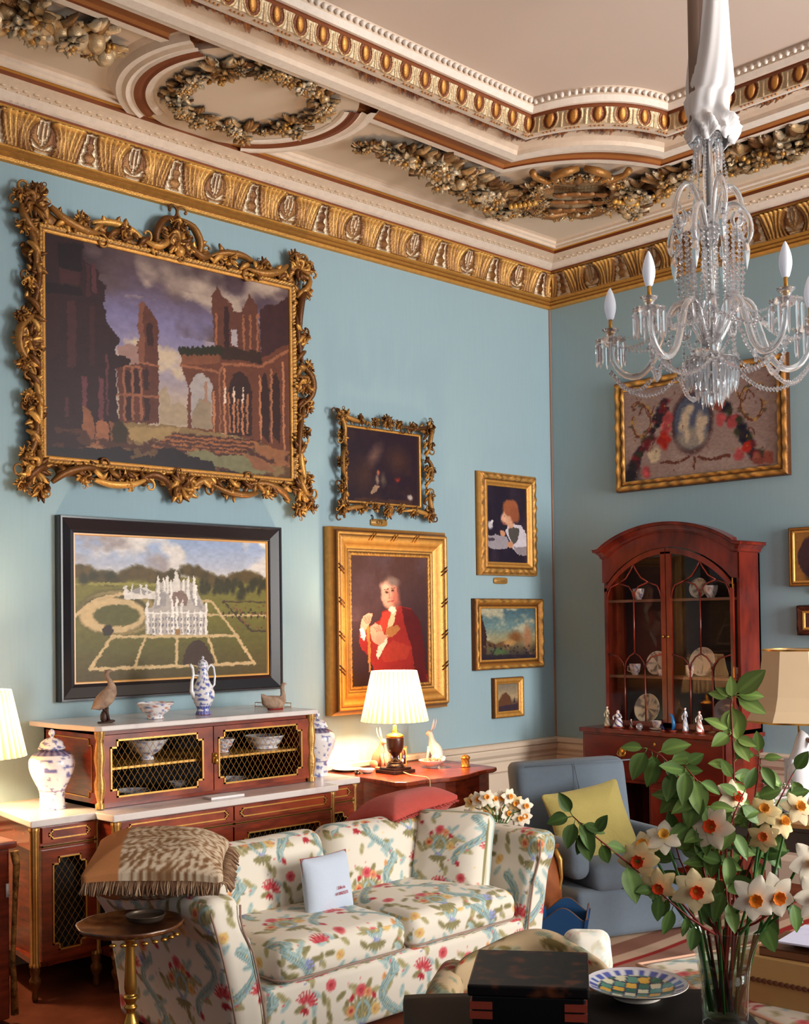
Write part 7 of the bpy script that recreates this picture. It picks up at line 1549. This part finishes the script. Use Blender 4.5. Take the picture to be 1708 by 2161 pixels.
for px, py, c, (a, b), r, pc, cc_, lb in FL:
    p = VPt(px, py, c); root = VP + RTh * ((px - 1532) * .00022 + rs.uniform(-.012, .012)) + Vector((0, 0, .03)) + TOC * rs.uniform(-.02, .02)
    t = thing_ = daffodil(lb, p, TOC + RTh * a + Vector((0, 0, b)), r, None, pc, cc_, rs, 'daffodils in the glass vase')
    nv = (TOC + RTh * a + Vector((0, 0, b))).normalized(); rim = VP + RTh * max(-.07, min(.07, (px - 1532) * .0005)) + Vector((0, 0, .225)) + TOC * rs.uniform(-.03, .05)
    m = MB(p); e = p - nv * r * .5; m.tube([p - nv * .003, e, e + (rim - e) * .12 - nv * .008 + Vector((0, 0, .01)), e + (rim - e) * .6, rim, root], [.004, .0045, .0032, .0036, .0038, .0036], 7, lerp((.20, .38, .16), (.34, .50, .24), rs.random())); m.build('stem', LEAFM, t)
def blade(m, base, d, nrm, L, w, col, cup=.25, droop=.15):
    d = Vector(d).normalized(); nrm = Vector(nrm); nrm = (nrm - d * nrm.dot(d)); nrm = nrm.normalized() if nrm.length > 1e-4 else d.orthogonal().normalized(); s = d.cross(nrm).normalized(); n = 8; P = np.zeros((n, 7, 3)); C = np.zeros((n, 7, 3)); base = Vector(base)
    for i in range(n):
        t = i / (n - 1); wd = w * .5 * math.sin(PI * (t ** .8 * .985 + .008)) ** .85
        for j in range(7):
            q = (j - 3) / 3; P[i, j] = base + d * (L * t) + s * wd * q + nrm * (cup * wd * q * q - droop * L * t * t); C[i, j] = np.array(col) * (1.18 if j == 3 else (1.0 - .10 * abs(q) + .05 * (j % 2)))
    m.grid(P, np.clip(C, 0, 1)); m.grid(P - np.array(nrm) * .0008, np.clip(C * .85, 0, 1), flip=True)
G1_, G2_, G3_ = (.56, .66, .34), (.35, .47, .22), (.19, .29, .13)
def branch(label, pts, leaves, sc_=.055, red=True, seed=0, gr=.5):
    """pts: (px, py, c) along the twig from the rim outwards. leaves: (t, angle in the view plane, size)"""
    r_ = random.Random(seed); P = [VPt(*p) for p in pts]; root = VP + Vector((0, 0, .03)) + RTh * r_.uniform(-.02, .02); t = thing('leafy_branch', label, 'branch', P[-1], 0, 'leafy branches in the glass vase'); o = P[-1]
    full = [root, VP + Vector((0, 0, .225)) + RTh * max(-.08, min(.08, (pts[0][0] - 1532) * .0006)) + TOC * r_.uniform(-.04, .04)] + P
    m = MB(o); n = len(full); m.tube(full, [.0042 - .0026 * i / (n - 1) for i in range(n)], 6, (.50, .16, .12) if red else (.30, .38, .16)); m.build('twig', LEAFM, t)
    m = MB(o); L = [0]
    for a, b in zip(P[:-1], P[1:]): L.append(L[-1] + (b - a).length)
    for tt, an, s in leaves:
        d_ = tt * L[-1]; k = max(i for i in range(len(L)) if L[i] <= d_ + 1e-9); k = min(k, len(P) - 2); f = (d_ - L[k]) / max(1e-6, L[k + 1] - L[k]); q = P[k].lerp(P[k + 1], f); a = R(an)
        d = RTh * math.cos(a) + Vector((0, 0, 1)) * math.sin(a) + TOC * r_.uniform(-.25, .45); nn = TOC + Vector((0, 0, .7)) + RTh * r_.uniform(-.5, .5)
        col = lerp(lerp(G3_, G2_, min(1, gr * 2 * r_.uniform(.8, 1.2))), G1_, max(0, min(1, gr * 2 - 1 + r_.uniform(-.2, .35)))); e = q + d * .012; m.tube([q, e], .0012, 4, col); blade(m, e, d, nn, s * r_.uniform(.9, 1.1), s * r_.uniform(.52, .66), col, r_.uniform(.05, .5), r_.uniform(-.05, .3))
    m.build('leaves', LEAFM, t); return t
branch('tallest branch of the bouquet with bright green leaves at its tip', [(1545, 1900, .0), (1556, 1760, .0), (1560, 1640, .0), (1558, 1560, .0), (1556, 1500, .0), (1562, 1478, .0)],
       [(1, 40, .085), (1, 5, .060), (1, -30, .070), (.985, 165, .050), (.98, 140, .036), (.96, -75, .085), (.95, -100, .065), (.97, 95, .05), (.82, 150, .062), (.81, 205, .055), (.80, -60, .062), (.79, -20, .045), (.66, 55, .055), (.65, 175, .05), (.58, -60, .055), (.57, 120, .05), (.50, -35, .045)], seed=1, gr=.86)
branch('arched branch with drooping leaf clusters left of the middle', [(1500, 1900, .02), (1478, 1800, .02), (1462, 1700, .03), (1440, 1640, .03), (1400, 1600, .03), (1372, 1585, .03)],
       [(1, 175, .05), (1, -120, .07), (.97, -85, .07), (.93, -110, .075), (.94, 20, .07), (.90, -60, .065), (.86, 10, .06), (.84, -40, .07), (.80, -110, .065), (.78, 0, .05), (.70, -60, .08), (.68, -130, .075), (.62, -80, .09), (.60, 170, .075), (.55, -30, .07), (.50, -100, .085), (.46, -150, .07), (.40, -70, .08), (.36, -20, .06), (.3, 160, .07), (.26, -100, .07)], seed=2, gr=.62)
branch('branch with broad leaves hanging in front of the cabinet', [(1516, 1890, .04), (1500, 1800, .05), (1490, 1720, .05), (1470, 1650, .05), (1444, 1620, .05)],
       [(1, 30, .05), (.98, -100, .075), (.95, 170, .06), (.9, -80, .08), (.86, -30, .06), (.8, -110, .09), (.76, -150, .07), (.70, -70, .085), (.66, 0, .06), (.6, -100, .08), (.52, -45, .07), (.48, 200, .06), (.4, -90, .075), (.3, -30, .06), (.25, 180, .06), (.15, -80, .07)], seed=3, gr=.60)
branch('long thin branch reaching far left over the yellow cushion', [(1480, 1960, .05), (1430, 1900, .08), (1350, 1840, .10), (1290, 1790, .10), (1240, 1748, .10), (1205, 1715, .10)],
       [(1, 120, .05), (1, 190, .055), (.98, -110, .06), (.97, -60, .075), (.93, -80, .07), (.95, -20, .05), (.90, -110, .05), (.84, 60, .05), (.80, -70, .055), (.78, -20, .05), (.62, -80, .085), (.60, 30, .04), (.50, -60, .06), (.38, -95, .055), (.3, -120, .05)], seed=4, gr=.42)
branch('short lower branch bending left below the daffodils', [(1490, 1960, .08), (1440, 1925, .10), (1400, 1890, .12), (1370, 1862, .12)], [(1, 180, .045), (.95, -100, .055), (.7, -110, .06), (.5, -80, .05), (.3, -100, .055)], seed=5, gr=.35)
branch('upright branch right of the middle in front of the dark table', [(1560, 1900, -.02), (1590, 1800, -.03), (1608, 1720, -.03), (1618, 1650, -.03), (1622, 1610, -.03)],
       [(1, 95, .05), (1, 170, .045), (.98, 10, .04), (.95, -60, .06), (.90, -30, .065), (.88, 190, .065), (.8, 160, .06), (.78, -80, .06), (.70, 20, .06), (.66, -140, .06), (.6, 200, .06), (.5, -60, .065), (.45, 120, .05), (.36, -30, .06), (.3, 200, .06)], seed=6, gr=.62)
branch('branch leaning right with leaves at the picture edge', [(1570, 1900, -.02), (1620, 1800, -.04), (1662, 1720, -.05), (1700, 1650, -.05)], [(1, 60, .06), (.96, -60, .06), (.9, 170, .055), (.8, 10, .06), (.72, -70, .06), (.6, 150, .06), (.5, -40, .06), (.4, 100, .05), (.3, -80, .06)], seed=7, gr=.52)
branch('leaf filled branch in the heart of the bouquet', [(1530, 1920, .05), (1520, 1850, .07), (1528, 1780, .06), (1548, 1720, .05), (1570, 1680, .04)], [(1, 60, .055), (.97, 150, .055), (.9, -40, .06), (.88, 200, .06), (.8, 10, .06), (.75, -120, .07), (.68, -60, .075), (.6, 190, .07), (.55, -20, .06), (.5, -90, .08), (.4, 160, .06), (.35, -60, .07), (.25, 0, .06), (.2, -120, .07), (.1, -80, .07)], seed=8, gr=.5)
branch('low branch spreading right over the papers', [(1590, 1950, .04), (1640, 1915, .05), (1680, 1890, .05), (1706, 1876, .05)], [(1, 20, .05), (.9, -60, .065), (.8, 60, .05), (.65, -80, .07), (.5, -40, .06), (.35, 60, .05), (.25, -90, .075), (.1, -70, .07)], seed=9, gr=.48)
branch('dark leafy branch behind the white daffodil pair', [(1550, 1930, -.02), (1580, 1880, -.03), (1610, 1830, -.04), (1640, 1790, -.04)], [(1, 60, .06), (.9, 170, .06), (.85, -40, .06), (.7, 20, .07), (.6, -120, .06), (.5, 150, .07), (.4, -60, .07), (.25, 10, .07), (.1, 170, .06)], seed=10, gr=.28)
branch('dark leafy branch at the left of the vase rim', [(1500, 1940, -.02), (1475, 1890, -.03), (1450, 1830, -.04), (1436, 1780, -.04)], [(1, 100, .06), (.9, 190, .06), (.85, -20, .06), (.7, 170, .07), (.6, -70, .06), (.5, 20, .06), (.35, 150, .06), (.2, -60, .07)], seed=11, gr=.26)

# ------------------------------------------------------------------ chandelier
CP = Vector((3.472, -3.312, 0)); CH = thing('chandelier', 'crystal chandelier with five candle bulbs hanging from the ceiling in white cloth', 'chandelier', (CP.x, CP.y, 2.55)); co = (CP.x, CP.y, 2.55)
def zm(z): return z if z < 3.0 else 3.0 + (z - 3.0) * 1.4
def spl(pts, n=5):
    return [Vector((q[0], q[1], q[2])) for q in zs3(pts, n)]
def zs3(P, n):
    P = np.array([tuple(p) for p in P], float); T = np.linspace(0, len(P) - 1, (len(P) - 1) * n + 1); i = np.clip(T.astype(int), 0, len(P) - 2); f = (T - i)[:, None]
    a = P[np.clip(i - 1, 0, len(P) - 1)]; b = P[i]; c = P[i + 1]; d = P[np.clip(i + 2, 0, len(P) - 1)]
    return .5 * (2 * b + (c - a) * f + (2 * a - 5 * b + 4 * c - d) * f * f + (3 * b - a - 3 * c + d) * f ** 3)
def rope(P, rad, m, sides=8, C=None):
    # round glass arm with a fine twist cut into it
    Q = spl(P, 5); rr = np.interp(np.linspace(0, len(rad) - 1, len(Q)), range(len(rad)), rad); m.tube(Q, [r * (1 + .10 * (i % 2)) for i, r in enumerate(rr)], sides)
def CPt(r, z, th): a = R(th); z = zm(z); return CP + (RTh * math.sin(a) + TOC * math.cos(a)) * r + Vector((0, 0, z))
def bead(m, p, r): 
    p = Vector(p); V = [p + Vector(v) * r for v in ((1, 0, 0), (-1, 0, 0), (0, 1, 0), (0, -1, 0), (0, 0, 1.15), (0, 0, -1.15))]; m.add([tuple(v) for v in V], [(0, 2, 4), (2, 1, 4), (1, 3, 4), (3, 0, 4), (2, 0, 5), (1, 2, 5), (3, 1, 5), (0, 3, 5)])
def prism_drop(m, p, L, r):
    p = Vector(p); Z = [(0, r * .5), (-L * .08, r), (-L * .82, r * .75), (-L, .0004)]; P = [[p + Vector((rr * math.cos(a), rr * math.sin(a), z)) for a in (0, 2.094, 4.188)] for z, rr in Z]; m.grid(np.array([[tuple(q) for q in row] for row in P]), cv=True); bead(m, p + Vector((0, 0, r * 1.6)), r * .9)
def chain(m, a, b, sag, r=.0085, step=.0185):
    a = Vector(a); b = Vector(b); n = max(3, int(((b - a).length + sag * 1.6) / step))
    for i in range(n + 1): t = i / n; bead(m, a.lerp(b, t) + Vector((0, 0, -4 * sag * t * (1 - t))), r * (1.25 if i % 5 == 0 else 1))
m = MB(co); m.lathe(zs([(.001, 2.60), (.030, 2.615), (.050, 2.64), (.030, 2.67), (.018, 2.69), (.05, 2.72), (.095, 2.735), (.098, 2.742), (.05, 2.745), (.03, 2.76), (.040, 2.80), (.030, 2.84), (.022, 2.86), (.036, 2.90), (.030, 2.93), (.018, 2.98), (.026, 3.04), (.032, 3.08), (.016, 3.12), (.03, 3.15), (.055, 3.165), (.03, 3.18), (.014, 3.20), (.020, 3.25), (.022, 3.34), (.016, 3.40), (.045, 3.425), (.05, 3.43), (.015, 3.44)], 3), 18, (CP.x, CP.y, 0)); m.v[-1][:, 2] = [zm(z) for z in m.v[-1][:, 2]]; m.build('stem', CRYS, CH, smooth=True)
m = MB(co); m.tube([tuple(CP + Vector((0, 0, 2.70))), tuple(CP + Vector((0, 0, 3.64)))], .007, 8); m.build('rod', mat('silvered_rod', (.62, .60, .58), .3, metal=.7), CH)
tips = []
MILK = mat('frosted_bulb', (.90, .91, .93), .35, emis=(.85, .9, 1.), estr=.12)
for th in (-119, -47, 25, 97, 169):
    am = MB(co); rope([tuple(CPt(r, z, th)) for r, z in ((.02, 2.80), (.055, 2.86), (.09, 2.93), (.13, 2.955), (.17, 2.92), (.20, 2.84), (.235, 2.755), (.29, 2.71), (.35, 2.725), (.388, 2.78), (.398, 2.845))], [.013, .014, .014, .0135, .013, .013, .013, .013, .012, .011, .010], am); a_ = am.build('arm', CRYS, CH)
    c = CPt(.40, 0, th); m = MB(co); m.lathe([(.010, 2.84), (.03, 2.852), (.056, 2.862), (.058, 2.868), (.02, 2.860), (.012, 2.875), (.02, 2.895), (.032, 2.905), (.033, 2.909), (.014, 2.90)], 16, (c.x, c.y, 0), fn=lambda A, Z: 1 + .05 * np.cos(A * 8)); s_ = m.build('drip_pan', CRYS, CH); s_.parent = a_
    m = MB(co)
    for k in range(11): a = 2 * PI * k / 11 + .2; prism_drop(m, (c.x + .056 * math.cos(a), c.y + .056 * math.sin(a), 2.852), .092, .0075)
    s_ = m.build('prisms', CRYS, CH, smooth=False); s_.parent = a_
    MB(co).tube([(c.x, c.y, 2.885), (c.x, c.y, 2.952)], .0075, 8).build('candle_tube', BRASS, CH).parent = a_
    m = MB(co); m.lathe(zs([(.001, 2.948), (.012, 2.95), (.017, 2.965), (.0225, 2.99), (.0215, 3.02), (.013, 3.052), (.004, 3.072), (.0005, 3.076)], 3), 18, (c.x, c.y, 0)); m.build('candle_bulb', MILK, CH).parent = a_
    tips.append(c)
for k in range(8):
    th = 10 + 45 * k; q = [(.018, 3.14), (.035, 3.22), (.060, 3.28), (.095, 3.292), (.125, 3.265), (.138, 3.22), (.125, 3.19), (.102, 3.185), (.095, 3.205), (.106, 3.222)] if k % 2 == 0 else [(.02, 3.13), (.04, 3.18), (.075, 3.225), (.115, 3.22), (.150, 3.185), (.160, 3.145), (.148, 3.12), (.128, 3.125), (.125, 3.148)]
    m = MB(co); rope([tuple(CPt(r, z, th)) for r, z in q], [.011] * (len(q) - 3) + [.009, .008, .006], m); m.build('scroll_arm', CRYS, CH)
    r, z = q[4]; m = MB(co); p = CPt(r * .95, z - .05, th); 
    for sgn in (0,): Z0 = p.z; m.lathe([(.0005, Z0 - .01), (.008, Z0 - .025), (.015, Z0 - .06), (.011, Z0 - .09), (.0005, Z0 - .13)], 5, (p.x, p.y, 0)); bead(m, p + Vector((0, 0, .02)), .008); bead(m, p + Vector((0, 0, .036)), .006)
    m.build('spear_drop', CRYS, CH, smooth=False)
for th in range(0, 360, 30):
    m = MB(co); chain(m, CPt(.09, 3.16, th), CPt(.05 + .04 * (th % 80 > 0), 2.92, th + 12), .02, .0105); m.build('bead_chain', CRYS, CH, smooth=False)
for th in range(20, 360, 45):
    m = MB(co); chain(m, CPt(.048, 3.42, th), CPt(.075, 3.27, th), .0, .006, .014); prism_drop(m, CPt(.050, 3.41, th + 20), .12, .008); m.build('crown_drop', CRYS, CH, smooth=False)
for i in range(5):
    a, b = tips[i], tips[(i + 1) % 5]; m = MB(co); A_ = Vector((a.x, a.y, 2.735)); B_ = Vector((b.x, b.y, 2.735)); th0 = (-119, -47, 25, 97, 169)[i]; mid = CPt(.20, 2.72, th0 + 36)
    chain(m, A_, mid, .085, .0100); chain(m, mid, B_, .085, .0100); chain(m, mid, CPt(.10, 2.73, th0 + 36), .03, .0095); chain(m, mid, CPt(.10, 2.90, th0 + 20), .05, .0095); m.build('bead_swag', CRYS, CH, smooth=False)
    m = MB(co); chain(m, CPt(.13, 2.945, th0), Vector((a.x, a.y, 2.90)) , .06, .006); m.build('bead_chain', CRYS, CH, smooth=False)
for th in (-83, -11, 61, 133, 205):
    m = MB(co); rope([tuple(CPt(r, z, th)) for r, z in ((.02, 2.80), (.05, 2.88), (.09, 2.945), (.135, 2.95), (.165, 2.91), (.16, 2.865), (.135, 2.86), (.125, 2.885))], [.010] * 6 + [.008, .006], m); m.build('scroll_arm', CRYS, CH)
    m = MB(co); p = CPt(.165, 2.885, th); chain(m, p, p - Vector((0, 0, .11)), 0, .008, .017); prism_drop(m, p - Vector((0, 0, .12)), .06, .009)
    chain(m, CPt(.165, 2.90, th), CPt(.40, 2.86, th - 36), .06, .009); chain(m, CPt(.165, 2.90, th), CPt(.40, 2.86, th + 36), .06, .009); m.build('bead_chain', CRYS, CH, smooth=False)
for th in range(15, 375, 30):
    m = MB(co); chain(m, CPt(.13, 3.20, th), CPt(.115, 2.95, th), 0, .0095, .021); prism_drop(m, CPt(.12, 2.94, th), .07, .008); m.build('bead_chain', CRYS, CH, smooth=False)
for rr, z, L, n in ((.096, 2.75, .085, 22), (.094, 2.728, .085, 20), (.060, 2.71, .10, 14), (.036, 2.68, .10, 9)):
    m = MB(co)
    for k in range(n): a = 2 * PI * k / n; p = (CP.x + rr * math.cos(a), CP.y + rr * math.sin(a), z); bead(m, p, .008); prism_drop(m, (p[0], p[1], z - .016), L * (1 + .12 * (k % 2)), .0078)
    m.build('prism_ring', CRYS, CH, smooth=False)
m = MB(co); prism_drop(m, (CP.x, CP.y, 2.63), .075, .012); m.build('final_drop', CRYS, CH, smooth=False)
# white cloth gathered round the suspension
K = 72; Z = np.linspace(3.575, 4.60, 60); P = np.zeros((60, K, 3)); A = np.arange(K) * 2 * PI / K
for i, z in enumerate(Z):
    t = (z - 3.575) / 1.03; base = np.interp(z, [3.575, 3.62, 3.67, 3.72, 3.80, 3.95, 4.15, 4.6], [.078, .094, .074, .076, .080, .068, .054, .038]); ph = 5.0 * math.exp(-t * 3.2) + .6
    fold = 1 + .10 * np.sin(A * 4 + ph * 1.6 + z * 2) + .05 * np.sin(A * 9 + ph * 2.5) + (.16 * np.sin(A * 13 + z * 70) * np.exp(-((z - 3.62) / .04) ** 2)) + (.16 * np.sin(A * 4 + z * 40) * np.exp(-((z - 3.63) / .05) ** 2))
    cx = .034 * t ** .6 * (1 if z > 3.75 else 0) + .02 * math.exp(-((z - 3.62) / .05) ** 2); P[i, :, 0] = CP.x + RTh.x * cx + base * fold * np.cos(A); P[i, :, 1] = CP.y + RTh.y * cx + base * fold * np.sin(A); P[i, :, 2] = z + .012 * np.sin(A * 7 + z * 30) * (z < 3.65)
m = MB(co); m.grid(P, cv=True); sl = m.build('cloth_sleeve', mat('white_cloth', (.88, .87, .87), .9, spec=.1), CH); solid(sl, .003)
MB(co).tube([tuple(CP - RTh * .028 + Vector((0, 0, 3.66))), tuple(CP - RTh * .028 + Vector((0, 0, 4.6)))], .040, 20).build('suspension_tube', mat('tan_silk_tube', (.58, .48, .42), .8), CH)
MB(co).lathe([(.001, 4.618), (.08, 4.615), (.09, 4.60), (.05, 4.585), (.001, 4.585)], 20, (CP.x, CP.y, 0)).build('ceiling_rose', CREAMP, CH)
